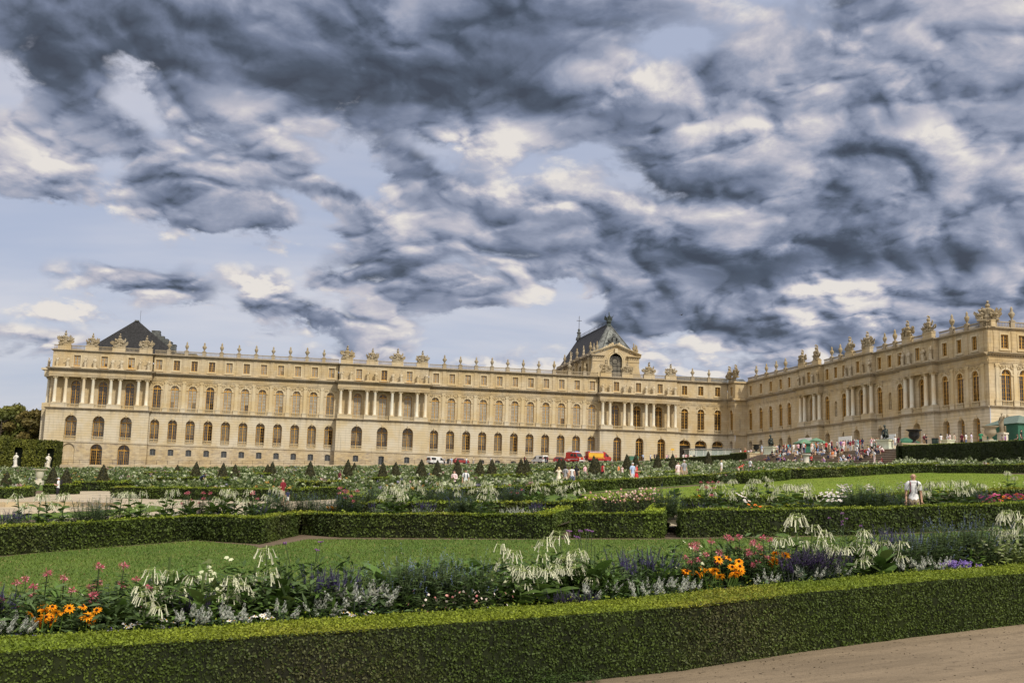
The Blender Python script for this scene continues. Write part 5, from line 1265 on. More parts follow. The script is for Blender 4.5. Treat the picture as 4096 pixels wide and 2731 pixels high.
# ---------------------------------------------------------------- clipped hedge wall, trees at the left
def palissade():
    yy = -27.0; xr = float(on_y(225, 1800, yy)[0]); xl = xr-34; z0 = float(gz(xr-10, yy))-1; ztop = float(on_y(112, 1758, yy)[2])
    rng = np.random.default_rng(77); mb = MB()
    xs = [float(on_y(72, 1830, yy)[0]), float(on_y(200, 1830, yy)[0])]
    wall_with_holes(mb, xl, xr, z0, ztop, -yy, [(x, .75, z0, z0+5.0, .75, 1.3) for x in xs])
    mb.quad((xl, yy, ztop), (xr, yy, ztop), (xr, yy+6, ztop), (xl, yy+6, ztop)); mb.quad((xr, yy, z0), (xr, yy+6, z0), (xr, yy+6, ztop), (xr, yy, ztop))
    for x in xs: mb.quad((x-.8, yy+1.28, z0), (x+.8, yy+1.28, z0), (x+.8, yy+1.28, z0+6), (x-.8, yy+1.28, z0+6))
    V0 = np.array(mb.v); F0 = np.array(mb.f); C0 = np.tile(np.array([.012, .018, .006]), (len(V0), 1))
    n = 15000; P = np.stack([rng.uniform(xl, xr, n), np.full(n, yy), rng.uniform(z0, ztop+.1, n)], 1)
    k = np.ones(n, bool)
    for x in xs: k &= ~((abs(P[:, 0]-x) < .75) & (P[:, 2] < z0+5.4))
    P = P[k]; P[:, 1] += -patch(P, .9, 5)*.5+rng.normal(size=len(P))*.08
    a = patch(P*np.array([2.2, 1, .5]), .55, 9)[:, None]; col = np.array([.055, .07, .012])*(1-a)+np.array([.20, .20, .03])*a; col = col*(.5+rng.random((len(P), 1)))
    v, f, c = leaf_cards(P, np.tile(np.array([0, -1., .2]), (len(P), 1)), .24, col, rng, .5)
    n = 4000; P2 = np.stack([np.full(n, xr), rng.uniform(yy, yy+6, n), rng.uniform(z0, ztop, n)], 1); col2 = np.array([.07, .08, .014])*(.5+rng.random((n, 1)))
    v2, f2, c2 = leaf_cards(P2, np.tile(np.array([1., 0, .2]), (n, 1)), .24, col2, rng, .5)
    V = np.concatenate([V0, v, v2]); F = np.concatenate([F0, f+len(V0), f2+len(V0)+len(v)]); C = np.concatenate([C0, c, c2])
    tag(link('hedge', np_mesh('hedge', V, F, [MAT['leaf']], None, C)), 'tall clipped hedge wall with two dark arched niches at the far left', 'hedge', 'clipped hedges')
    pl = MB(); pl.box(-.5, .5, -.5, .5, 0, .2); pl.box(-.42, .42, -.42, .42, .2, 1.35); pl.box(-.52, .52, -.52, .52, 1.35, 1.55); pm = pl.mesh('pedestal', [MAT['white_marble']])
    sm = [statue_mesh(21, 'white_marble', 'figure'), statue_mesh(25, 'white_marble', 'figure')]
    for i, (px, py) in enumerate(((66, 1812), (195, 1816))):
        b = on_y(px, py, yy-1.6); x = float(b[0]); zt = float(b[2]); r = empty('garden_statue', (x, yy-1.6, zt-2.1*1.25-1.5))
        tag(r, 'white marble statue on a pedestal before the %s niche of the hedge wall' % ('left' if i == 0 else 'right'), 'statue', 'white statues along the hedge wall')
        f_ = link('figure', sm[i], r, (0, 0, 1.5)); f_.scale = (1.2, 1.2, 1.22); link('pedestal', pm, r)
palissade()
def tree(x, y, h, r, seed, label, c0, c1, n=5200, leaf=.55):
    rng = np.random.default_rng(seed); R = random.Random(seed); z = float(gz(x, y)); root = empty('tree', (x, y, z)); tag(root, label, 'tree', 'trees behind the hedge wall')
    mb = MB(); mb.tube([(0, 0, -.2), (.1, 0, h*.25), (.0, .1, h*.5), (0, 0, h*.85)], [.42, .34, .24, .06], 8)
    tips = []
    for k in range(9):
        a = k*2.4; t = .3+.06*k; e = Vector((math.cos(a)*r*R.uniform(.5, .8), math.sin(a)*r*R.uniform(.5, .8), h*(t+.22))); mb.tube([(0, 0, h*t), tuple(e*.5+Vector((0, 0, h*t*.5))), tuple(e)], [.16, .1, .04], 5); tips.append(e)
    mb.build('trunk', [simple_bark], root)
    cl = []
    for k in range(34):
        a = R.uniform(0, 6.28); u = R.uniform(-.9, 1); rr = r*math.sqrt(max(0.05, 1-u*u))*R.uniform(.45, 1.0); cl.append((math.cos(a)*rr, math.sin(a)*rr, h*.62+u*h*.38, R.uniform(.18, .34)*r))
    cl = np.array(cl); idx = rng.integers(0, len(cl), n); D = rng.normal(size=(n, 3)); D /= np.linalg.norm(D, axis=1)[:, None]; q = rng.random((n, 1))**.4
    P = cl[idx, :3]+D*q*cl[idx, 3][:, None]*np.array([1, 1, .75]); P[:, 2] = np.maximum(P[:, 2], h*.16)
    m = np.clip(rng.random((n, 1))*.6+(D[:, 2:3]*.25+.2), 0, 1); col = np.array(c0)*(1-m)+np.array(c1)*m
    v, f, c = leaf_cards(P, D, leaf, col, rng, .35)
    link('crown', np_mesh('crown', v, f, [MAT['leaf']], None, c), root)
simple_bark = simple('bark', (.07, .055, .04), .9, scale=8)
for i, (px, py, Y, h, r, lab, c0, c1) in enumerate((
    (10, 1648, 8, 0, 6.5, 'dark green broad tree at the very left edge behind the hedge wall', (.05, .065, .014), (.14, .15, .03)),
    (78, 1632, 14, 0, 6.5, 'tallest olive tree behind the hedge wall', (.06, .07, .016), (.18, .175, .035)),
    (128, 1652, 6, 0, 5.0, 'brownish tree nearest the palace end wall', (.07, .065, .018), (.19, .15, .045)),
    (165, 1662, 24, 0, 4.5, 'small tree touching the palace end wall in front of the roof', (.05, .062, .016), (.15, .145, .035)),
    (-60, 1640, 20, 0, 8, 'tree cut off by the left picture edge', (.05, .062, .016), (.14, .145, .034)),
    (45, 1690, 30, 0, 7, 'lower dark tree in the gap between two taller ones', (.035, .048, .014), (.10, .11, .028)))):
    t_ = on_y(px, py, Y); tree(float(t_[0]), Y, float(t_[2])-float(gz(float(t_[0]), Y)), r, 60+i, lab, c0, c1)
# ---------------------------------------------------------------- flowers
class CB(MB):
    """mesh builder with a colour per vertex"""
    def __init__(s): super().__init__(); s.col = []; s.cur = (.1, .1, .1)
    def add(s, vs, fs, m=0):
        super().add(vs, fs, m); s.col.extend([s.cur]*len(vs))
    def cmesh(s, name, mat):
        me = s.mesh(name, [mat]); a = me.color_attributes.new('Col', 'FLOAT_COLOR', 'POINT')
        a.data.foreach_set('color', np.array([(*c, 1) for c in s.col], np.float32).ravel()); return me
def shade(c, R, v=.3):
    k = 1+R.uniform(-v, v); return tuple(min(1, max(0, x*k)) for x in c)
def leaf_blade(cb, b, d, L, W, R, droop=.35, c=(.06, .1, .02), seg=3):
    b = Vector(b); d = Vector(d).normalized(); s = d.cross(Vector((0, 0, 1)))
    if s.length < .01: s = Vector((1, 0, 0))
    s.normalize(); roll = R.uniform(-.5, .5); n = s.cross(d); s = s*math.cos(roll)+n*math.sin(roll)
    cb.cur = shade(c, R, .35); vs = []; p = b.copy(); dd = d.copy()
    for i in range(seg+1):
        t = i/seg; w = W*.5*math.sin(PI*min(1, .12+t*.88)) if i < seg else .002
        vs += [tuple(p-s*w), tuple(p+s*w)]
        dd = (dd+Vector((0, 0, -droop/seg))).normalized(); p = p+dd*(L/seg)
    cb.add(vs, [(2*i, 2*i+1, 2*i+3, 2*i+2) for i in range(seg)])
def stem(cb, pts, r, c, R): cb.cur = shade(c, R, .15); cb.tube(pts, r, 4, cap=False)
def petal_star(cb, c, n, up, r, w, R, col, seg=1):
    up = Vector(up).normalized(); a = up.cross(Vector((.3, .9, .1))).normalized(); b = up.cross(a); c = Vector(c); ph = R.uniform(0, 6)
    for k in range(n):
        t = ph+2*PI*k/n; d = a*math.cos(t)+b*math.sin(t); s = up.cross(d); cb.cur = shade(col, R, .18)
        e = c+d*r+up*R.uniform(-.3, .15)*r
        cb.add([tuple(c), tuple(c+d*r*.55-s*w*.5+up*.08*r), tuple(e), tuple(c+d*r*.55+s*w*.5+up*.08*r)], [(0, 1, 2, 3)])
GREEN = (.088, .155, .028); DARKG = (.050, .095, .024); GREYG = (.10, .13, .075); YELG = (.13, .18, .03)
def bushy(cb, R, n, r, h, L, W, c, z0=.05, up=.5, droop=.4):
    for i in range(n):
        a = R.uniform(0, 6.283); q = math.sqrt(R.random())*r; z = R.uniform(z0, h)*(1-.45*(q/r)**2); b = (q*math.cos(a), q*math.sin(a), z)
        leaf_blade(cb, b, (math.cos(a)+R.uniform(-.6, .6), math.sin(a)+R.uniform(-.6, .6), R.uniform(-.1, up*2)), L*R.uniform(.6, 1.25), W*R.uniform(.7, 1.2), R, droop, c, 2)
def sp_tobacco(R, h=1.25):
    fo = CB(); heads = []
    for i in range(13):
        a = i*2.4+R.uniform(-.4, .4); t = i/13; leaf_blade(fo, (0, 0, .06+t*h*.62), (math.cos(a), math.sin(a), .8), .50*(1-.45*t)*R.uniform(.85, 1.15), .27*(1-.4*t), R, .8, (.075, .125, .022), 4)
    lean = (R.uniform(-.12, .12), R.uniform(-.12, .12)); top = (lean[0], lean[1], h*.92)
    stem(fo, [(0, 0, 0), (lean[0]*.3, lean[1]*.3, h*.5), top], .014, (.10, .15, .04), R)
    cent = [Vector(top)]
    for k in range(R.choice((1, 2, 2, 3))):
        a = R.uniform(0, 6.28); zz = h*R.uniform(.45, .85); e = Vector((lean[0]*.7+math.cos(a)*R.uniform(.14, .3), lean[1]*.7+math.sin(a)*R.uniform(.14, .3), zz+.06)); stem(fo, [(lean[0]*.6, lean[1]*.6, zz-.16), tuple(e)], .008, (.10, .15, .04), R); cent.append(e)
        leaf_blade(fo, (lean[0]*.6, lean[1]*.6, zz-.16), (math.cos(a), math.sin(a), .6), .2, .08, R, .6, (.08, .13, .025), 3)
    for c in cent:
        pe = CB(); n = R.randint(11, 19)
        for k in range(n):
            a = R.uniform(0, 6.283); el = R.uniform(-.5, .9); o = Vector((math.cos(a)*math.cos(el), math.sin(a)*math.cos(el), math.sin(el)*.5)); p0 = c+Vector((0, 0, R.uniform(-.05, .03))); p1 = p0+o*R.uniform(.07, .12); p2 = p1+o*R.uniform(.02, .06)+Vector((0, 0, -R.uniform(.06, .10))); p3 = p2+Vector((o.x*.02, o.y*.02, -R.uniform(.03, .07)))
            pe.cur = shade((.30, .36, .13), R, .2); pe.tube([p0, p1], [.0045, .005], 3, cap=False)
            pe.cur = shade((.64, .64, .47), R, .2); pe.tube([p1, p2, p3], [.0058, .0055, .008], 3, cap=False)
            if R.random() < .75: petal_star(pe, p3, 5, (o.x*.4, o.y*.4, -1), .019, .015, R, (.80, .78, .70))
        heads.append(('flower_cluster', pe))
    return fo, heads
def sp_cleome(R, h=1.1):
    fo = CB(); heads = []
    for k in range(R.choice((1, 2, 2))):
        a = R.uniform(0, 6.28); q = R.uniform(.02, .2); hh = h*R.uniform(.7, .92) if k else h; b = Vector((q*math.cos(a)*.4, q*math.sin(a)*.4, 0)); e = Vector((q*math.cos(a)*1.3, q*math.sin(a)*1.3, hh-.06)); stem(fo, [b, (b+e)/2+Vector((.01, 0, .03)), e], .008, (.05, .07, .025), R)
        for i in range(60):
            t = R.uniform(.1, .9)**.8; p = b.lerp(e, t); aa = R.uniform(0, 6.28)
            for j in (-.6, 0, .6): leaf_blade(fo, p+Vector((math.cos(aa), math.sin(aa), 0))*.03*(1.3-t), (math.cos(aa+j), math.sin(aa+j), .4), .17*(1.1-t*.75), .045*(1.15-t*.6), R, .6, (.036, .066, .018), 2)
        pe = CB(); c = e+Vector((0, 0, .02))
        for i in range(30):
            o = Vector((R.gauss(0, 1), R.gauss(0, 1), R.gauss(0, .7)+.1)).normalized(); p = c+o*R.uniform(.01, .036); pe.cur = shade((.56, .10, .16), R, .3) if R.random() < .7 else shade((.74, .34, .38), R, .15)
            s = Vector((R.gauss(0, 1), R.gauss(0, 1), R.gauss(0, 1))).normalized()*.012; u = o*.03; pe.add([tuple(p), tuple(p+u*.6-s), tuple(p+u*1.2), tuple(p+u*.6+s)], [(0, 1, 2, 3)])
        for i in range(18):
            o = Vector((R.gauss(0, 1), R.gauss(0, 1), R.gauss(0, .6))).normalized(); pe.cur = (.40, .13, .13); pe.tube([c, c+o*.085], .002, 3, cap=False)
        heads.append(('flower_head', pe))
    return fo, heads
def sp_rudbeckia(R, h=.5):
    fo = CB(); bushy(fo, R, 46, .2, h*.75, .11, .035, (.045, .075, .02)); heads = []
    for k in range(R.randint(5, 8)):
        a = R.uniform(0, 6.28); q = R.uniform(.03, .22); e = Vector((q*math.cos(a), q*math.sin(a), h*R.uniform(.72, 1.05))); stem(fo, [(e.x*.3, e.y*.3, .05), e], .005, GREEN, R)
        pe = CB(); up = (R.uniform(-.5, .5), R.uniform(-1.0, -.1), R.uniform(.5, 1)); petal_star(pe, e, 11, up, R.uniform(.05, .066), .022, R, (.86, .36, .015)); petal_star(pe, e+Vector((0, 0, .004)), 6, up, .042, .02, R, (.82, .28, .012)); pe.cur = (.045, .02, .012); pe.blob(tuple(e+Vector(up).normalized()*.008), .016, 0, 6, 4); heads.append(('flower_head', pe))
    return fo, heads
def sp_floss(R, h=.28):
    fo = CB(); bushy(fo, R, 60, .17, h*.8, .07, .04, DARKG); pe = CB()
    for k in range(13):
        a = R.uniform(0, 6.28); q = math.sqrt(R.random())*.17; c = Vector((q*math.cos(a), q*math.sin(a), h*R.uniform(.72, 1.0)))
        for i in range(11):
            pe.cur = shade((.27, .19, .52), R, .3) if R.random() < .8 else shade((.42, .28, .52), R, .2); d = Vector((R.gauss(0, .017), R.gauss(0, .017), R.gauss(0, .007))); pe.blob(tuple(c+d), .009, 0, 4, 3)
    return fo, [('flowers', pe)]
def spikes(R, h, n, r, cb, c, c2, wmin=.010, frac=.42, lean=.22):
    for k in range(n):
        a = R.uniform(0, 6.28); q = math.sqrt(R.random())*r; b = Vector((q*math.cos(a)*.5, q*math.sin(a)*.5, h*.35)); e = Vector((q*math.cos(a)*1.25+R.gauss(0, lean*.18), q*math.sin(a)*1.25+R.gauss(0, lean*.18), h*R.uniform(.74, 1.02)))
        yield b, e
        m = int(11+frac*14)
        for i in range(m):
            t = 1-frac*(i/m); p = b.lerp(e, t); rr = wmin*(.5+1.1*(i/m))
            for j in range(3):
                an = i*2.4+j*2.09; o = Vector((math.cos(an), math.sin(an), .35)); cb.cur = shade(c if R.random() < .75 else c2, R, .25); s = Vector((-math.sin(an), math.cos(an), 0))*rr*.75
                cb.add([tuple(p), tuple(p+o*rr*1.1-s), tuple(p+o*rr*2.1), tuple(p+o*rr*1.1+s)], [(0, 1, 2, 3)])
def sp_sage(R, h=.75, c=(.115, .085, .25), c2=(.18, .14, .33), g=(.06, .095, .035), n=10, wm=.0095):
    fo = CB(); bushy(fo, R, 150, .2, h*.7, .10, .032, g, up=.8); pe = CB()
    for b, e in spikes(R, h, n, .2, pe, c, c2, wm): stem(fo, [b, e], .0035, (.06, .07, .06), R)
    return fo, [('flower_spikes', pe)]
def sp_whitesage(R, h=.5): return sp_sage(R, h, (.74, .74, .66), (.48, .54, .44), (.075, .125, .05), 7, .0125)
def sp_bigleaf(R, h=.9):
    fo = CB()
    for i in range(16): a = i*2.4+R.uniform(-.3, .3); t = i/16; leaf_blade(fo, (0, 0, .06+t*h*.6), (math.cos(a), math.sin(a), .55+t), .46*(1-.3*t), .24*(1-.3*t), R, .75, R.choice(((.085, .15, .028), (.06, .115, .022), (.12, .17, .04))), 4)
    stem(fo, [(0, 0, 0), (0, .02, h)], .014, (.1, .15, .04), R); return fo, []
def sp_darksage(R, h=.6): return sp_sage(R, h, (.075, .05, .13), (.14, .10, .2), (.035, .055, .03), 12)
def sp_bogsage(R, h=1.15):
    fo = CB(); pe = CB()
    for k in range(70):
        a = R.uniform(0, 6.28); q = math.sqrt(R.random())*.5; e = Vector((q*math.cos(a)+R.gauss(.04, .06), q*math.sin(a)+R.gauss(0, .06), h*R.uniform(.55, 1.0)*(1-.25*(q/.5)**2))); b = Vector((q*math.cos(a)*.45, q*math.sin(a)*.45, .0)); m = b.lerp(e, .5)+Vector((R.gauss(0, .02), R.gauss(0, .02), 0)); stem(fo, [b, m, e], .0035, (.07, .10, .04), R)
        for i in range(20):
            t = R.uniform(.25, 1.0); p = b.lerp(e, t); aa = R.uniform(0, 6.28); leaf_blade(fo, p, (math.cos(aa), math.sin(aa), .5), .13*(1.2-t*.6)*R.uniform(.6, 1.2), .034*(1.2-.5*t), R, .6, R.choice(((.030, .055, .016), (.045, .075, .02), (.10, .14, .055))), 2)
        if R.random() < .42:
            e = e+(e-b)*.12
            for i in range(9):
                t = 1-.13*i/9; p = b.lerp(e, t)
                for j in range(2):
                    an = R.uniform(0, 6.28); o = Vector((math.cos(an), math.sin(an), .2)); pe.cur = shade((.27, .32, .58), R, .3); s = Vector((-math.sin(an), math.cos(an), 0))*.006; pe.add([tuple(p), tuple(p+o*.009-s), tuple(p+o*.019), tuple(p+o*.009+s)], [(0, 1, 2, 3)])
    return fo, [('flower_spikes', pe)]
def sp_daisy(R, h=.36, c=(.82, .80, .76), r=.036, ctr=(.6, .35, .03), n=8, g=GREEN):
    fo = CB(); bushy(fo, R, 46, .18, h*.8, .08, .02, g); pe = CB()
    for k in range(n):
        a = R.uniform(0, 6.28); q = math.sqrt(R.random())*.2; e = Vector((q*math.cos(a), q*math.sin(a), h*R.uniform(.7, 1.08))); stem(fo, [(e.x*.4, e.y*.4, .04), e], .003, g, R); up = (R.uniform(-.5, .5), R.uniform(-.9, 0), 1); petal_star(pe, e, 9, up, r, r*.55, R, c); pe.cur = ctr; pe.blob(tuple(e+Vector(up).normalized()*.004), r*.22, 0, 5, 3)
    return fo, [('flowers', pe)]
def sp_salmon(R, h=.5):
    fo = CB(); bushy(fo, R, 90, .24, h, .075, .024, (.055, .075, .024)); pe = CB()
    for k in range(15):
        a = R.uniform(0, 6.28); q = math.sqrt(R.random())*.24; e = Vector((q*math.cos(a), q*math.sin(a), h*R.uniform(.25, 1.0))); petal_star(pe, e, 5, (R.uniform(-.5, .5), -1, .6), .017, .014, R, R.choice(((.70, .36, .30), (.82, .72, .62), (.70, .26, .24))))
    return fo, [('flowers', pe)]
def sp_dahlia(R, h=.6): return sp_daisy(R, h, (.72, .13, .36), .055, (.7, .4, .05), 8, DARKG)
def sp_zinnia(R, h=.6): return sp_daisy(R, h, (.85, .26, .05), .05, (.5, .2, .02), 8, DARKG)
def sp_cosmos(R, h=.8): return sp_daisy(R, h, (.84, .80, .78), .05, (.6, .4, .05), 13, (.05, .085, .025))
def sp_rose(R, h=.85):
    fo = CB(); heads = []
    for k in range(9):
        a = k*2.4; e = Vector((math.cos(a)*R.uniform(.15, .4), math.sin(a)*R.uniform(.15, .4), h*R.uniform(.7, .95))); stem(fo, [(0, 0, 0), e*.5+Vector((0, 0, .1)), e], .008, (.05, .05, .02), R)
    bushy(fo, R, 300, .46, h*.95, .075, .045, (.026, .045, .014), .08, .4, .3)
    for k in range(12):
        pe = CB(); heads.append(('rose', pe))
        a = R.uniform(0, 6.28); q = math.sqrt(R.random())*.45; c = Vector((q*math.cos(a), q*math.sin(a), h*R.uniform(.62, 1.08)*(1-.25*(q/.45)**2))); r = R.uniform(.026, .042); col = R.choice(((.76, .52, .42), (.82, .66, .56), (.74, .44, .36)))
        pe.cur = shade(col, R, .1); pe.blob(tuple(c), r*.62, 0, 6, 4)
        for j in range(9):
            o = Vector((R.gauss(0, 1), R.gauss(0, 1), R.gauss(.2, .8))).normalized(); s = o.cross(Vector((.2, .1, 1))).normalized()*r*.55; u = o.cross(s).normalized()*r*.6; p = c+o*r*.6; pe.cur = shade(col, R, .16); pe.add([tuple(p-s-u), tuple(p+s-u), tuple(p+s+u+o*r*.2), tuple(p-s+u+o*r*.2)], [(0, 1, 2, 3)])
    return fo, heads
def sp_vervain(R, h=1.0):
    fo = CB(); pe = CB()
    for k in range(3):
        a = R.uniform(0, 6.28); e = Vector((math.cos(a)*R.uniform(.05, .3), math.sin(a)*R.uniform(.05, .3), h*R.uniform(.75, 1))); stem(fo, [(0, 0, 0), e*.55, e], .0035, (.06, .09, .04), R)
        for j in range(9): pe.cur = shade((.26, .12, .30), R, .3); pe.blob(tuple(e+Vector((R.gauss(0, .011), R.gauss(0, .011), R.gauss(0, .006)))), .007, 0, 4, 3)
        for j in range(4): leaf_blade(fo, e*R.uniform(.1, .5), (R.gauss(0, 1), R.gauss(0, 1), .5), .08, .015, R, .5, GREEN, 2)
    return fo, [('flowers', pe)]
def sp_green(R, h=.55):
    fo = CB(); bushy(fo, R, 150, .30, h, .11, .036, R.choice((GREEN, (.06, .105, .024), (.10, .15, .036), (.08, .125, .042)))); return fo, []
def sp_paleleaf(R, h=.7):
    fo = CB(); bushy(fo, R, 110, .26, h, .10, .05, (.16, .20, .06)); pe = CB()
    for k in range(16):
        a = R.uniform(0, 6.28); q = math.sqrt(R.random())*.25; petal_star(pe, (q*math.cos(a), q*math.sin(a), h*R.uniform(.5, 1.02)), 5, (R.uniform(-.4, .4), -.8, 1), .026, .022, R, (.62, .64, .42))
    return fo, [('flowers', pe)]
SPEC = {   # name, builder, nominal height, what a viewer would call it
    'tobacco': ('tobacco_plant', sp_tobacco, 1.25, 'drooping white trumpet plant'),
    'cleome': ('spider_flower', sp_cleome, 1.1, 'pink spider flower'),
    'rudbeckia': ('coneflower', sp_rudbeckia, .5, 'orange coneflower'),
    'floss': ('floss_flower', sp_floss, .28, 'low mauve floss flower'),
    'sage': ('blue_sage', sp_sage, .75, 'violet blue sage'),
    'whitesage': ('white_sage', sp_whitesage, .5, 'silvery white sage'),
    'darksage': ('purple_sage', sp_darksage, .6, 'dark purple sage'),
    'bogsage': ('sage_bush', sp_bogsage, 1.15, 'airy pale blue sage bush'),
    'daisy': ('daisy', sp_daisy, .36, 'low white daisy'),
    'salmon': ('balsam', sp_salmon, .5, 'salmon blossom clump'),
    'dahlia': ('dahlia', sp_dahlia, .6, 'magenta pink dahlia'),
    'zinnia': ('zinnia', sp_zinnia, .6, 'orange zinnia'),
    'cosmos': ('cosmos', sp_cosmos, .8, 'white cosmos'),
    'rose': ('rose_bush', sp_rose, .85, 'peach rose bush'),
    'vervain': ('vervain', sp_vervain, 1.0, 'thin purple vervain'),
    'green': ('leafy_plant', sp_green, .55, 'plain green leafy plant'),
    'bigleaf': ('broad_leaf_plant', sp_bigleaf, .9, 'broad bright leaved plant'),
    'pale': ('pale_flowering_plant', sp_paleleaf, .7, 'cream flowered pale plant')}
TPL = {}
def template(sp, v):
    if (sp, v) not in TPL:
        R = random.Random(hash(sp) % 1 + sum(map(ord, sp))*17+v*101); f, hs = SPEC[sp][1](R)
        TPL[(sp, v)] = (f.cmesh('foliage', MAT['leaf']), [(n, p.cmesh(n, MAT['petal'])) for n, p in hs])
    return TPL[(sp, v)]
PLANTS = []
LIFT = {'front': .36, 'second': .36, 'right': .36, 'third': .3, 'centre': .3, 'roses': .3, 'back roses': .2}      # the beds are mounded up behind their hedges
def behind(L, x, y):
    best = (9e9, 0); P = np.array([x, y])
    for a, b in zip(L, L[1:]):
        a, b = np.array(a), np.array(b); d = b-a; t = min(1, max(0, float((P-a) @ d/(d @ d)))); q = a+d*t; r = float(np.linalg.norm(P-q)); n = np.array([-d[1], d[0]])/np.linalg.norm(d)
        if r < best[0]: best = (r, float((P-q) @ n))
    return best
def plant(sp, x, y, h=None, bed='', sc=1.0, v=None):
    if bed == 'second':
        for _ in range(12):
            r_, s_ = behind(H2a, x, y)
            if s_ > 0 and r_ > .85: break
            x += float(FH[0])*.4; y += float(FH[1])*.4
    nm, fn, h0, desc = SPEC[sp]; v = rnd.randrange(3) if v is None else v
    fm, hs = template(sp, v); root = empty(nm, (x, y, float(gz(x, y))+LIFT.get(bed, 0.0)+.01), rnd.uniform(0, 6.283))
    s = (h or h0)/h0; w = max(.75, min(1.25, s))*sc; root.scale = (w, w, s)
    link('foliage', fm, root)
    for n, m in hs: link(n, m, root)
    PLANTS.append((root, sp, bed, x, y)); return root
def line_at(L, px, py=2300):
    """where the vertical plane through photo column px crosses the ground polyline L"""
    d = ray(px, py)
    for a, b in zip(L, L[1:]):
        ca = d[0]*(a[1]-CAM[1])-d[1]*(a[0]-CAM[0]); cb = d[0]*(b[1]-CAM[1])-d[1]*(b[0]-CAM[0])
        if ca*cb <= 0: t = ca/(ca-cb); return a[0]+(b[0]-a[0])*t, a[1]+(b[1]-a[1])*t
    return None
def bedplant(sp, px, off, top=None, bed='front', L=None, h=None, sc=1.0):
    q = line_at(offset_line(L or HA, off), px)
    if q is None: return
    if top is not None:
        w = float((np.array([q[0], q[1], 0])-CAM*np.array([1, 1, 0])) @ FH); w_ = w/float(FW @ np.array([FH[0], FH[1], 0])+0) if False else None
        d = ray(px, top); t = ((q[0]-CAM[0])*d[0]+(q[1]-CAM[1])*d[1])/(d[0]**2+d[1]**2); h = CAM[2]+t*d[2]-float(gz(q[0], q[1]))-LIFT.get(bed, 0.0)
        h = max(SPEC[sp][2]*.6, min(SPEC[sp][2]*1.5, h))
    plant(sp, q[0], q[1], h, bed, sc)
B1 = []
for px, tp in ((20, 2330), (70, 2325), (120, 2310), (180, 2280), (255, 2305), (330, 2340), (385, 2258), (420, 2320), (450, 2252), (555, 2312), (590, 2345)): bedplant('cleome', px, rnd.uniform(1.55, 2.2), tp)
for px, of in ((175, 1.2), (240, 1.5), (345, 1.45)): bedplant('rudbeckia', px, of)
for px in (150, 190, 225, 262, 300, 335, 395, 440, 470, 497, 540, 575, 620, 650): bedplant('floss', px, rnd.uniform(1.05, 1.35))
for px in (-20, 30, 80): bedplant('whitesage', px, rnd.uniform(1.05, 1.5), sc=1.1)
for px in (-70, -10, 12): bedplant('sage', px, 1.8)
for px, tp, of in ((640, 2262, 1.9), (700, 2270, 2.0), (800, 2275, 2.2), (905, 2318, 1.8), (960, 2312, 1.9), (1010, 2320, 2.0), (1090, 2175, 1.9), (600, 2410, 1.25)): bedplant('tobacco', px, of, tp)
for px in (760, 830, 890, 970, 1130, 1310): bedplant('whitesage', px, rnd.uniform(1.1, 1.5), sc=1.05)
for px in (790, 815): bedplant('darksage', px, 1.65)
for px in (558, 585, 650, 980, 1090, 1075, 1410, 1440, 1510): bedplant('daisy', px, rnd.uniform(1.05, 1.5))
for px in (1250, 1285, 1330, 1380, 1400): bedplant('sage', px, rnd.uniform(1.55, 2.1), 2262)
for px in (1425, 1465, 1500): bedplant('whitesage', px, rnd.uniform(1.1, 1.6), sc=1.2, h=.62)
for px, tp in ((1530, 2250), (1600, 2215), (1690, 2195), (1770, 2200), (1860, 2205), (1940, 2240)): bedplant('bogsage', px, rnd.uniform(1.7, 2.1), tp, sc=1.05)
for px in (1720, 1765, 1810, 1850, 1890, 1930, 1985): bedplant('salmon', px, rnd.uniform(1.1, 1.5))
for px in (1905, 1940, 1960): bedplant('floss', px, 1.1)
for px, tp, of in ((2016, 2160, 2.1), (2050, 2250, 1.7), (2085, 2300, 1.4), (2144, 2205, 2.0), (2165, 2300, 1.35), (2230, 2270, 1.5), (2262, 2110, 2.1), (2290, 2190, 1.9), (2330, 2230, 1.8)): bedplant('tobacco', px, of, tp, sc=1.08)
for px, tp in ((1150, 2245), (1125, 2280), (2385, 2190), (2430, 2230), (2350, 2240), (3530, 2150), (3560, 2190), (810, 2300)): bedplant('bigleaf', px, rnd.uniform(1.4, 1.9), tp)
for px in (2230, 2280, 2340): bedplant('darksage', px, 1.2, h=.45)
for px in (2355, 2405, 2560, 2600, 2640, 2700, 2745): bedplant('whitesage', px, rnd.uniform(1.08, 1.55))
for px in (2495, 2540, 2575, 2610, 2650): bedplant('sage', px, rnd.uniform(1.7, 2.1), 2190)
for px in (2500, 2560, 2640, 2700): bedplant('green', px, 1.6, h=.6)
for px, tp in ((2740, 2225), (2765, 2185), (2812, 2168), (2860, 2215), (2916, 2150), (2955, 2140), (2970, 2190), (3010, 2230), (3045, 2160), (3070, 2150)): bedplant('cleome', px, rnd.uniform(1.6, 2.2), tp)
for px, of in ((2820, 1.3), (2870, 1.15), (2905, 1.45), (3090, 1.6)): bedplant('rudbeckia', px, of, h=.62)
for px in (2870, 2905, 2940, 2975, 2995, 3140): bedplant('floss', px, 1.1)
for px in (3130, 3170, 3215, 3260, 3300, 3335, 3190, 3280): bedplant('darksage', px, rnd.uniform(1.2, 1.9), h=.72, sc=1.2)
for px, tp, of in ((3130, 2130, 2.2), (3180, 2035, 2.2), (3237, 2085, 2.1), (3290, 2150, 1.8), (3365, 2215, 1.4), (3430, 2110, 2.0), (3450, 2200, 1.4), (3478, 2108, 2.2), (3530, 2150, 1.9), (3585, 2180, 1.6)): bedplant('tobacco', px, of, tp, sc=1.08)
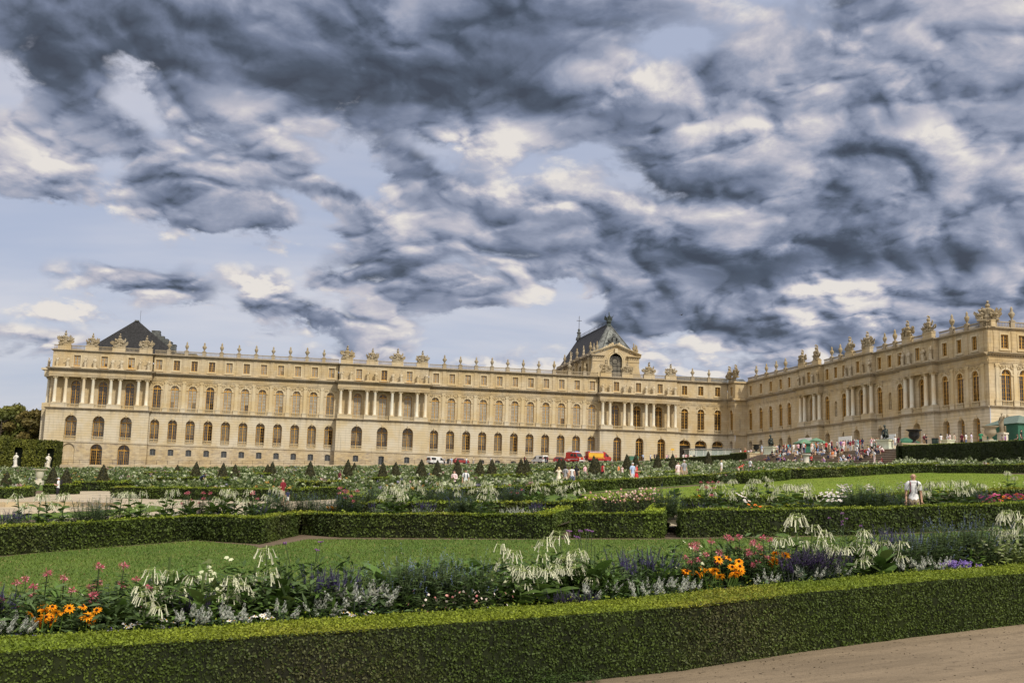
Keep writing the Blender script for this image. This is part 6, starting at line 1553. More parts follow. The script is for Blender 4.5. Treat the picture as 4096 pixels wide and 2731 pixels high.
for px in (3060, 3240, 3340, 3640, 3690, 3735, 3780): bedplant('whitesage', px, rnd.uniform(1.08, 1.4))
for px, tp in ((3590, 2120), (3640, 2110), (3720, 2085), (3790, 2062), (3850, 2045), (3920, 2050), (3985, 2070), (4060, 2100), (4130, 2100)): bedplant('bogsage', px, rnd.uniform(1.6, 2.2), tp, sc=1.05)
for px in (3520, 3560, 3610, 3660): bedplant('sage', px, 2.0, 2100)
for px in (3815, 3845, 3870): bedplant('floss', px, 1.15, h=.4)
for px, tp, of in ((4005, 2100, 1.7), (4030, 2025, 2.1), (4080, 2030, 1.9), (4140, 2050, 1.8)): bedplant('tobacco', px, of, tp)
for px in (3960, 4000, 4035, 4070, 4105): bedplant('pale', px, rnd.uniform(1.1, 1.5), h=.75)
for px in (2255, 2330, 2360, 1230, 3390, 3330): bedplant('vervain', px, 2.4, h=1.15)
for px in range(640, 4200, 50): bedplant('green', px+rnd.uniform(-20, 20), rnd.uniform(1.4, 2.3), h=rnd.uniform(.45, .75))
for px in range(30, 660, 34): bedplant('green', px+rnd.uniform(-20, 20), rnd.uniform(1.4, 2.2), h=rnd.uniform(.5, .85))
rnd.seed(77)
for px in range(-60, 4220, 30): bedplant(rnd.choice(['green', 'green', 'green', 'pale', 'bigleaf']) if rnd.random() < .35 else 'green', px+rnd.uniform(-14, 14), rnd.uniform(1.7, 2.6), h=rnd.uniform(.5, .95) if 640 < px < 3600 else rnd.uniform(.45, .75))
for px, tp in ((2790, 2175), (2850, 2160), (2925, 2140), (2985, 2165), (3030, 2180), (3060, 2145)): bedplant('cleome', px, rnd.uniform(1.3, 1.6), tp)
# the bed behind the second row of hedges
def strip(L, a, b, seq, bed, step, key=None):
    """plants scattered along a bed, species drawn from seq (list of (weight, species))"""
    names = [s for w, s in seq for _ in range(w)]
    P = [np.array(p) for p in L]; tot = sum(np.linalg.norm(q-p) for p, q in zip(P, P[1:])); u = 0.0; cur = rnd.choice(names)
    while u < tot:
        d = u; 
        for p, q in zip(P, P[1:]):
            l = np.linalg.norm(q-p)
            if d <= l: break
            d -= l
        t = (q-p)/l; nrm = np.array([-t[1], t[0]]); o = rnd.uniform(a, b); c = p+t*d+nrm*o
        if rnd.random() < .45: cur = rnd.choice(names)
        plant(cur, float(c[0]), float(c[1]), SPEC[cur][2]*rnd.uniform(.8, 1.1), bed, rnd.uniform(1.0, 1.25)); u += step*rnd.uniform(.6, 1.4)
rnd.seed(21)
MIX = [(3, 'tobacco'), (5, 'green'), (2, 'sage'), (2, 'whitesage'), (1, 'cleome'), (3, 'bogsage'), (1, 'daisy'), (2, 'pale'), (1, 'salmon'), (2, 'bigleaf')]
for px in (0, 40, 85): bedplant('sage', px, rnd.uniform(1, 1.8), bed='second', L=H2a)
for px, sp in ((130, 'tobacco'), (170, 'tobacco'), (225, 'tobacco'), (60, 'tobacco'), (290, 'green'), (340, 'bogsage'), (400, 'bogsage'), (455, 'tobacco'), (500, 'tobacco'), (560, 'daisy'), (540, 'tobacco'), (600, 'daisy'), (640, 'tobacco'), (668, 'tobacco'), (720, 'cleome'), (745, 'cleome'), (775, 'cleome'), (795, 'cleome'), (835, 'tobacco'), (860, 'tobacco'), (900, 'tobacco'), (935, 'tobacco'), (965, 'cleome'), (990, 'cleome'), (1000, 'sage'), (1030, 'sage'), (1060, 'bogsage'), (1060, 'tobacco'), (1095, 'tobacco'), (1010, 'whitesage'), (1080, 'whitesage'), (1180, 'green'), (1210, 'sage'), (1245, 'cleome'), (1270, 'cleome'), (1300, 'rudbeckia'), (1315, 'rudbeckia'), (1335, 'cleome'), (1380, 'cleome'), (1410, 'cleome'), (1480, 'sage'), (1500, 'whitesage'), (1540, 'whitesage'), (1530, 'tobacco'), (1570, 'tobacco'), (1600, 'tobacco'), (1665, 'sage'), (1690, 'sage'), (1710, 'sage'), (1700, 'whitesage'), (1760, 'salmon'), (1800, 'green'), (1850, 'bogsage'), (1930, 'tobacco'), (1960, 'tobacco'), (2010, 'whitesage'), (2050, 'whitesage'), (2090, 'whitesage'), (2130, 'whitesage'), (2100, 'daisy'), (2130, 'sage'), (2155, 'sage'), (1900, 'green')):
    bedplant(sp, px, rnd.uniform(.9, 2.2), bed='second', L=H2a, sc=1.12)
strip(H2a, .8, 3.2, MIX, 'second', .42)
for px in range(-20, 1330, 19):
    bedplant(rnd.choice(['green', 'green', 'bogsage', 'green', 'bigleaf', 'sage', 'pale']), px+rnd.uniform(-9, 9), rnd.uniform(1.0, 2.4), bed='second', L=H2a, h=rnd.uniform(.38, .62), sc=1.2)
# roses in their hedge boxes
for px, py in ((2385, 2096), (2435, 2094), (2490, 2096), (2545, 2094), (2590, 2094)):
    x, y, z = at(px, py); plant('rose', x, y, rnd.uniform(.8, .95), 'roses', 1.0)
for px in (2500, 2545, 2590, 2630):
    x, y, _ = at(px, 1996, .74); plant('rose', x+.3, y+1.3, .95, 'back roses', 1.1)
# bed right of the path gap
for px, sp, of in ((2820, 'cleome', 1.2), (2840, 'whitesage', 1), (2870, 'whitesage', 1), (2940, 'salmon', 1.1), (2970, 'cosmos', 1.3), (3000, 'salmon', 1.2), (3015, 'zinnia', 1.3), (3140, 'tobacco', 1.2), (3170, 'tobacco', 1.3), (3210, 'tobacco', 1.6), (3250, 'tobacco', 1.3), (3190, 'green', 1.1), (3240, 'green', 1.2), (3310, 'cosmos', 1.1), (3340, 'cosmos', 1.2), (3370, 'cosmos', 1.5), (3400, 'bogsage', 1.3), (3440, 'bogsage', 1.5), (3500, 'bogsage', 1.2), (3550, 'bogsage', 1.4), (3600, 'green', 1.1), (3660, 'darksage', 1.1), (3690, 'tobacco', 1.3), (3720, 'tobacco', 1.5), (3760, 'tobacco', 1.2), (3800, 'tobacco', 1.6), (3840, 'tobacco', 1.2), (3880, 'tobacco', 1.5), (3930, 'sage', 1.8), (3960, 'dahlia', 1.1), (3985, 'dahlia', 1.2), (4010, 'dahlia', 1.5), (4040, 'zinnia', 1.4), (4060, 'dahlia', 1.2), (4090, 'zinnia', 1.3), (4110, 'dahlia', 1.2)):
    bedplant(sp, px, of+rnd.uniform(-.1, .1), bed='right', L=H2c, sc=1.15, h=SPEC[sp][2]*(1.05 if sp != 'tobacco' else 1.0))
strip(H2c, 2.0, 4.4, [(3, 'tobacco'), (4, 'green'), (2, 'sage'), (3, 'bogsage'), (1, 'cleome'), (1, 'cosmos'), (1, 'pale'), (1, 'bigleaf')], 'right', .45)
for px, sp in ((3610, 'bogsage'), (3632, 'darksage'), (3655, 'bogsage'), (3668, 'darksage'), (3685, 'bogsage'), (3645, 'green')): bedplant(sp, px, rnd.uniform(1.0, 1.4), rnd.uniform(1996, 2006), bed='right', L=H2c)
# bed behind the third row
for px, sp in ((2775, 'rudbeckia'), (2790, 'rudbeckia'), (2810, 'rudbeckia'), (2800, 'cleome'), (2830, 'cleome'), (2850, 'cleome'), (2880, 'cleome'), (2930, 'tobacco'), (2960, 'green'), (3010, 'tobacco'), (3030, 'tobacco'), (3070, 'green'), (3100, 'sage')):
    bedplant(sp, px, rnd.uniform(.9, 1.8), bed='third', L=H3c, sc=1.2)
strip(H3c, .9, 2.4, [(3, 'tobacco'), (3, 'green'), (2, 'sage'), (1, 'cleome'), (1, 'cosmos'), (1, 'pale'), (1, 'bigleaf')], 'third', .6)
strip(H3a, .8, 4.5, [(4, 'tobacco'), (4, 'green'), (2, 'sage'), (3, 'bogsage'), (1, 'rudbeckia'), (1, 'whitesage'), (1, 'cleome'), (2, 'pale'), (2, 'bigleaf')], 'centre', .26)
BEDN = {'front': 'in the front bed', 'second': 'in the bed behind the second-row hedge', 'right': 'in the bed right of the path gap', 'third': 'in the bed below the bright lawn', 'centre': 'in the central bed', 'roses': 'inside the front rose box', 'back roses': 'inside the back rose box'}
by = {}
for r, sp, bed, x, y in PLANTS:
    d = np.array([x, y])-CAM[:2]; by.setdefault((sp, bed), []).append((float(d @ RH[:2])/max(.1, float(d @ FH[:2])), r))
for (sp, bed), L in by.items():
    L.sort(key=lambda t: t[0]); many = len(L) > 1
    for i, (_, r) in enumerate(L):
        tag(r, '%s%s %s' % (SPEC[sp][3], ', %s from left' % ordi(i) if many else '', BEDN[bed]), SPEC[sp][0].replace('_', ' '), '%s %s' % (SPEC[sp][0].replace('_', ' '), BEDN[bed]))
# ---------------------------------------------------------------- the far beds: one flowering mass nobody could count
def far_mass(poly, n, seed, name, label, hmul=1.0, near=60):
    rng = np.random.default_rng(seed); A = np.array(poly); lo, hi = A.min(0), A.max(0); P = np.empty((0, 2))
    while len(P) < n:
        q = rng.uniform(lo, hi, (n*2, 2)); q = q[in_poly(poly, q)]
        # grass paths between the beds
        s = np.sin(q[:, 0]*.23+q[:, 1]*.05)+np.sin(q[:, 1]*.31-q[:, 0]*.07); q = q[s < 1.35]; k_ = np.ones(len(q), bool)
        for yx, yy in YPOS:               # the cones stand in clear ground
            v = q-np.array([yx, yy]); tc = np.array([CAM[0]-yx, CAM[1]-yy]); tc /= np.linalg.norm(tc); al = v @ tc; ac = v @ np.array([-tc[1], tc[0]]); k_ &= ~((abs(ac) < 1.0) & (al > -1.0) & (al < 11))
        q = q[k_]; P = np.concatenate([P, q])
    P = P[:n]; Z = gz(P[:, 0], P[:, 1])
    kinds = [((.12, .145, .050), (.34, .37, .20), .9), ((.095, .13, .042), (.42, .44, .29), 1.05), ((.075, .10, .035), (.19, .18, .24), .75), ((.085, .12, .036), (.38, .41, .26), 1.1), ((.105, .14, .045), (.16, .20, .07), .9), ((.06, .095, .028), (.12, .15, .05), 1.05), ((.10, .135, .042), (.30, .34, .18), .9), ((.075, .11, .03), (.40, .24, .06), .6), ((.11, .15, .042), (.14, .18, .055), .85), ((.08, .115, .04), (.40, .39, .32), .75), ((.13, .155, .062), (.34, .37, .24), 1.0), ((.055, .085, .028), (.10, .14, .045), 1.05), ((.075, .11, .036), (.30, .19, .17), .85), ((.06, .09, .03), (.11, .15, .05), 1.1)]
    k = np.clip((patch(np.c_[P, np.zeros(n)], .55, seed)*len(kinds)*1.15-.4+rng.normal(size=n)*1.5).astype(int), 0, len(kinds)-1)
    Vs = []; Cs = []
    nl, nf = 26, 8
    gcol = np.array([x[0] for x in kinds])[k]; fcol = np.array([x[1] for x in kinds])[k]; H = np.array([x[2] for x in kinds])[k]*rng.uniform(.6, 1.15, n)*hmul*np.interp(P[:, 1], [-70, -35], [1, .6])
    for m, cc, zlo, zhi, sz in ((nl, gcol, .1, .85, .21), (nf, fcol, .66, 1.08, .17)):
        a = rng.uniform(0, 6.283, (n, m)); r = np.sqrt(rng.random((n, m)))*.46; t = rng.uniform(zlo, zhi, (n, m))
        if m == nf:                       # blossoms sit in a few clusters
            for h0 in range(0, m, 4): a[:, h0:h0+4] = a[:, h0:h0+1]+rng.normal(size=(n, 4))*.25; r[:, h0:h0+4] = r[:, h0:h0+1]+rng.normal(size=(n, 4))*.05; t[:, h0:h0+4] = t[:, h0:h0+1]+rng.normal(size=(n, 4))*.07
        X_ = P[:, 0:1]+r*np.cos(a); Y_ = P[:, 1:2]+r*np.sin(a); Zz = Z[:, None]+t*H[:, None]
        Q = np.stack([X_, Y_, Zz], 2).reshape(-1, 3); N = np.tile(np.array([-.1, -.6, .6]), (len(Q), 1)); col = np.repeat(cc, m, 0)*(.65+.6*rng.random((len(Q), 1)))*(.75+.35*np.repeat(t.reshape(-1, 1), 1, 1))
        v, f, c = leaf_cards(Q, N, sz, np.clip(col, 0, 1), rng, .3, 1.7); Vs.append(v); Cs.append(c)
    V = np.concatenate(Vs); C = np.concatenate(Cs); F = np.arange(len(V)).reshape(-1, 4)
    o = link(name, np_mesh(name, V, F, [MAT['leaf']], None, C)); tag(o, label, 'flowers', None, 'stuff')
far1 = W2([(300, 1955), (440, 1958), (600, 1966), (1200, 1972), (1400, 1985), (1480, 2010)])+top([(1725, 1957), (2098, 1944), (2442, 1921)])
FARA = W2([(150, 1950), (300, 1938), (440, 1955), (600, 1966), (1200, 1970), (1392, 1975), (1430, 2005), (1730, 1985)])+[(48, -150), (110, -64), (112, -26), (60, -25), (0, -25), (-38, -27), (-60, -60)]
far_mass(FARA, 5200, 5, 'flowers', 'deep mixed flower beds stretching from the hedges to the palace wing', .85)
FARB = [tuple(np.array(p)+np.array([.1, .9])) for p in H4a+H4c+H4e]+[(112.4, -115), (112.4, -66), (48, -150)]
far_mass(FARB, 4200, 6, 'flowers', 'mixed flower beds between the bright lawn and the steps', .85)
FARC = [tuple(np.array(p)+np.array([.3, 1.0])) for p in H5]+[(112.3, -172), (112.3, -128)]+[tuple(np.array(p)+np.array([.3, 1.0])) for p in H4e[-2:]]
far_mass(FARC, 1100, 7, 'flowers', 'flowering border under the dark terrace hedge at the right', 1.15)
FARD = [tuple(np.array(p)+np.array([0, .9])) for p in HL1]+[at(150, 1955)[:2], (-45, -60), (-70, -60)]
far_mass(FARD, 1500, 8, 'flowers', 'pale flower bed in front of the tall hedge wall at the left')
# near lawn: standing grass, uncountable
def grass_mass(poly, n, seed, hgt, cols, label):
    rng = np.random.default_rng(seed); A = np.array(poly); lo, hi = A.min(0), A.max(0); P = np.empty((0, 2))
    while len(P) < n:
        q = rng.uniform(lo, hi, (n, 2)); d = q-CAM[:2]; w = d @ FH[:2]; l = d @ RH[:2]; q = q[(abs(l) < w*.56) & (w > 6)]; P = np.concatenate([P, q[in_poly(poly, q)]])
    P = P[:n]; Z = gz(P[:, 0], P[:, 1])+.02; a = rng.uniform(0, 3.14, n); w = rng.uniform(.008, .02, n); h = hgt*rng.uniform(.5, 1.3, n); D = np.stack([np.cos(a), np.sin(a)], 1)*w[:, None]; L = rng.normal(size=(n, 2))*h[:, None]*.5
    V = np.zeros((n, 3, 3)); V[:, 0, :2] = P-D; V[:, 1, :2] = P+D; V[:, 2, :2] = P+L; V[:, 0, 2] = Z; V[:, 1, 2] = Z; V[:, 2, 2] = Z+h
    m = patch(np.c_[P, np.zeros(n)], .7, seed)[:, None]; col = np.array(cols[0])*(1-m)+np.array(cols[1])*m; col = col*(.55+.9*rng.random((n, 1))); dry = rng.random(n) < .07; col[dry] = np.array([.22, .19, .07])
    o = link('grass', np_mesh('grass', V.reshape(-1, 3), np.arange(3*n).reshape(n, 3), [MAT['leaf']], None, np.repeat(np.clip(col, 0, 1), 3, 0))); tag(o, label, 'grass', None, 'stuff')
grass_mass(lawn1, 110000, 31, .055, ((.062, .115, .018), (.115, .165, .026)), 'short mown grass of the lawn between first bed and second hedge row')
grass_mass(lawn2, 50000, 32, .09, ((.115, .185, .016), (.19, .24, .026)), 'bright yellow-green grass of the lawn beyond the third hedge row')
# fallen leaves on the sandy path
def litter():
    rng = np.random.default_rng(9); n = 900; P = []
    L = offset_line(HA, -1.0); Q = [np.array(p) for p in HA]
    while len(P) < n:
        i = rng.integers(1, len(Q)-1); u = rng.random(); c = Q[i]*(1-u)+Q[min(i+1, len(Q)-1)]*u; t = Q[min(i+1, len(Q)-1)]-Q[i]; t = t/np.linalg.norm(t); o = -abs(rng.normal())*1.6-.05; P.append(c+np.array([-t[1], t[0]])*o)
    P = np.array(P); Z = gz(P[:, 0], P[:, 1])+.012; N = np.tile(np.array([0, 0, 1.]), (n, 1)); c = np.array([.05, .036, .022])*(.5+rng.random((n, 1)))
    v, f, cc = leaf_cards(np.c_[P, Z], N, .022, c, rng, .8, 1.9); tag(link('fallen_leaves', np_mesh('fallen_leaves', v, f, [MAT['leaf']], None, cc)), 'small dark fallen leaves scattered on the sandy path', 'leaves', None, 'stuff')
litter()
# weeds at the foot of the front hedge
for k, px in enumerate((2010, 2060, 2180, 2240, 2300, 2360)):
    q = line_at(offset_line(HA, -.06), px, 2700)
    if q: r = plant('green', q[0], q[1], rnd.uniform(.10, .2), 'weed', .45); tag(r, 'small bright weed at the foot of the front hedge, %s from left' % ordi(k), 'weed', 'weeds below the front hedge')
# ---------------------------------------------------------------- people
def pose_joints(kind):
    J = dict(pel=(0, 0, .95, .135), wai=(0, 0, 1.08, .118), che=(0, -.01, 1.28, .135), nkb=(0, .005, 1.43, .075), nek=(0, -.005, 1.50, .052), hed=(0, -.02, 1.60, .088), hdt=(0, -.01, 1.685, .066),
             shL=(.165, 0, 1.39, .062), elL=(.215, .03, 1.12, .043), wrL=(.225, -.03, .88, .030), haL=(.225, -.06, .79, .034), hiL=(.09, 0, .90, .098), knL=(.10, -.02, .50, .060), anL=(.105, .02, .09, .042), toL=(.12, -.13, .04, .036))
    for k in list(J):
        if k.endswith('L'): x, y, z, r = J[k]; J[k[:-1]+'R'] = (-x, y, z, r)
    def S(**kw):
        for k, v in kw.items(): J[k] = (*v, J[k][3])
    def shift(keys, d):
        for k in keys: x, y, z, r = J[k]; J[k] = (x+d[0], y+d[1], z+d[2], r)
    UPB = ['wai', 'che', 'nkb', 'nek', 'hed', 'hdt', 'shL', 'elL', 'wrL', 'haL', 'shR', 'elR', 'wrR', 'haR']
    if kind == 'walk': S(knL=(.09, -.16, .52), anL=(.09, -.18, .11), toL=(.10, -.33, .07), knR=(-.09, .06, .50), anR=(-.10, .30, .15), toR=(-.11, .20, .05), elL=(.21, .10, 1.13), wrL=(.21, .10, .88), haL=(.20, .08, .79), elR=(-.21, -.07, 1.13), wrR=(-.19, -.20, .93), haR=(-.18, -.25, .86))
    if kind == 'lean': shift(UPB, (.03, 0, 0)); S(knR=(-.13, -.06, .50), anR=(-.17, -.02, .09), toR=(-.21, -.16, .04), elL=(.33, .06, 1.15), wrL=(.20, -.03, 1.0), haL=(.15, -.05, .98))
    if kind == 'hold': S(elL=(.22, .02, 1.13), wrL=(.13, -.22, 1.14), haL=(.08, -.27, 1.17), elR=(-.22, .02, 1.13), wrR=(-.13, -.22, 1.16), haR=(-.08, -.27, 1.19))
    if kind == 'photo': S(elL=(.25, -.17, 1.30), wrL=(.12, -.24, 1.52), haL=(.06, -.22, 1.58), elR=(-.25, -.17, 1.30), wrR=(-.12, -.24, 1.52), haR=(-.06, -.22, 1.58))
    if kind in ('sit', 'sitf'):
        for k in list(J):
            if k[:2] not in ('kn', 'an', 'to'): x, y, z, r = J[k]; J[k] = (x, y, z-.83, r)
        S(knL=(.13, -.44, .16), anL=(.12, -.40, -.26), toL=(.13, -.54, -.32), knR=(-.13, -.44, .16), anR=(-.12, -.42, -.26), toR=(-.13, -.56, -.32), elL=(.22, -.10, .32), wrL=(.14, -.32, .24), haL=(.11, -.38, .22), elR=(-.22, -.10, .32), wrR=(-.14, -.32, .24), haR=(-.11, -.38, .22))
        if kind == 'sitf':
            for k, f in (('wai', .05), ('che', .14), ('nkb', .22), ('nek', .27), ('hed', .32), ('hdt', .33), ('shL', .2), ('shR', .2)): x, y, z, r = J[k]; J[k] = (x, y-f, z-f*.25, r)
            S(elL=(.20, -.36, .24), wrL=(.08, -.44, .42), haL=(.04, -.44, .48), elR=(-.20, -.36, .24), wrR=(-.06, -.50, .22), haR=(-.02, -.54, .2))
        if kind == 'sit': S(elR=(-.26, .10, .30), wrR=(-.28, .16, .06), haR=(-.28, .17, .0))
    if kind == 'bend':
        for k, f in (('wai', .10), ('che', .28), ('nkb', .42), ('nek', .48), ('hed', .55), ('hdt', .60), ('shL', .38), ('shR', .38)): x, y, z, r = J[k]; J[k] = (x, y-f, z-f*.55, r)
        S(elL=(.2, -.46, .92), wrL=(.14, -.58, .72), haL=(.12, -.62, .66), elR=(-.2, -.46, .92), wrR=(-.14, -.58, .72), haR=(-.12, -.62, .66))
    return J
BONES = [('pel', 'wai', 'torso'), ('wai', 'che', 'torso'), ('che', 'nkb', 'torso'), ('nkb', 'nek', 'neck'), ('nek', 'hed', 'head'), ('hed', 'hdt', 'head')]
for s_ in 'LR': BONES += [('nkb', 'sh'+s_, 'torso'), ('sh'+s_, 'el'+s_, 'uarm'), ('el'+s_, 'wr'+s_, 'farm'), ('wr'+s_, 'ha'+s_, 'hand'), ('pel', 'hi'+s_, 'pelvis'), ('hi'+s_, 'kn'+s_, 'thigh'), ('kn'+s_, 'an'+s_, 'shin'), ('an'+s_, 'to'+s_, 'foot')]
BODY = {}
def body(kind):
    if kind in BODY: return BODY[kind]
    J = pose_joints(kind); names = list(J); idx = {n: i for i, n in enumerate(names)}
    me = bpy.data.meshes.new('skeleton'); me.from_pydata([J[n][:3] for n in names], [(idx[a], idx[b]) for a, b, _ in BONES], [])
    ob = bpy.data.objects.new('skeleton', me); COL.objects.link(ob)
    m = ob.modifiers.new('skin', 'SKIN'); m.branch_smoothing = .4; m.use_smooth_shade = True
    sv = me.skin_vertices[0].data
    for n in names: r = J[n][3]; sv[idx[n]].radius = (r, r*(.8 if n in ('che', 'wai', 'pel') else 1)); sv[idx[n]].use_root = (n == 'pel')
    sb = ob.modifiers.new('sub', 'SUBSURF'); sb.levels = 1; sb.render_levels = 1
    dg = bpy.context.evaluated_depsgraph_get(); out = bpy.data.meshes.new_from_object(ob.evaluated_get(dg)); bpy.data.objects.remove(ob)
    V = np.array([v.co for v in out.vertices]); F = [tuple(p.vertices) for p in out.polygons]; N = np.array([v.normal for v in out.vertices])
    # what each face belongs to
    cen = np.array([V[list(f)].mean(0) for f in F]); best = np.full(len(F), 9.0); lab = np.zeros(len(F), int); labels = ['torso', 'neck', 'head', 'uarm', 'farm', 'hand', 'pelvis', 'thigh', 'shin', 'foot']
    for a, b, l in BONES:
        A, B = np.array(J[a]), np.array(J[b]); d = B[:3]-A[:3]; t = np.clip(((cen-A[:3]) @ d)/(d @ d), 0, 1); q = np.linalg.norm(cen-(A[:3]+t[:, None]*d), axis=1)-(A[3]*(1-t)+B[3]*t); k = q < best; best[k] = q[k]; lab[k] = labels.index(l)
    L = np.array(labels)[lab]
    mb = MB(); mb.v = [tuple(v) for v in V]; mb.f = list(F); mb.m = [0]*len(F)
    hx, hy, hz, _ = J['hed']; mb.blob((hx, hy-.088, hz-.005), .017, 0, 6, 4, (.8, 1.1, 1.4))               # nose
    for sx in (-1, 1): mb.blob((hx+sx*.085, hy+.012, hz), .022, 0, 6, 4, (.4, .8, 1.3))                      # ears
    for s_ in 'LR':                                                                                          # palm end, fingers, thumb
        w, h = Vector(J['wr'+s_][:3]), Vector(J['ha'+s_][:3]); d = (h-w).normalized(); side = d.cross(Vector((0, 1, .2))).normalized(); up = side.cross(d)
        for k, ln in enumerate((.062, .074, .070, .054)):
            b = h+d*.012+side*(k-1.5)*.017; mb.tube([b, b+d*ln*.55-up*.004, b+d*ln-up*.022], [.0095, .0085, .006], 5)
        b = w.lerp(h, .6)+side*.026*(1 if s_ == 'L' else -1); mb.tube([b, b+d*.03+side*.022*(1 if s_ == 'L' else -1), b+d*.06+side*.024*(1 if s_ == 'L' else -1)], [.011, .0095, .007], 5)
    bm = mb.mesh('body', [MAT['black']], True); BODY[kind] = (bm, V, F, N, L, cen, J); return BODY[kind]
GARM = {}
def garment(kind, what):
    if (kind, what) in GARM: return GARM[(kind, what)]
    bm, V, F, N, L, cen, J = body(kind); zh = J['hed'][2]; yh = J['hed'][1]
    kn = {s: np.array(J['kn'+s][:3]) for s in 'LR'}
    def mid(a, b, t):                          # part of the limb below fraction t
        k = np.zeros(len(F), bool)
        for s in 'LR': A, B = np.array(J[a+s][:3]), np.array(J[b+s][:3]); d = B-A; side = (cen[:, 0] > 0) == (s == 'L'); k |= side & (((cen-A) @ d)/(d @ d) < t)
        return k
    pz = J['pel'][2]; up = (cen[:, 2] > pz-.05) | (kind == 'bend'); low = (L == 'torso') & (cen[:, 2] < pz+.01)
    sel = {'tee': (up & np.isin(L, ['torso', 'uarm', 'pelvis']) & ~((L == 'uarm') & ~mid('sh', 'el', .72))), 'tank': up & np.isin(L, ['torso', 'pelvis']), 'long': up & np.isin(L, ['torso', 'uarm', 'farm', 'pelvis']), 'trousers': np.isin(L, ['pelvis', 'thigh', 'shin']) | low,
           'shorts': (L == 'pelvis') | low | ((L == 'thigh') & mid('hi', 'kn', .82)), 'shoes': L == 'foot', 'hair': (L == 'head') & ((cen[:, 2] > zh+.045) | ((cen[:, 1] > yh+.02) & (cen[:, 2] > zh-.07))), 'cap': (L == 'head') & (cen[:, 2] > zh+.035)}
    off = {'tee': .020, 'tank': .018, 'long': .020, 'trousers': .016, 'shorts': .026, 'shoes': .010, 'hair': .014, 'cap': .02}
    mb = MB(); base = 'hair' if what == 'longhair' else ('shorts' if what == 'skirt' else what); k = np.where(sel[base])[0]; used = sorted({v for i in k for v in F[i]}); mp = {v: i for i, v in enumerate(used)}
    P = V[used]+N[used]*off[base]
    mb.add([tuple(p) for p in P], [tuple(mp[v] for v in F[i]) for i in k])
    hx, hy, hz, _ = J['hed']
    if what == 'longhair': mb.blob((hx, hy+.055, hz-.06), .085, 0, 8, 6, (1.0, .62, 1.9)); mb.blob((hx, hy+.035, hz+.045), .088, 0, 8, 6)
    if what == 'hair': mb.blob((hx, hy+.022, hz+.035), .090, 0, 8, 6, (1, 1, .95))
    if what == 'cap': mb.blob((hx, hy+.005, hz+.05), .092, 0, 8, 6, (1, 1.02, .75)); mb.box(hx-.06, hx+.06, hy-.19, hy-.05, hz+.04, hz+.055)
    if what == 'skirt' and not kind.startswith('sit'): mb.lathe([(.15, .98), (.19, .85), (.25, .52), (.24, .52)], 12, (0, 0, 0), 0, 1, .8, cap=False)
    GARM[(kind, what)] = mb.mesh('hair' if what in ('hair', 'longhair') else ('cap' if what == 'cap' else {'tee': 'shirt', 'tank': 'top', 'long': 'shirt'}.get(what, what)), [MAT['black']], True); return GARM[(kind, what)]
CLOTH = {'red': (.50, .03, .035), 'dark red': (.16, .012, .02), 'maroon': (.11, .02, .03), 'white': (.60, .60, .60), 'black': (.016, .015, .017), 'navy': (.022, .028, .07), 'blue': (.09, .20, .42), 'light blue': (.38, .48, .66), 'lavender': (.58, .52, .66), 'pink': (.72, .42, .46), 'pale pink': (.70, .55, .54), 'grey': (.28, .28, .29), 'beige': (.50, .42, .31), 'khaki': (.30, .24, .155), 'teal': (.06, .30, .33), 'green': (.03, .22, .11), 'yellow': (.70, .55, .08), 'cream': (.70, .63, .48), 'tan': (.40, .28, .17), 'purple': (.20, .08, .24), 'orange': (.70, .22, .05), 'brown': (.10, .06, .035), 'denim': (.10, .13, .22)}
CM = {k: simple('cloth_'+k.replace(' ', '_'), c, .85, var=.16, scale=9) for k, c in CLOTH.items()}
SKIN = [simple('skin_light', (.55, .34, .25), .55, var=.08, scale=20), simple('skin_mid', (.42, .25, .165), .55, var=.08, scale=20)]
HAIRM = {'dark': simple('hair_dark', (.018, .014, .012), .6), 'brown': simple('hair_brown', (.065, .04, .022), .6), 'blond': simple('hair_blond', (.40, .29, .13), .6), 'grey': simple('hair_grey', (.42, .41, .40), .6)}
PEOPLE = []
def person(loc, rz, kind, top, bottom, hair, scale=1.0, label=None, group=None, skin=None):
    """top = (garment, colour), bottom likewise, hair = (style, colour)"""
    r = empty('person', loc, rz); r.scale = (scale,)*3; sk = SKIN[skin if skin is not None else rnd.randrange(2)]
    b = link('body', body(kind)[0], r); setmats(b, [sk])
    for g, c in (top, bottom):
        if g: o = link(garment(kind, g).name.split('.')[0], garment(kind, g), r); setmats(o, [CM[c]])
    if hair[0]: o = link('cap' if hair[0] == 'cap' else 'hair', garment(kind, hair[0]), r); setmats(o, [CM[hair[1]] if hair[0] == 'cap' else HAIRM[hair[1]]])
    o = link('shoes', garment(kind, 'shoes'), r); setmats(o, [CM[rnd.choice(['black', 'white', 'brown', 'grey'])]])
    tag(r, label, 'person', group); return r
def face_parts(r, kind):
    J = pose_joints(kind); hx, hy, hz, _ = J['hed']
    for sx in (-1, 1): mb = MB(); mb.blob((hx+sx*.032, hy-.083, hz+.018), .009, 0, 6, 4); mb.build('eye', [MAT['black']], r)
    mb = MB(); mb.box(hx-.024, hx+.024, hy-.088, hy-.078, hz-.045, hz-.038); mb.build('mouth', [CM['dark red']], r)
def look(px, py, w, kind, top, bottom, hair, rz, label, sink=0.0, tall=None, skin=None):
    x, y, z, h = at_w(px, py, w); s = (tall or h)/1.74
    return person((x, y, z-sink), rz, kind, top, bottom, hair, s, label, 'visitors in the garden', skin)
def face_cam(px): return -math.atan2(ray(px, 1900)[0], ray(px, 1900)[1])       # turned towards the camera
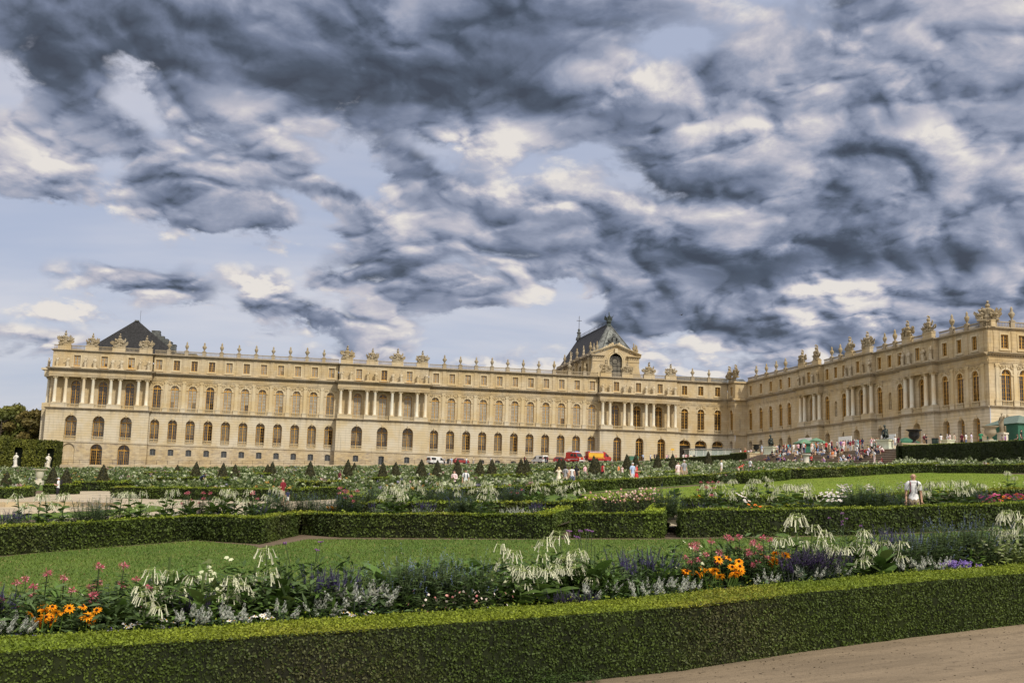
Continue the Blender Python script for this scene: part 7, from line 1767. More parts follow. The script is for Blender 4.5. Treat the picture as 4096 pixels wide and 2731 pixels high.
# strollers in the parterre
r = look(236, 1908, 73.5, 'hold', ('tee', 'white'), ('trousers', 'black'), ('cap', 'white'), face_cam(236)-PI/2-.25, 'woman in white cap and white top holding a camera on the gravel path', skin=0)
mb = MB(); mb.box(-.06, .06, -.36, -.30, 1.15, 1.24); o = mb.build('camera', [MAT['iron']], None, r.location, r.rotation_euler.z); tag(o, 'small dark camera held by the woman in the white cap', 'camera')
mb = MB(); mb.lathe([(.10, 0), (.13, .1), (.12, .3), (.06, .38)], 8, (0, .19, 1.02), 0, 1, .6); o = mb.build('bag', [CM['black']], None, r.location, r.rotation_euler.z); tag(o, 'black shoulder bag on the back of the woman in the white cap', 'bag')
g = garment('hold', 'trousers')
look(1134, 1910, 59.5, 'hold', ('tee', 'dark red'), ('shorts', 'khaki'), ('cap', 'brown'), face_cam(1134)+PI+.9, 'man in dark red shirt and khaki shorts standing before the long hedge', skin=0)
look(1152, 1958, 60.5, 'stand', ('tee', 'navy'), ('shorts', 'white'), ('hair', 'dark'), face_cam(1152)+PI+.3, 'child in navy shirt and white shorts beside the man in dark red', skin=0)
rm = look(3652, 1887, 35.0, 'stand', ('tee', 'lavender'), ('trousers', 'khaki'), (None, ''), face_cam(3652)+.15, 'balding man in pale shirt with dark shoulder straps among the white flowers', skin=1)
setmats([c for c in rm.children if c.name.startswith('shirt')][0], [CM['white']]); face_parts(rm, 'stand')
mb = MB(); mb.blob((0, .012, 1.60), .083, 0, 9, 6, (1.0, .9, .62)); o = mb.build('hair', [HAIRM['grey']], rm)
for sx in (-1, 1): mb = MB(); mb.tube([(sx*.10, .12, 1.36), (sx*.105, -.02, 1.475), (sx*.10, -.135, 1.36), (sx*.105, -.135, 1.16), (sx*.13, -.02, 1.08)], .019, 5); o = mb.build('backpack_strap', [CM['maroon' if sx < 0 else 'black']], rm)
mb = MB(); mb.box(-.07, .07, -.098, -.045, 1.405, 1.455, 0, .015); mb.build('collar', [CM['white']], rm)
rw = look(1818, 1879, 77, 'hold', ('long', 'pale pink'), ('trousers', 'black'), ('longhair', 'dark'), face_cam(1818)-.5, 'woman in pale pink top strolling beside the man with shoulder straps', skin=0)
rc = look(1864, 1875, 77, 'stand', ('tee', 'white'), ('trousers', 'khaki'), ('hair', 'dark'), face_cam(1864)+.1, 'man in white shirt and khaki trousers strolling beside the woman in pink', skin=1)
for sx in (-1, 1): mb = MB(); mb.tube([(sx*.10, .12, 1.36), (sx*.105, -.02, 1.475), (sx*.10, -.135, 1.36), (sx*.105, -.135, 1.12)], .02, 5); mb.build('backpack_strap', [CM['navy']], rc)
GV = [(802, 1893, 105, 'bend', ('tee', 'navy'), ('trousers', 'black'), ('hair', 'brown'), 1.2, 'person in navy shirt bending over flowers behind the long hedge', 1.7),
      (1360, 1881, 100, 'stand', ('tee', 'maroon'), ('shorts', 'white'), ('hair', 'brown'), 2.2, 'person in maroon shirt standing among far flowers left of the cones', None),
      (1914, 1894, 82, 'sitf', ('tank', 'white'), ('trousers', 'grey'), ('longhair', 'dark'), 2.8, 'long dark haired visitor seated right of the strolling couple', 1.75),
      (2236, 1866, 88, 'photo', ('tank', 'cream'), ('skirt', 'cream'), ('longhair', 'blond'), 2.9, 'blond visitor in cream dress raising a camera', None),
      (2263, 1861, 88, 'stand', ('tee', 'grey'), ('trousers', 'beige'), ('hair', 'dark'), 2.3, 'visitor in grey shirt behind the blond photographer', None),
      (2277, 1866, 90, 'lean', ('tank', 'tan'), ('shorts', 'brown'), ('hair', 'brown'), 3.6, 'visitor in tan top between grey shirt and white tank top', None),
      (2290, 1862, 86, 'lean', ('tank', 'white'), ('shorts', 'denim'), ('hair', 'dark'), 3.1, 'woman in white tank top seen from behind near the red van', None),
      (2306, 1857, 100, 'stand', ('tee', 'black'), ('trousers', 'black'), ('longhair', 'dark'), 3.0, 'visitor all in black right of the white tank top', None),
      (2341, 1858, 118, 'stand', ('tee', 'pink'), ('shorts', 'grey'), ('hair', 'brown'), .4, 'visitor in pink half hidden by flowers below the fire truck', None),
      (2411, 1851, 112, 'stand', ('tank', 'red'), ('trousers', 'black'), ('longhair', 'dark'), 2.0, 'long haired visitor in red top right of the twin cones', None),
      (2474, 1858, 118, 'lean', ('tank', 'orange'), ('shorts', 'beige'), ('hair', 'brown'), .8, 'visitor in orange top, left of two among the flowers', None),
      (2489, 1862, 118, 'stand', ('tank', 'pale pink'), ('shorts', 'white'), ('hair', 'brown'), 5.5, 'visitor in pale pink top, right of two among the flowers', None),
      (2531, 1848, 92, 'stand', ('tee', 'light blue'), ('trousers', 'white'), ('hair', 'grey'), .4, 'grey haired visitor in light blue beside the red dress', None),
      (2546, 1854, 91, 'hold', ('tank', 'red'), ('skirt', 'red'), ('longhair', 'dark'), 1.0, 'woman in red dress among the flowers below the palace corner', None),
      (2713, 1845, 100, 'stand', ('tee', 'pale pink'), ('trousers', 'beige'), ('hair', 'brown'), .2, 'visitor in pale pink left of the white haired lady', None),
      (2737, 1837, 100, 'stand', ('tee', 'grey'), ('trousers', 'khaki'), ('hair', 'grey'), .3, 'white haired lady in grey near the dark terrace hedge', None),
      (2886, 1839, 120, 'stand', ('tee', 'white'), ('trousers', 'beige'), ('hair', 'blond'), 4.0, 'fair haired visitor in white before the terrace hedge', None),
      (2953, 1830, 120, 'bend', ('tee', 'red'), ('shorts', 'beige'), ('cap', 'red'), 1.4, 'bending visitor in red shirt and red cap near the steps', 1.75),
      (3001, 1833, 125, 'walk', ('tee', 'white'), ('trousers', 'black'), ('hair', 'dark'), 1.6, 'visitor in white shirt walking at the foot of the steps', None)]
for px, py, w, kind, top_, bot, hair, rz, lab, tl in GV: look(px, py, w, kind, top_, bot, hair, rz, lab, 0.0, tl)
# by the palace wing and its road
WL = [(2099, 1831, 'stand', 'dark red', 'black', 'visitor in dark red left of the white van'), (2183, 1826, 'stand', 'black', 'navy', 'left of two dark dressed visitors right of the white van'), (2190, 1825, 'stand', 'maroon', 'black', 'right of two dark dressed visitors right of the white van'), (1778, 1840, 'stand', 'grey', 'black', 'visitor in grey right of the half hidden white van'), (1801, 1838, 'walk', 'white', 'beige', 'left visitor in white walking the road near the red car'), (1807, 1838, 'walk', 'light blue', 'white', 'visitor in light blue walking the road near the red car'), (1866, 1838, 'stand', 'white', 'denim', 'visitor in white standing just right of the small red car'), (1894, 1839, 'stand', 'beige', 'grey', 'visitor in beige alone on the road below the wing'), (1963, 1834, 'stand', 'white', 'navy', 'visitor in white behind the right twin cone'), (2098, 1833, 'lean', 'black', 'black', 'visitor in black behind the cone left of the white van'),
      (2573, 1804, 'lean', 'light blue', 'navy', 'visitor in light blue under the first tall door'), (2602, 1802, 'stand', 'white', 'denim', 'visitor in white standing alone between two tall doors'), (2618, 1815, 'hold', 'navy', 'black', 'visitor in navy left of the third tall door'), (2625, 1811, 'stand', 'maroon', 'grey', 'visitor in maroon at the third tall door'), (2667, 1814, 'stand', 'pink', 'denim', 'visitor in pink left of the yellow sign'), (2674, 1813, 'lean', 'grey', 'black', 'visitor in grey below the yellow sign'), (2704, 1818, 'stand', 'red', 'black', 'visitor in red right of the yellow sign')]
for px, py, kind, tc, bc, lab in WL:
    Y = -9.0 if px > 2500 else -17.0; q = on_y(px, py, Y); x = float(q[0]); person((x, Y, float(gz(x, Y))+.06), rnd.uniform(0, 6.28), kind, ('tee', tc), ('trousers', bc), ('hair', rnd.choice(['dark', 'brown'])), 1.0, lab, 'visitors by the palace')
# the crowd on terrace and steps; x, y are read on enlargements of the photograph
def zc(ox, oy, k): return lambda x, y: (ox+x/k, oy+y/k)
A_, B_, C_ = zc(3200, 1700, 4.704), zc(2700, 1700, 3.92), zc(3600, 1650, 4.742)
CR = [(A_, 62, 305, 'T', 'stand', 'lavender', 'beige', 'hair', 'dark'), (A_, 225, 285, 'T', 'stand', 'pale pink', 'white', 'longhair', 'brown'), (A_, 490, 290, 12, 'stand', 'red', 'black', 'hair', 'dark'), (A_, 575, 265, 'T', 'lean', 'white', 'beige', 'cap', 'white'), (A_, 765, 225, 'T', 'hold', 'grey', 'black', 'hair', 'grey'), (A_, 855, 240, 'T', 'hold', 'brown', 'tan', 'longhair', 'brown'), (A_, 905, 240, 'T', 'stand', 'navy', 'white', 'longhair', 'dark'), (A_, 945, 228, 'T', 'hold', 'dark red', 'grey', 'hair', 'dark'), (A_, 995, 255, 'T', 'stand', 'maroon', 'beige', 'hair', 'dark'), (A_, 1050, 250, 14, 'lean', 'grey', 'grey', 'hair', 'dark'), (A_, 1095, 215, 'T', 'stand', 'light blue', 'denim', 'hair', 'brown'), (A_, 1130, 225, 'T', 'hold', 'tan', 'black', 'hair', 'dark'), (A_, 1170, 215, 'T', 'stand', 'navy', 'grey', 'hair', 'dark'),
      (A_, 330, 320, 12, 'sit', 'blue', 'grey', 'hair', 'dark'), (A_, 285, 370, 11, 'sitf', 'grey', 'black', 'hair', 'dark'), (A_, 400, 300, 12, 'sit', 'black', 'tan', 'longhair', 'dark'), (A_, 450, 380, 11, 'sit', 'white', 'denim', 'hair', 'brown'), (A_, 640, 370, 12, 'sit', 'dark red', 'black', 'hair', 'dark'), (A_, 695, 300, 'T', 'stand', 'white', 'black', 'hair', 'dark'), (A_, 720, 360, 12, 'sitf', 'black', 'black', 'hair', 'dark'), (A_, 810, 350, 'T', 'stand', 'light blue', 'denim', 'longhair', 'brown'), (A_, 575, 450, 8, 'sit', 'white', 'navy', 'hair', 'dark'), (A_, 610, 480, 8, 'sit', 'orange', 'grey', 'hair', 'brown'), (A_, 470, 570, 4, 'sitf', 'beige', 'denim', 'hair', 'brown'), (A_, 785, 570, 4, 'sitf', 'light blue', 'grey', 'hair', 'dark'), (A_, 815, 520, 5, 'sit', 'white', 'black', 'hair', 'dark'), (A_, 925, 525, 5, 'sit', 'red', 'black', 'hair', 'dark'), (A_, 1020, 580, 4, 'sit', 'purple', 'black', 'hair', 'dark'), (A_, 1075, 460, 7, 'stand', 'white', 'denim', 'hair', 'dark'), (A_, 1150, 470, 7, 'sit', 'maroon', 'denim', 'hair', 'dark'), (A_, 1175, 540, 5, 'sitf', 'tan', 'black', 'hair', 'brown'), (A_, 1400, 560, 2, 'stand', 'white', 'pale pink', 'hair', 'dark'), (A_, 1275, 350, 13, 'sit', 'yellow', 'red', 'hair', 'dark'), (A_, 1325, 330, 13, 'sit', 'maroon', 'dark red', 'hair', 'dark'), (A_, 1405, 335, 12, 'sit', 'white', 'navy', 'longhair', 'dark'), (A_, 1470, 345, 12, 'sit', 'red', 'navy', 'hair', 'dark'), (A_, 1520, 370, 12, 'sitf', 'dark red', 'black', 'hair', 'brown'), (A_, 1575, 390, 11, 'sitf', 'pale pink', 'maroon', 'hair', 'brown'), (A_, 1180, 390, 13, 'sit', 'black', 'maroon', 'hair', 'brown'), (A_, 1790, 330, 'T', 'stand', 'white', 'grey', 'hair', 'brown'), (A_, 1850, 320, 'T', 'stand', 'maroon', 'black', 'hair', 'brown'), (A_, 10, 400, 13, 'sit', 'black', 'grey', 'hair', 'dark'), (A_, 610, 400, 10, 'sit', 'red', 'tan', 'hair', 'dark'), (A_, 30, 610, 2, 'sit', 'grey', 'black', 'hair', 'dark'),
      (B_, 1360, 285, 'T', 'hold', 'light blue', 'white', 'hair', 'grey'), (B_, 1030, 340, 'T', 'sit', 'white', 'black', 'hair', 'dark'), (B_, 1100, 370, 'T', 'sit', 'red', 'red', 'hair', 'dark'), (B_, 1098, 325, 'T', 'stand', 'tan', 'beige', 'hair', 'brown'), (B_, 1150, 320, 'T', 'sit', 'white', 'black', 'longhair', 'dark'), (B_, 1190, 340, 'T', 'sit', 'pale pink', 'grey', 'hair', 'brown'), (B_, 1440, 350, 'T', 'sit', 'brown', 'black', 'hair', 'dark'), (B_, 1640, 262, 'T', 'stand', 'black', 'black', 'hair', 'dark'), (B_, 1730, 270, 'T', 'stand', 'cream', 'beige', 'hair', 'grey'), (B_, 1805, 300, 'T', 'stand', 'navy', 'grey', 'hair', 'dark'), (B_, 1860, 262, 'T', 'walk', 'white', 'white', 'hair', 'brown'), (B_, 1932, 265, 'T', 'lean', 'pink', 'navy', 'hair', 'dark'), (B_, 2135, 235, 'T', 'stand', 'tan', 'white', 'hair', 'dark'), (B_, 2190, 300, 13, 'sit', 'black', 'black', 'hair', 'dark'), (B_, 2240, 260, 'T', 'hold', 'blue', 'denim', 'hair', 'dark'), (B_, 2310, 205, 'T', 'stand', 'maroon', 'grey', 'longhair', 'dark'), (B_, 1525, 365, 13, 'sit', 'black', 'black', 'hair', 'dark'), (B_, 1590, 335, 13, 'sit', 'black', 'tan', 'hair', 'dark'), (B_, 1650, 370, 12, 'sit', 'dark red', 'brown', 'hair', 'brown'), (B_, 1695, 350, 12, 'sitf', 'black', 'black', 'cap', 'white'), (B_, 1940, 360, 12, 'sitf', 'black', 'brown', 'hair', 'dark'), (B_, 1430, 508, 5, 'sit', 'black', 'maroon', 'hair', 'blond'), (B_, 1480, 515, 5, 'sitf', 'navy', 'navy', 'hair', 'brown'), (B_, 1630, 490, 6, 'sit', 'white', 'black', 'hair', 'brown'), (B_, 1690, 525, 5, 'sitf', 'brown', 'black', 'hair', 'brown'), (B_, 1560, 430, 9, 'sit', 'grey', 'black', 'hair', 'dark'), (B_, 2200, 450, 9, 'sit', 'tan', 'brown', 'hair', 'brown'),
      (C_, 458, 430, 'T', 'stand', 'maroon', 'tan', 'cap', 'white'), (C_, 497, 440, 'T', 'hold', 'black', 'black', 'longhair', 'dark'), (C_, 778, 500, 'T', 'stand', 'white', 'beige', 'hair', 'dark'), (C_, 900, 437, 'T', 'stand', 'white', 'beige', 'cap', 'white'), (C_, 945, 455, 'T', 'hold', 'pale pink', 'white', 'hair', 'brown'), (C_, 1028, 452, 'T', 'stand', 'cream', 'brown', 'hair', 'dark'), (C_, 1172, 462, 'T', 'stand', 'maroon', 'black', 'hair', 'dark'), (C_, 1252, 452, 'T', 'stand', 'white', 'denim', 'hair', 'dark'), (C_, 1355, 470, 'T', 'stand', 'lavender', 'white', 'hair', 'dark'), (C_, 1527, 450, 'T', 'lean', 'green', 'black', 'hair', 'dark'), (C_, 1940, 515, 'T', 'sit', 'grey', 'black', 'hair', 'dark'), (C_, 1995, 460, 'T', 'sit', 'purple', 'navy', 'hair', 'brown'), (C_, 2230, 400, 'T', 'sit', 'black', 'black', 'hair', 'dark'), (C_, 2300, 370, 'T', 'stand', 'black', 'black', 'hair', 'dark')]
R_ = random.Random(4)
for _ in range(58):           # the rest of the throng
    pl = R_.choice(['T', 'T', 'T', 'T', 13, 12, 11, 8, 6, 4, 2]); x = R_.uniform(-560, 1560) if pl == 'T' else R_.uniform(-480, 1560)
    top_y = {13: 345, 12: 370, 11: 385, 8: 455, 6: 500, 4: 560, 2: 600}.get(pl, 275)
    CR.append((A_, x, top_y+R_.uniform(-12, 25), pl, R_.choice(['stand', 'lean', 'hold', 'walk', 'photo']) if pl == 'T' else R_.choice(['sit', 'sitf', 'sit']), R_.choice(['white', 'white', 'red', 'black', 'navy', 'light blue', 'grey', 'dark red', 'cream', 'pink', 'teal', 'lavender', 'orange', 'beige', 'purple']), R_.choice(['denim', 'black', 'beige', 'grey', 'navy', 'khaki', 'white']), R_.choice(['hair', 'hair', 'longhair']), R_.choice(['dark', 'dark', 'brown', 'blond', 'grey'])))
rows = []
def step_z(i, y): i = int(i*10/15+.01); t = (i+1)/10; return float(gz(113, y))*(1-t)+tz(y)*t
for fn, x, y, pl, kind, tc, bc, hs, hc in CR:
    px, py = fn(x, y); sitT = (pl == 'T' and kind.startswith('sit'))
    if pl == 'T':
        X_ = 120.6 if fn is C_ else rnd.choice((119.7, 120.3, 121.0))
        q = on_x(px, py, X_); yy = float(q[1]); z = tz(yy)+(.45 if sitT else 0); loc = (X_, yy, z); rz = rnd.uniform(-2.2, -.9) if kind.startswith('sit') else rnd.uniform(0, 6.28)
        if fn is C_: z = max(z, min(z+.55, float(q[2])-1.72)); loc = (X_, yy, z)
    else:
        X_ = 113.2+int(pl*10/15+.01)*.6+.34; q = on_x(px, py, X_); yy = float(q[1]); loc = (X_, yy, step_z(pl, yy)+(.06 if kind.startswith('sit') else 0)); rz = rnd.uniform(-2.1, -1.0) if kind.startswith('sit') else rnd.uniform(-2.4, -.7)
    rows.append((px, loc, rz, kind, tc, bc, hs, hc, pl, sitT, fn is C_))
MAT['bench'] = MAT['base']
seen = {}
for px, loc, rz, kind, tc, bc, hs, hc, pl, sitT, rt in sorted(rows, key=lambda r: r[0]):
    long_ = rnd.random() < .6; bg = 'trousers' if long_ or bc in ('black', 'navy', 'denim') else 'shorts'
    verb = 'seated' if kind.startswith('sit') else 'standing'
    where = ('behind the dark hedge right of the steps' if rt else ('at the top of the steps' if px > 3000 else 'by the glass entrance left of the steps')) if pl == 'T' else ('high on the steps' if pl > 9 else ('midway up the steps' if pl > 4 else 'low on the steps'))
    hw = {'cap': 'white capped ', 'longhair': 'long haired '}.get(hs, '')
    key = '%sperson in %s and %s, %s %s' % (hw, tc, bc, verb, where); seen[key] = seen.get(key, 0)+1
    lab = key if seen[key] == 1 else key.replace('person', ['', '', 'second', 'third', 'fourth', 'fifth', 'sixth', 'seventh'][seen[key]]+' person')
    person(loc, rz, kind, (('tank' if rnd.random() < .12 else 'tee'), tc), (bg, bc), (hs, 'white' if hs == 'cap' else hc), rnd.uniform(1.08, 1.17), lab, 'visitors on the terrace and steps')
    if sitT:
        mb = MB(); mb.box(-.45, .45, -.22, .25, -.45, -.03); o = mb.build('stone_bench', [MAT['base']], None, loc, rz); nb = globals().get('NBENCH', 0); NBENCH = nb+1; tag(o, 'low stone bench under a seated visitor, %s from left on the terrace' % ordi(nb), 'bench', 'stone benches on the terrace')

# visitors queueing by the glass entrance
EN = [(130, 378, 'white', 'black'), (172, 385, 'pink', 'navy'), (205, 392, 'dark red', 'black'), (250, 366, 'cream', 'grey'), (300, 392, 'black', 'grey'), (518, 350, 'maroon', 'black'), (573, 372, 'teal', 'black'), (600, 385, 'navy', 'black'), (668, 392, 'white', 'light blue'), (708, 362, 'dark red', 'tan'), (742, 385, 'grey', 'black'), (838, 345, 'pale pink', 'beige'), (870, 380, 'red', 'denim'), (930, 372, 'white', 'beige'), (975, 380, 'tan', 'grey')]
for i, (x, y, tc, bc) in enumerate(EN):
    px, py = B_(x, y); Y = -15.6-.25*(i % 3); q = on_y(px, py, Y); X_ = float(q[0]); z = tz(Y) if X_ > 119 else float(gz(X_, Y))
    person((X_, Y, z+.02), rnd.uniform(0, 6.28), rnd.choice(['stand', 'lean', 'hold', 'walk']), ('tee', tc), ('trousers', bc), ('hair', rnd.choice(['dark', 'brown', 'dark'])), 1.06, 'visitor in %s and %s, %s from left at the glass entrance' % (tc, bc, ordi(i)), 'visitors at the glass entrance')
# ---------------------------------------------------------------- vehicles on the road
def paint(name, c, rough=.35): return simple(name, c, rough, spec=.5, var=.08, scale=1.5)
PR, PW, PY, PDR = paint('fire_red', (.38, .022, .018)), paint('white_paint', (.58, .58, .56)), paint('rescue_yellow', (.62, .36, .03)), paint('dark_red_paint', (.24, .02, .018))
MAT['rubber'] = simple('tyre_rubber', (.018, .018, .018), .9); MAT['chrome'] = simple('grey_metal', (.45, .45, .45), .35, .7); MAT['lamp'] = simple('headlamp_glass', (.75, .75, .72), .15, spec=.6); MAT['vglass'] = simple('vehicle_glass', (.02, .024, .028), .08, spec=.6); MAT['redlamp'] = simple('tail_lamp', (.4, .01, .01), .3); MAT['bluelamp'] = simple('blue_beacon', (.02, .07, .5), .2)
def extrude_profile(name, prof, hw, mat, parent, tuck=.10, zt=None, bev=.05):
    """side outline (x, z) given width; upper part leans in"""
    bm = bmesh.new(); zmax = max(z for _, z in prof); zmin = min(z for _, z in prof); zt = zt if zt is not None else zmin+(zmax-zmin)*.5
    L = []; R_ = []
    for x, z in prof:
        t = max(0, (z-zt)/(zmax-zt)); w = hw-tuck*t; L.append(bm.verts.new((x, -w, z))); R_.append(bm.verts.new((x, w, z)))
    bm.faces.new(L); bm.faces.new(R_[::-1]); n = len(prof)
    for i in range(n): bm.faces.new((L[i], R_[i], R_[(i+1) % n], L[(i+1) % n]))
    bmesh.ops.recalc_face_normals(bm, faces=bm.faces)
    bmesh.ops.bevel(bm, geom=[e for e in bm.edges if len(e.link_faces) == 2 and e.calc_face_angle() > .35], offset=bev, segments=2, affect='EDGES')
    me = bpy.data.meshes.new(name); bm.to_mesh(me); bm.free(); me.materials.append(mat); return link(name, me, parent)
def wheel(parent, x, y, r=.34, w=.22):
    s = 1 if y > 0 else -1
    t = MB(); t.lathe([(r*.62, -w/2), (r*.96, -w/2), (r, -w*.3), (r, w*.3), (r*.96, w/2), (r*.62, w/2)], 20, cap=False); o = link('wheel', t.mesh('wheel', [MAT['rubber']], True), parent, (x, y, r)); o.rotation_euler = (PI/2, 0, 0)
    h = MB(); h.lathe([(r*.64, -.02), (r*.5, .03), (r*.2, .05), (.0, .06)], 16); h.lathe([(r*.64, -.02), (0, -.02)], 16, cap=False); q = link('rim', h.mesh('rim', [MAT['chrome']]), o, (0, 0, -s*w*.36)); q.rotation_euler = (0 if s < 0 else PI, 0, 0)
def panel(name, pts, mat, parent, th=.012):
    mb = MB(); mb.poly(pts); return mb.build(name, [mat], parent)
def side_panels(name, L, hw, mat, parent, tuck=.10, zt=.9, zmax=2.0, eps=.012):
    for sg in (-1, 1):
        pts = [(x, sg*(hw-tuck*max(0, (z-zt)/(zmax-zt))+eps), z) for x, z in L]; panel(name, pts if sg < 0 else pts[::-1], mat, parent)
def text_part(txt, size, mat, parent, loc, rot, name='lettering'):
    cu = bpy.data.curves.new('t', 'FONT'); cu.body = txt; cu.size = size; cu.align_x = 'CENTER'; cu.align_y = 'CENTER'; cu.extrude = .004
    o = bpy.data.objects.new('t', cu); COL.objects.link(o); dg = bpy.context.evaluated_depsgraph_get(); me = bpy.data.meshes.new_from_object(o.evaluated_get(dg)); bpy.data.objects.remove(o); me.name = name
    me.materials.clear(); me.materials.append(mat); q = link(name, me, parent, loc); q.rotation_euler = rot; return q
def fire_truck(x, y, rz):
    r = empty('fire_truck', (x, y, float(gz(x, y))+.06), rz); tag(r, 'red fire truck with big yellow side panel and ladder rack parked by the wing', 'fire truck')
    extrude_profile('body', [(-2.95, .42), (1.35, .42), (1.35, 2.45), (-2.95, 2.45)], 1.05, PR, r, .02, 2.0, .04)
    extrude_profile('cab', [(1.36, .42), (3.0, .42), (3.05, .75), (2.95, 1.22), (2.35, 1.42), (1.75, 2.28), (1.36, 2.36)], 1.0, PR, r, .14, 1.25, .06)
    for sg in (-1, 1):
        b = MB(); y0, y1 = sorted((sg*1.052, sg*1.075)); b.box(-2.8, .95, y0, y1, 1.12, 2.12); b.build('locker_door', [PY], r); b = MB(); b.box(-2.85, 1.3, *sorted((sg*1.052, sg*1.07)), .86, .98); b.build('stripe', [PY], r)
        b = MB(); b.box(-2.5, .9, *sorted((sg*1.052, sg*1.066)), 2.22, 2.36); b.build('white_band', [PW], r)
        wnd = [(1.5, 1.42), (2.2, 1.42), (1.72, 2.12), (1.5, 2.14)]; pts = [(a, sg*(1.0-.14*max(0, (z-1.25)/1.1)+.012), z) for a, z in wnd]; panel('side_window', pts if sg < 0 else pts[::-1], MAT['vglass'], r)
        for wx in (-1.9, 2.15): wheel(r, wx, sg*.86, .38)
        b = MB(); b.box(2.9, 3.04, *sorted((sg*.55, sg*.9)), .82, 1.02); b.build('headlight', [MAT['lamp']], r); b = MB(); b.box(2.05, 2.2, *sorted((sg*1.02, sg*1.25)), 1.42, 1.72); b.build('mirror', [MAT['iron']], r)
    panel('windscreen', [(2.40, -.82, 1.46), (2.40, .82, 1.46), (1.83, .74, 2.22), (1.83, -.74, 2.22)], MAT['vglass'], r)
    b = MB(); b.box(2.98, 3.16, -1.0, 1.0, .38, .72); b.build('bumper', [PW], r)
    b = MB(); b.box(-3.0, 1.6, -.55, -.48, 2.62, 2.72); b.box(-3.0, 1.6, .48, .55, 2.62, 2.72)
    for k in range(14): b.box(-2.9+k*.33, -2.84+k*.33, -.5, .5, 2.64, 2.70)
    for k in (-2.4, 0, 1.2): b.box(k, k+.08, -.7, .7, 2.44, 2.62)
    b.build('ladder', [MAT['chrome']], r)
    b = MB(); b.lathe([(.34, -.3), (.34, .3)], 16); o = b.build('hose_reel', [PDR], r, (-3.25, 0, 1.1)); o.rotation_euler = (PI/2, 0, 0); b = MB(); b.box(-3.3, -2.95, -.9, .9, .5, .62); b.tube([(-3.1, -.8, .6), (-3.15, -.8, 2.4)], .05, 6); b.tube([(-3.1, .8, .6), (-3.15, .8, 2.4)], .05, 6); b.build('rear_step', [MAT['iron']], r)
    b = MB(); b.lathe([(.1, 0), (.1, .16), (.05, .2)], 10, (1.5, .4, 2.34)); b.build('beacon', [MAT['bluelamp']], r)
def van(x, y, rz, mat, roof, label, fire, name='van', H=2.35):
    r = empty(name, (x, y, float(gz(x, y))+.06), rz); tag(r, label, name.replace('_', ' '))
    s = H/2.35; hw = .98 if H > 2 else .86
    pr = [(-2.3, .34), (2.3, .34), (2.38, .62), (2.3, 1.0*s), (1.72, 1.22*s), (1.12, 2.12*s), (.75, 2.3*s), (-2.2, 2.35*s), (-2.33, 2.1*s)]
    extrude_profile('body', pr, hw, mat, r, .13, 1.1*s, .06)
    zt, zm = 1.1*s, 2.35*s
    yy = lambda z: hw-.13*max(0, (z-zt)/(zm-zt))
    panel('windscreen', [(1.77, -yy(1.3)+.1, 1.27*s), (1.77, yy(1.3)-.1, 1.27*s), (1.2, yy(2.0)-.12, 2.06*s), (1.2, -yy(2.0)+.12, 2.06*s)], MAT['vglass'], r)
    for sg in (-1, 1):
        wl = [[(.55, 1.3*s), (1.5, 1.3*s), (1.05, 1.98*s), (.55, 2.0*s)]]
        if name == 'van' and not fire: wl.append([(-2.0, 1.35*s), (-.7, 1.35*s), (-.7, 1.98*s), (-1.95, 1.98*s)])
        elif fire: wl.append([(-.6, 1.4*s), (.3, 1.4*s), (.3, 1.98*s), (-.6, 1.98*s)])
        for w_ in wl: pts = [(a, sg*(yy(z)+.012), z) for a, z in w_]; panel('side_window', pts if sg < 0 else pts[::-1], MAT['vglass'], r)
        for wx in (-1.45, 1.45): wheel(r, wx, sg*(hw-.13), .34)
        b = MB(); b.box(2.22, 2.37, *sorted((sg*.5, sg*.85)), .82*s, 1.04*s); b.build('headlight', [MAT['lamp']], r)
        b = MB(); b.box(-2.36, -2.28, *sorted((sg*(hw-.18), sg*(hw-.03))), .9, 1.35); b.build('tail_light', [MAT['redlamp']], r)
        b = MB(); b.box(1.3, 1.42, *sorted((sg*hw, sg*(hw+.2))), 1.28*s, 1.5*s); b.build('mirror', [MAT['iron']], r)
    panel('rear_window', [(-2.345, yy(1.4)-.16, 1.3*s), (-2.345, -yy(1.4)+.16, 1.3*s), (-2.345, -yy(1.9)+.2, 1.95*s), (-2.345, yy(1.9)-.2, 1.95*s)], MAT['vglass'], r)
    b = MB(); b.box(2.33, 2.5, -hw+.04, hw-.04, .34, .66); b.build('bumper', [PW if fire else MAT['chrome']], r)
    b = MB(); b.box(2.5, 2.52, -.26, .26, .44, .56); b.build('number_plate', [PW], r); b = MB(); b.box(-2.37, -2.345, -.26, .26, .7, .82); b.build('number_plate', [PW], r)
    if roof:
        b = MB(); b.box(-.3, 1.0, -hw+.2, hw-.2, 2.27*s, 2.42*s, 0, .1, .1); b.build('roof', [roof], r)
        b = MB(); b.box(.5, .7, -.6, .6, 2.42*s, 2.55*s); b.build('light_bar', [MAT['bluelamp']], r)
        b = MB(); b.box(1.95, 2.0, -.62, .62, 1.13*s, 1.19*s); q = b.build('hood_band', [PY], r); b = MB(); b.box(-2.1, -.4, -.5, .5, 2.4*s, 2.5*s); b.build('roof_rack', [MAT['chrome']], r)
        for sg in (-1, 1): b = MB(); b.box(-2.2, 1.9, *sorted((sg*(hw+.005), sg*(hw+.018))), .78, .9); b.build('stripe', [PW], r)
    return r
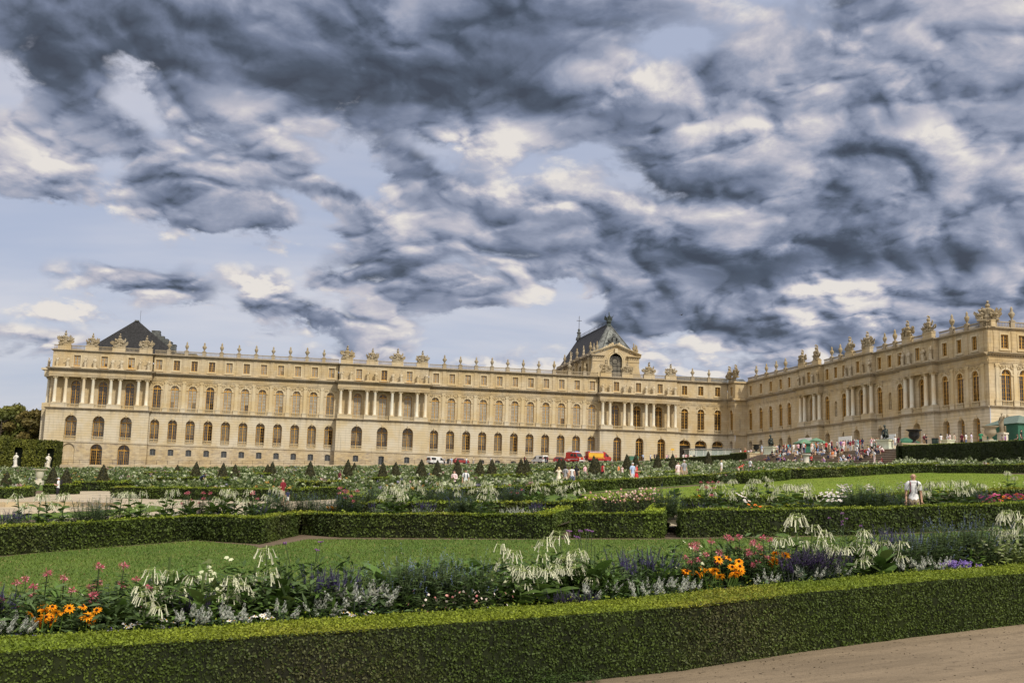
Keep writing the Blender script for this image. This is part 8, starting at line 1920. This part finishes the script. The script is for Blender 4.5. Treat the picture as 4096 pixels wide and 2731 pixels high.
def car(x, y, rz, mat, label):
    r = empty('car', (x, y, float(gz(x, y))+.06), rz); tag(r, label, 'car')
    extrude_profile('body', [(-1.85, .3), (1.85, .3), (1.92, .6), (1.75, .86), (.95, .98), (.3, 1.42), (-1.2, 1.46), (-1.8, 1.05), (-1.9, .7)], .82, mat, r, .2, .9, .05)
    for sg in (-1, 1):
        pts = [(a, sg*(.82-.2*max(0, (z-.9)/.56)+.012), z) for a, z in [(-1.45, 1.0), (.75, 1.0), (.25, 1.36), (-1.15, 1.39)]]; panel('side_window', pts if sg < 0 else pts[::-1], MAT['vglass'], r)
        for wx in (-1.2, 1.2): wheel(r, wx, sg*.72, .30, .18)
        b = MB(); b.box(1.8, 1.9, *sorted((sg*.45, sg*.72)), .64, .8); b.build('headlight', [MAT['lamp']], r)
    panel('windscreen', [(.93, -.66, 1.02), (.93, .66, 1.02), (.36, .58, 1.38), (.36, -.58, 1.38)], MAT['vglass'], r); panel('rear_window', [(-1.80, .6, 1.1), (-1.80, -.6, 1.1), (-1.34, -.56, 1.40), (-1.34, .56, 1.40)], MAT['vglass'], r)
    b = MB(); b.box(1.86, 1.95, -.75, .75, .3, .5); b.build('bumper', [MAT['iron']], r)
YR = -11.5
ox = lambda px, py=1840, Y=YR: float(on_y(px, py, Y)[0])
fire_truck(ox(2393), YR, 0.05)
van(ox(2291), YR-2.0, -1.05, PR, PW, 'red fire service van with white roof facing right toward the garden', True, 'fire_van', 2.5)
car(ox(2240), YR-1.5, -.5, PDR, 'dark red car half hidden behind twin cones, beside the fire van')
van(ox(2156), YR-1.0, 1.95, PW, None, 'white van parked with its rear window toward the garden', False, 'van', 1.85)
van(ox(1757), YR+5, .5, PW, None, 'white van far left on the road, mostly behind a cone', False, 'van', 1.85)
car(ox(1857), YR+5, .2, PDR, 'small red car on the road near the middle of the wing')
# green container and yellow sign at the corner
x = ox(2534, 1830, -8); r = empty('container', (x, -8, float(gz(x, -8))+.05)); tag(r, 'green metal waste container in front of the tall doors', 'container'); GRN = paint('green_paint', (.05, .15, .09), .5)
b = MB(); b.box(-1.05, 1.05, -.6, .6, .18, 1.1, 0, -.08, -.06); b.build('body', [GRN], r); b = MB(); b.box(-1.15, 1.15, -.68, .68, 1.1, 1.22); b.build('lid', [GRN], r)
for sx in (-.8, .8):
    b = MB(); b.lathe([(.09, -.04), (.09, .04)], 10); o = b.build('wheel', [MAT['rubber']], r, (sx, -.45, .09)); o.rotation_euler = (PI/2, 0, 0)
x = ox(2690, 1797, -7); r = empty('sign', (x, -7, float(gz(x, -7)))); tag(r, 'small yellow sign board on a thin post beside the tall doors', 'sign'); zz_ = float(on_y(2690, 1797, -7)[2])-float(gz(x, -7))
b = MB(); b.tube([(0, 0, 0), (0, 0, zz_)], .035, 6); b.build('post', [MAT['iron']], r); b = MB(); b.box(-.42, .42, -.05, -.03, zz_-.22, zz_+.25); b.build('board', [PY], r)
# ---------------------------------------------------------------- glass entrance pavilion
m, nt, bb = newmat('pavilion_glass', .05, 0, .5); bb.inputs['Base Color'].default_value = (.62, .74, .70, 1); bb.inputs['Alpha'].default_value = .38; MAT['clear_glass'] = m
pa, pb = on_y(2757, 1827, -14), on_y(2957, 1812, -14)
r = empty('glass_pavilion', (float(pa[0]), -14, tz(-14))); tag(r, 'long glass entrance pavilion with white posts in the inner corner of the palace', 'pavilion')
x0, x1 = 0.0, float(pb[0]-pa[0]); zb0 = 0.35
h0, h1 = 3.0, 3.5
for nm, y in (('glass_wall', 0.0), ('glass_wall', 3.0)):
    n = 7
    for k in range(n):
        a, b_ = x0+(x1-x0)*k/n, x0+(x1-x0)*(k+1)/n; panel(nm, [(a+.05, y, zb0), (b_-.05, y, zb0), (b_-.05, y, h0+(h1-h0)*(k+1)/n), (a+.05, y, h0+(h1-h0)*k/n)], MAT['clear_glass'], r)
for k in range(8):
    a = x0+(x1-x0)*k/7
    for y in (0, 3.0): b = MB(); b.box(a-.045, a+.045, y-.045, y+.045, 0, h0+(h1-h0)*k/7+.06); b.build('post', [PW], r)
b = MB(); b.add([(x0-.3, -.4, h0+.06), (x1+.3, -.4, h1+.06), (x1+.3, 3.4, h1+.06), (x0-.3, 3.4, h0+.06), (x0-.3, -.4, h0+.2), (x1+.3, -.4, h1+.2), (x1+.3, 3.4, h1+.2), (x0-.3, 3.4, h0+.2)], [(0, 3, 2, 1), (4, 5, 6, 7), (0, 1, 5, 4), (1, 2, 6, 5), (2, 3, 7, 6), (3, 0, 4, 7)]); b.build('canopy', [MAT['chrome']], r)
b = MB(); b.box(x1*.72, x1*.9, .6, 1.4, 0.02, 1.1); b.build('counter', [simple('pale_wood', (.42, .28, .13))], r); b = MB(); b.box(x0+.2, x1-.2, .12, .18, .05, .95); b.build('screen_panel', [simple('grey_screen', (.2, .22, .21))], r)
# ---------------------------------------------------------------- terrace furniture
GT = simple('green_canvas', (.11, .21, .13), .8, var=.12); DG = simple('dark_green_panel', (.022, .10, .06), .6); DG2 = simple('deep_green_canvas', (.03, .105, .06), .8, var=.12); WB = simple('white_banner', (.70, .71, .70), .8, var=.05)
def tpt(px, py, X_): q = on_x(px, py, X_); return X_, float(q[1]), tz(float(q[1]))
def kiosk(px, X_, w, h, label, GT=GT):
    x, y, z = tpt(px, 1790, X_); r = empty('kiosk', (x, y, z), -PI/2); tag(r, label, 'kiosk', 'green kiosks on the terrace')
    b = MB(); b.box(-w/2, w/2, -w/2, w/2, 0, h); b.build('booth', [DG], r); b = MB(); b.add([(-w*.72, -w*.72, h-.08), (w*.72, -w*.72, h-.08), (w*.72, w*.72, h-.08), (-w*.72, w*.72, h-.08), (-w*.2, 0, h+.62), (w*.2, 0, h+.62)], [(0, 1, 5, 4), (1, 2, 5), (2, 3, 4, 5), (3, 0, 4), (3, 2, 1, 0)]); b.build('roof', [GT], r)
    b = MB(); b.box(-w*.74, w*.74, -w*.74, w*.74, h-.3, h-.06); b.build('valance', [GT], r); b = MB(); b.box(-w*.36, w*.36, -w/2-.02, -w/2-.005, 1.05, h-.35); b.build('hatch', [MAT['black']], r)
kiosk(3216, 123.5, 1.9, 2.3, 'green kiosk with pale green roof at the top of the steps, far left one')
kiosk(3622, 125.0, 2.1, 1.5, 'low green kiosk right of the crouching bronze, behind the dark hedge', DG2)
kiosk(3530, 126.0, 2.0, 1.3, 'green kiosk partly hidden by the crouching bronze figure', DG2)
def parasol(px, X_, h, rr, label):
    x, y, z = tpt(px, 1790, X_); r = empty('parasol', (x, y, z)); tag(r, label, 'parasol', 'green parasols on the terrace')
    b = MB(); b.tube([(0, 0, 0), (0, 0, h+.5)], .04, 6); b.build('pole', [MAT['iron']], r); b = MB(); b.lathe([(rr, 0), (rr*.98, .1), (rr*.5, .42), (.05, .62)], 8, (0, 0, h-.1), cap=False); b.build('canopy', [GT], r); b = MB(); b.lathe([(.35, 0), (.35, .08), (.1, .12)], 10); b.build('base', [MAT['iron']], r)
parasol(3265, 123.0, 2.4, 1.25, 'pale green parasol right of the left kiosk'); parasol(3292, 126, 2.1, 1.0, 'lower pale green parasol behind the seated crowd')
for px, X_, w, zt_, lab in ((3219, 128, 5.2, 3.55, 'left'), (3380, 128, 4.6, 3.3, 'middle'), (3553, 128, 4.4, 3.1, 'right')):
    x, y, z = tpt(px, 1750, X_); r = empty('banner', (x, y, z), -PI/2); tag(r, 'white blank banner screen behind the crowd, the %s of three' % lab, 'banner', 'white banners on the terrace'); b = MB(); b.box(-w/2, w/2, -.03, .03, zt_-1.9, zt_); b.build('sheet', [WB], r)
    for sx in (-1, 1): b = MB(); b.tube([(sx*w*.47, .05, 0), (sx*w*.47, .05, zt_)], .04, 6); b.build('post', [MAT['chrome']], r)
def pedestal_parts(r, w, h, mat): b = MB(); b.box(-w*.56, w*.56, -w*.56, w*.56, 0, h*.16); b.box(-w/2, w/2, -w/2, w/2, h*.16, h*.88); b.box(-w*.58, w*.58, -w*.58, w*.58, h*.88, h); b.build('pedestal', [mat], r)
PALE = stone('pale_green_stone', (.46, .50, .42), streak=.3, dark=.6)
def crouching(px, label, seed):
    x, y, z = tpt(px, 1790, 119.6); r = empty('bronze_statue', (x, y, z), -PI/2+.5); tag(r, label, 'statue', 'bronze figures at the top of the steps'); pedestal_parts(r, 1.5, 1.15, PALE); r.scale = (1.3, 1.3, 1.3)
    b = MB(); b.lathe([(.55, 0), (.5, .12)], 10, (0, 0, 1.15)); b.tube([(0, .1, 1.5), (0, .02, 1.9), (0, -.12, 2.35)], [.30, .26, .27], 8); b.tube([(0, -.12, 2.35), (0, -.22, 2.58)], [.1, .09], 6); b.blob((0, -.26, 2.72), .16, 0, 8, 6, (.9, 1, 1.15))
    for sx in (-1, 1): b.tube([(sx*.14, .1, 1.5), (sx*.2, -.42, 1.78), (sx*.16, -.30, 1.3)], [.19, .14, .09], 7); b.tube([(sx*.25, -.1, 2.28), (sx*.36, -.28, 1.98), (sx*.08, -.44, 1.95)], [.1, .08, .06], 6)
    b.build('figure', [MAT['bronze']], r, smooth=True)
crouching(3086, 'crouching bronze figure on a pale pedestal at the left corner of the steps', 1)
crouching(3545, 'crouching bronze figure on a pale pedestal at the right corner of the steps', 2)
def vase(px, X_, label, sc, mat, ped):
    x, y, z = tpt(px, 1760, X_); r = empty('garden_vase', (x, y, z)); tag(r, label, 'vase', 'large vases on the terrace edge'); pedestal_parts(r, .9*sc, ped, PALE)
    b = MB(); b.lathe([(.30, 0), (.32, .08), (.14, .22), (.18, .34), (.46, .52), (.58, .8), (.50, 1.15), (.56, 1.22), (.80, 1.36), (.82, 1.42), (.60, 1.40), (.45, 1.2)], 18, (0, 0, ped/sc)); o = b.build('vessel', [mat], r, smooth=True); o.scale = (sc,)*3
    if mat is MAT['iron']:
        for sx in (-1, 1): b = MB(); b.tube([(0, sx*.5*sc, ped+.7*sc), (0, sx*.85*sc, ped+.85*sc), (0, sx*.8*sc, ped+1.3*sc), (0, sx*.55*sc, ped+1.25*sc)], .05*sc, 6); b.build('handle', [mat], r)
vase(3657, 119.9, 'dark bronze vase with handles behind the hedge, in front of a big arch', 1.4, MAT['iron'], .75)
vase(3962, 119.9, 'large weathered stone vase behind the dark hedge near the palace corner', 1.3, MAT['sculpt'], .7)
vase(3025, 119.9, 'dark bronze vase at the left end of the steps hedge', 1.0, MAT['iron'], .7)
x, y, z = tpt(4010, 1740, 121.5); r = empty('garden_statue', (x, y, z), -1.2); tag(r, 'grey statue with raised arm on a white pedestal before the palace corner', 'statue'); pedestal_parts(r, .95, 1.75, MAT['white_marble']); f_ = link('figure', statue_mesh(33, 'white_marble', 'figure'), r, (0, 0, 1.75)); f_.scale = (1.0, 1.0, 1.15); setmats(f_, [MAT['sculpt']])
x, y, z = tpt(4062, 1740, 125); r = empty('tent', (x, y, z), -PI/2); tag(r, 'dark green tent with grey roof cut off by the right edge', 'tent')
b = MB(); b.box(-3.2, 3.2, -2, 2, 0, 3.0); b.build('wall', [DG], r); b = MB(); b.add([(-3.5, -2.3, 2.95), (3.5, -2.3, 2.95), (3.5, 2.3, 2.95), (-3.5, 2.3, 2.95), (-1, 0, 4.2), (1, 0, 4.2)], [(0, 1, 5, 4), (1, 2, 5), (2, 3, 4, 5), (3, 0, 4), (3, 2, 1, 0)]); b.build('roof', [simple('grey_green_canvas', (.12, .16, .13), .8)], r)
x, y, z = tpt(3741, 1770, 120.4); r = empty('litter_bin', (x, y, z)); tag(r, 'round dark green litter bin behind the terrace hedge', 'bin'); b = MB(); b.lathe([(.42, 0), (.46, .2), (.46, 1.25), (.42, 1.3)], 14); b.build('drum', [simple('bin_green', (.03, .05, .04))], r); b = MB(); b.lathe([(.5, 1.28), (.5, 1.38), (.3, 1.42)], 14, cap=False); b.build('rim', [MAT['iron']], r)
x, y, z = tpt(3792, 1770, 119.9); b = MB(); b.box(-.6, .6, -.75, .75, 0, .9, 0, .03, .03); b.box(-.66, .66, -.8, .8, .9, 1.05); o = b.build('stone_block', [PALE], None, (x, y, z)); tag(o, 'pale square stone plinth without a figure behind the terrace hedge', 'plinth')
# white stone vases in the parterre
def white_vase(px, py, w, label, wide):
    x, y, z, h = at_w(px, py, w); r = empty('garden_vase', (x, y, z)); tag(r, label, 'vase', 'white stone vases in the flower beds'); k = h
    b = MB(); b.box(-.42, .42, -.42, .42, 0, k*.3); b.build('pedestal', [MAT['white_marble']], r); b = MB()
    b.lathe([(.30, 0), (.22, k*.06), (.26, k*.12), (.42, k*.22), (.44, k*.5), (.48, k*.6), (.66, k*.66), (.68, k*.7)] if not wide else [(.5, 0), (.42, k*.08), (.44, k*.4), (.5, k*.6), (.74, k*.64), (.74, k*.7)], 18, (0, 0, k*.3)); b.build('vessel', [MAT['white_marble']], r, smooth=True)
white_vase(161, 1876, 118, 'white marble vase among flowers near the tall hedge wall', False)
white_vase(3225, 1816, 168, 'broad white stone vase in the flowers before the steps', True)
# a bird far off over the roofs
q = CAM+420*ray(2726, 1259); r = empty('bird', tuple(q), .4); tag(r, 'tiny dark bird gliding below the clouds right of the chapel', 'bird')
b = MB(); b.lathe([(.02, -.7), (.16, -.3), (.18, .1), (.1, .4), (.02, .55)], 8); o = b.build('body', [MAT['iron']], r); o.rotation_euler = (0, PI/2, 0)
for sg in (-1, 1): b = MB(); b.add([(-.2, 0, .05), (.3, 0, .05), (.15, sg*.9, .28), (-.15, sg*1.0, .26), (-.05, sg*1.7, .1)], [(0, 1, 2, 3), (2, 4, 3)]); b.build('wing', [MAT['iron']], r)
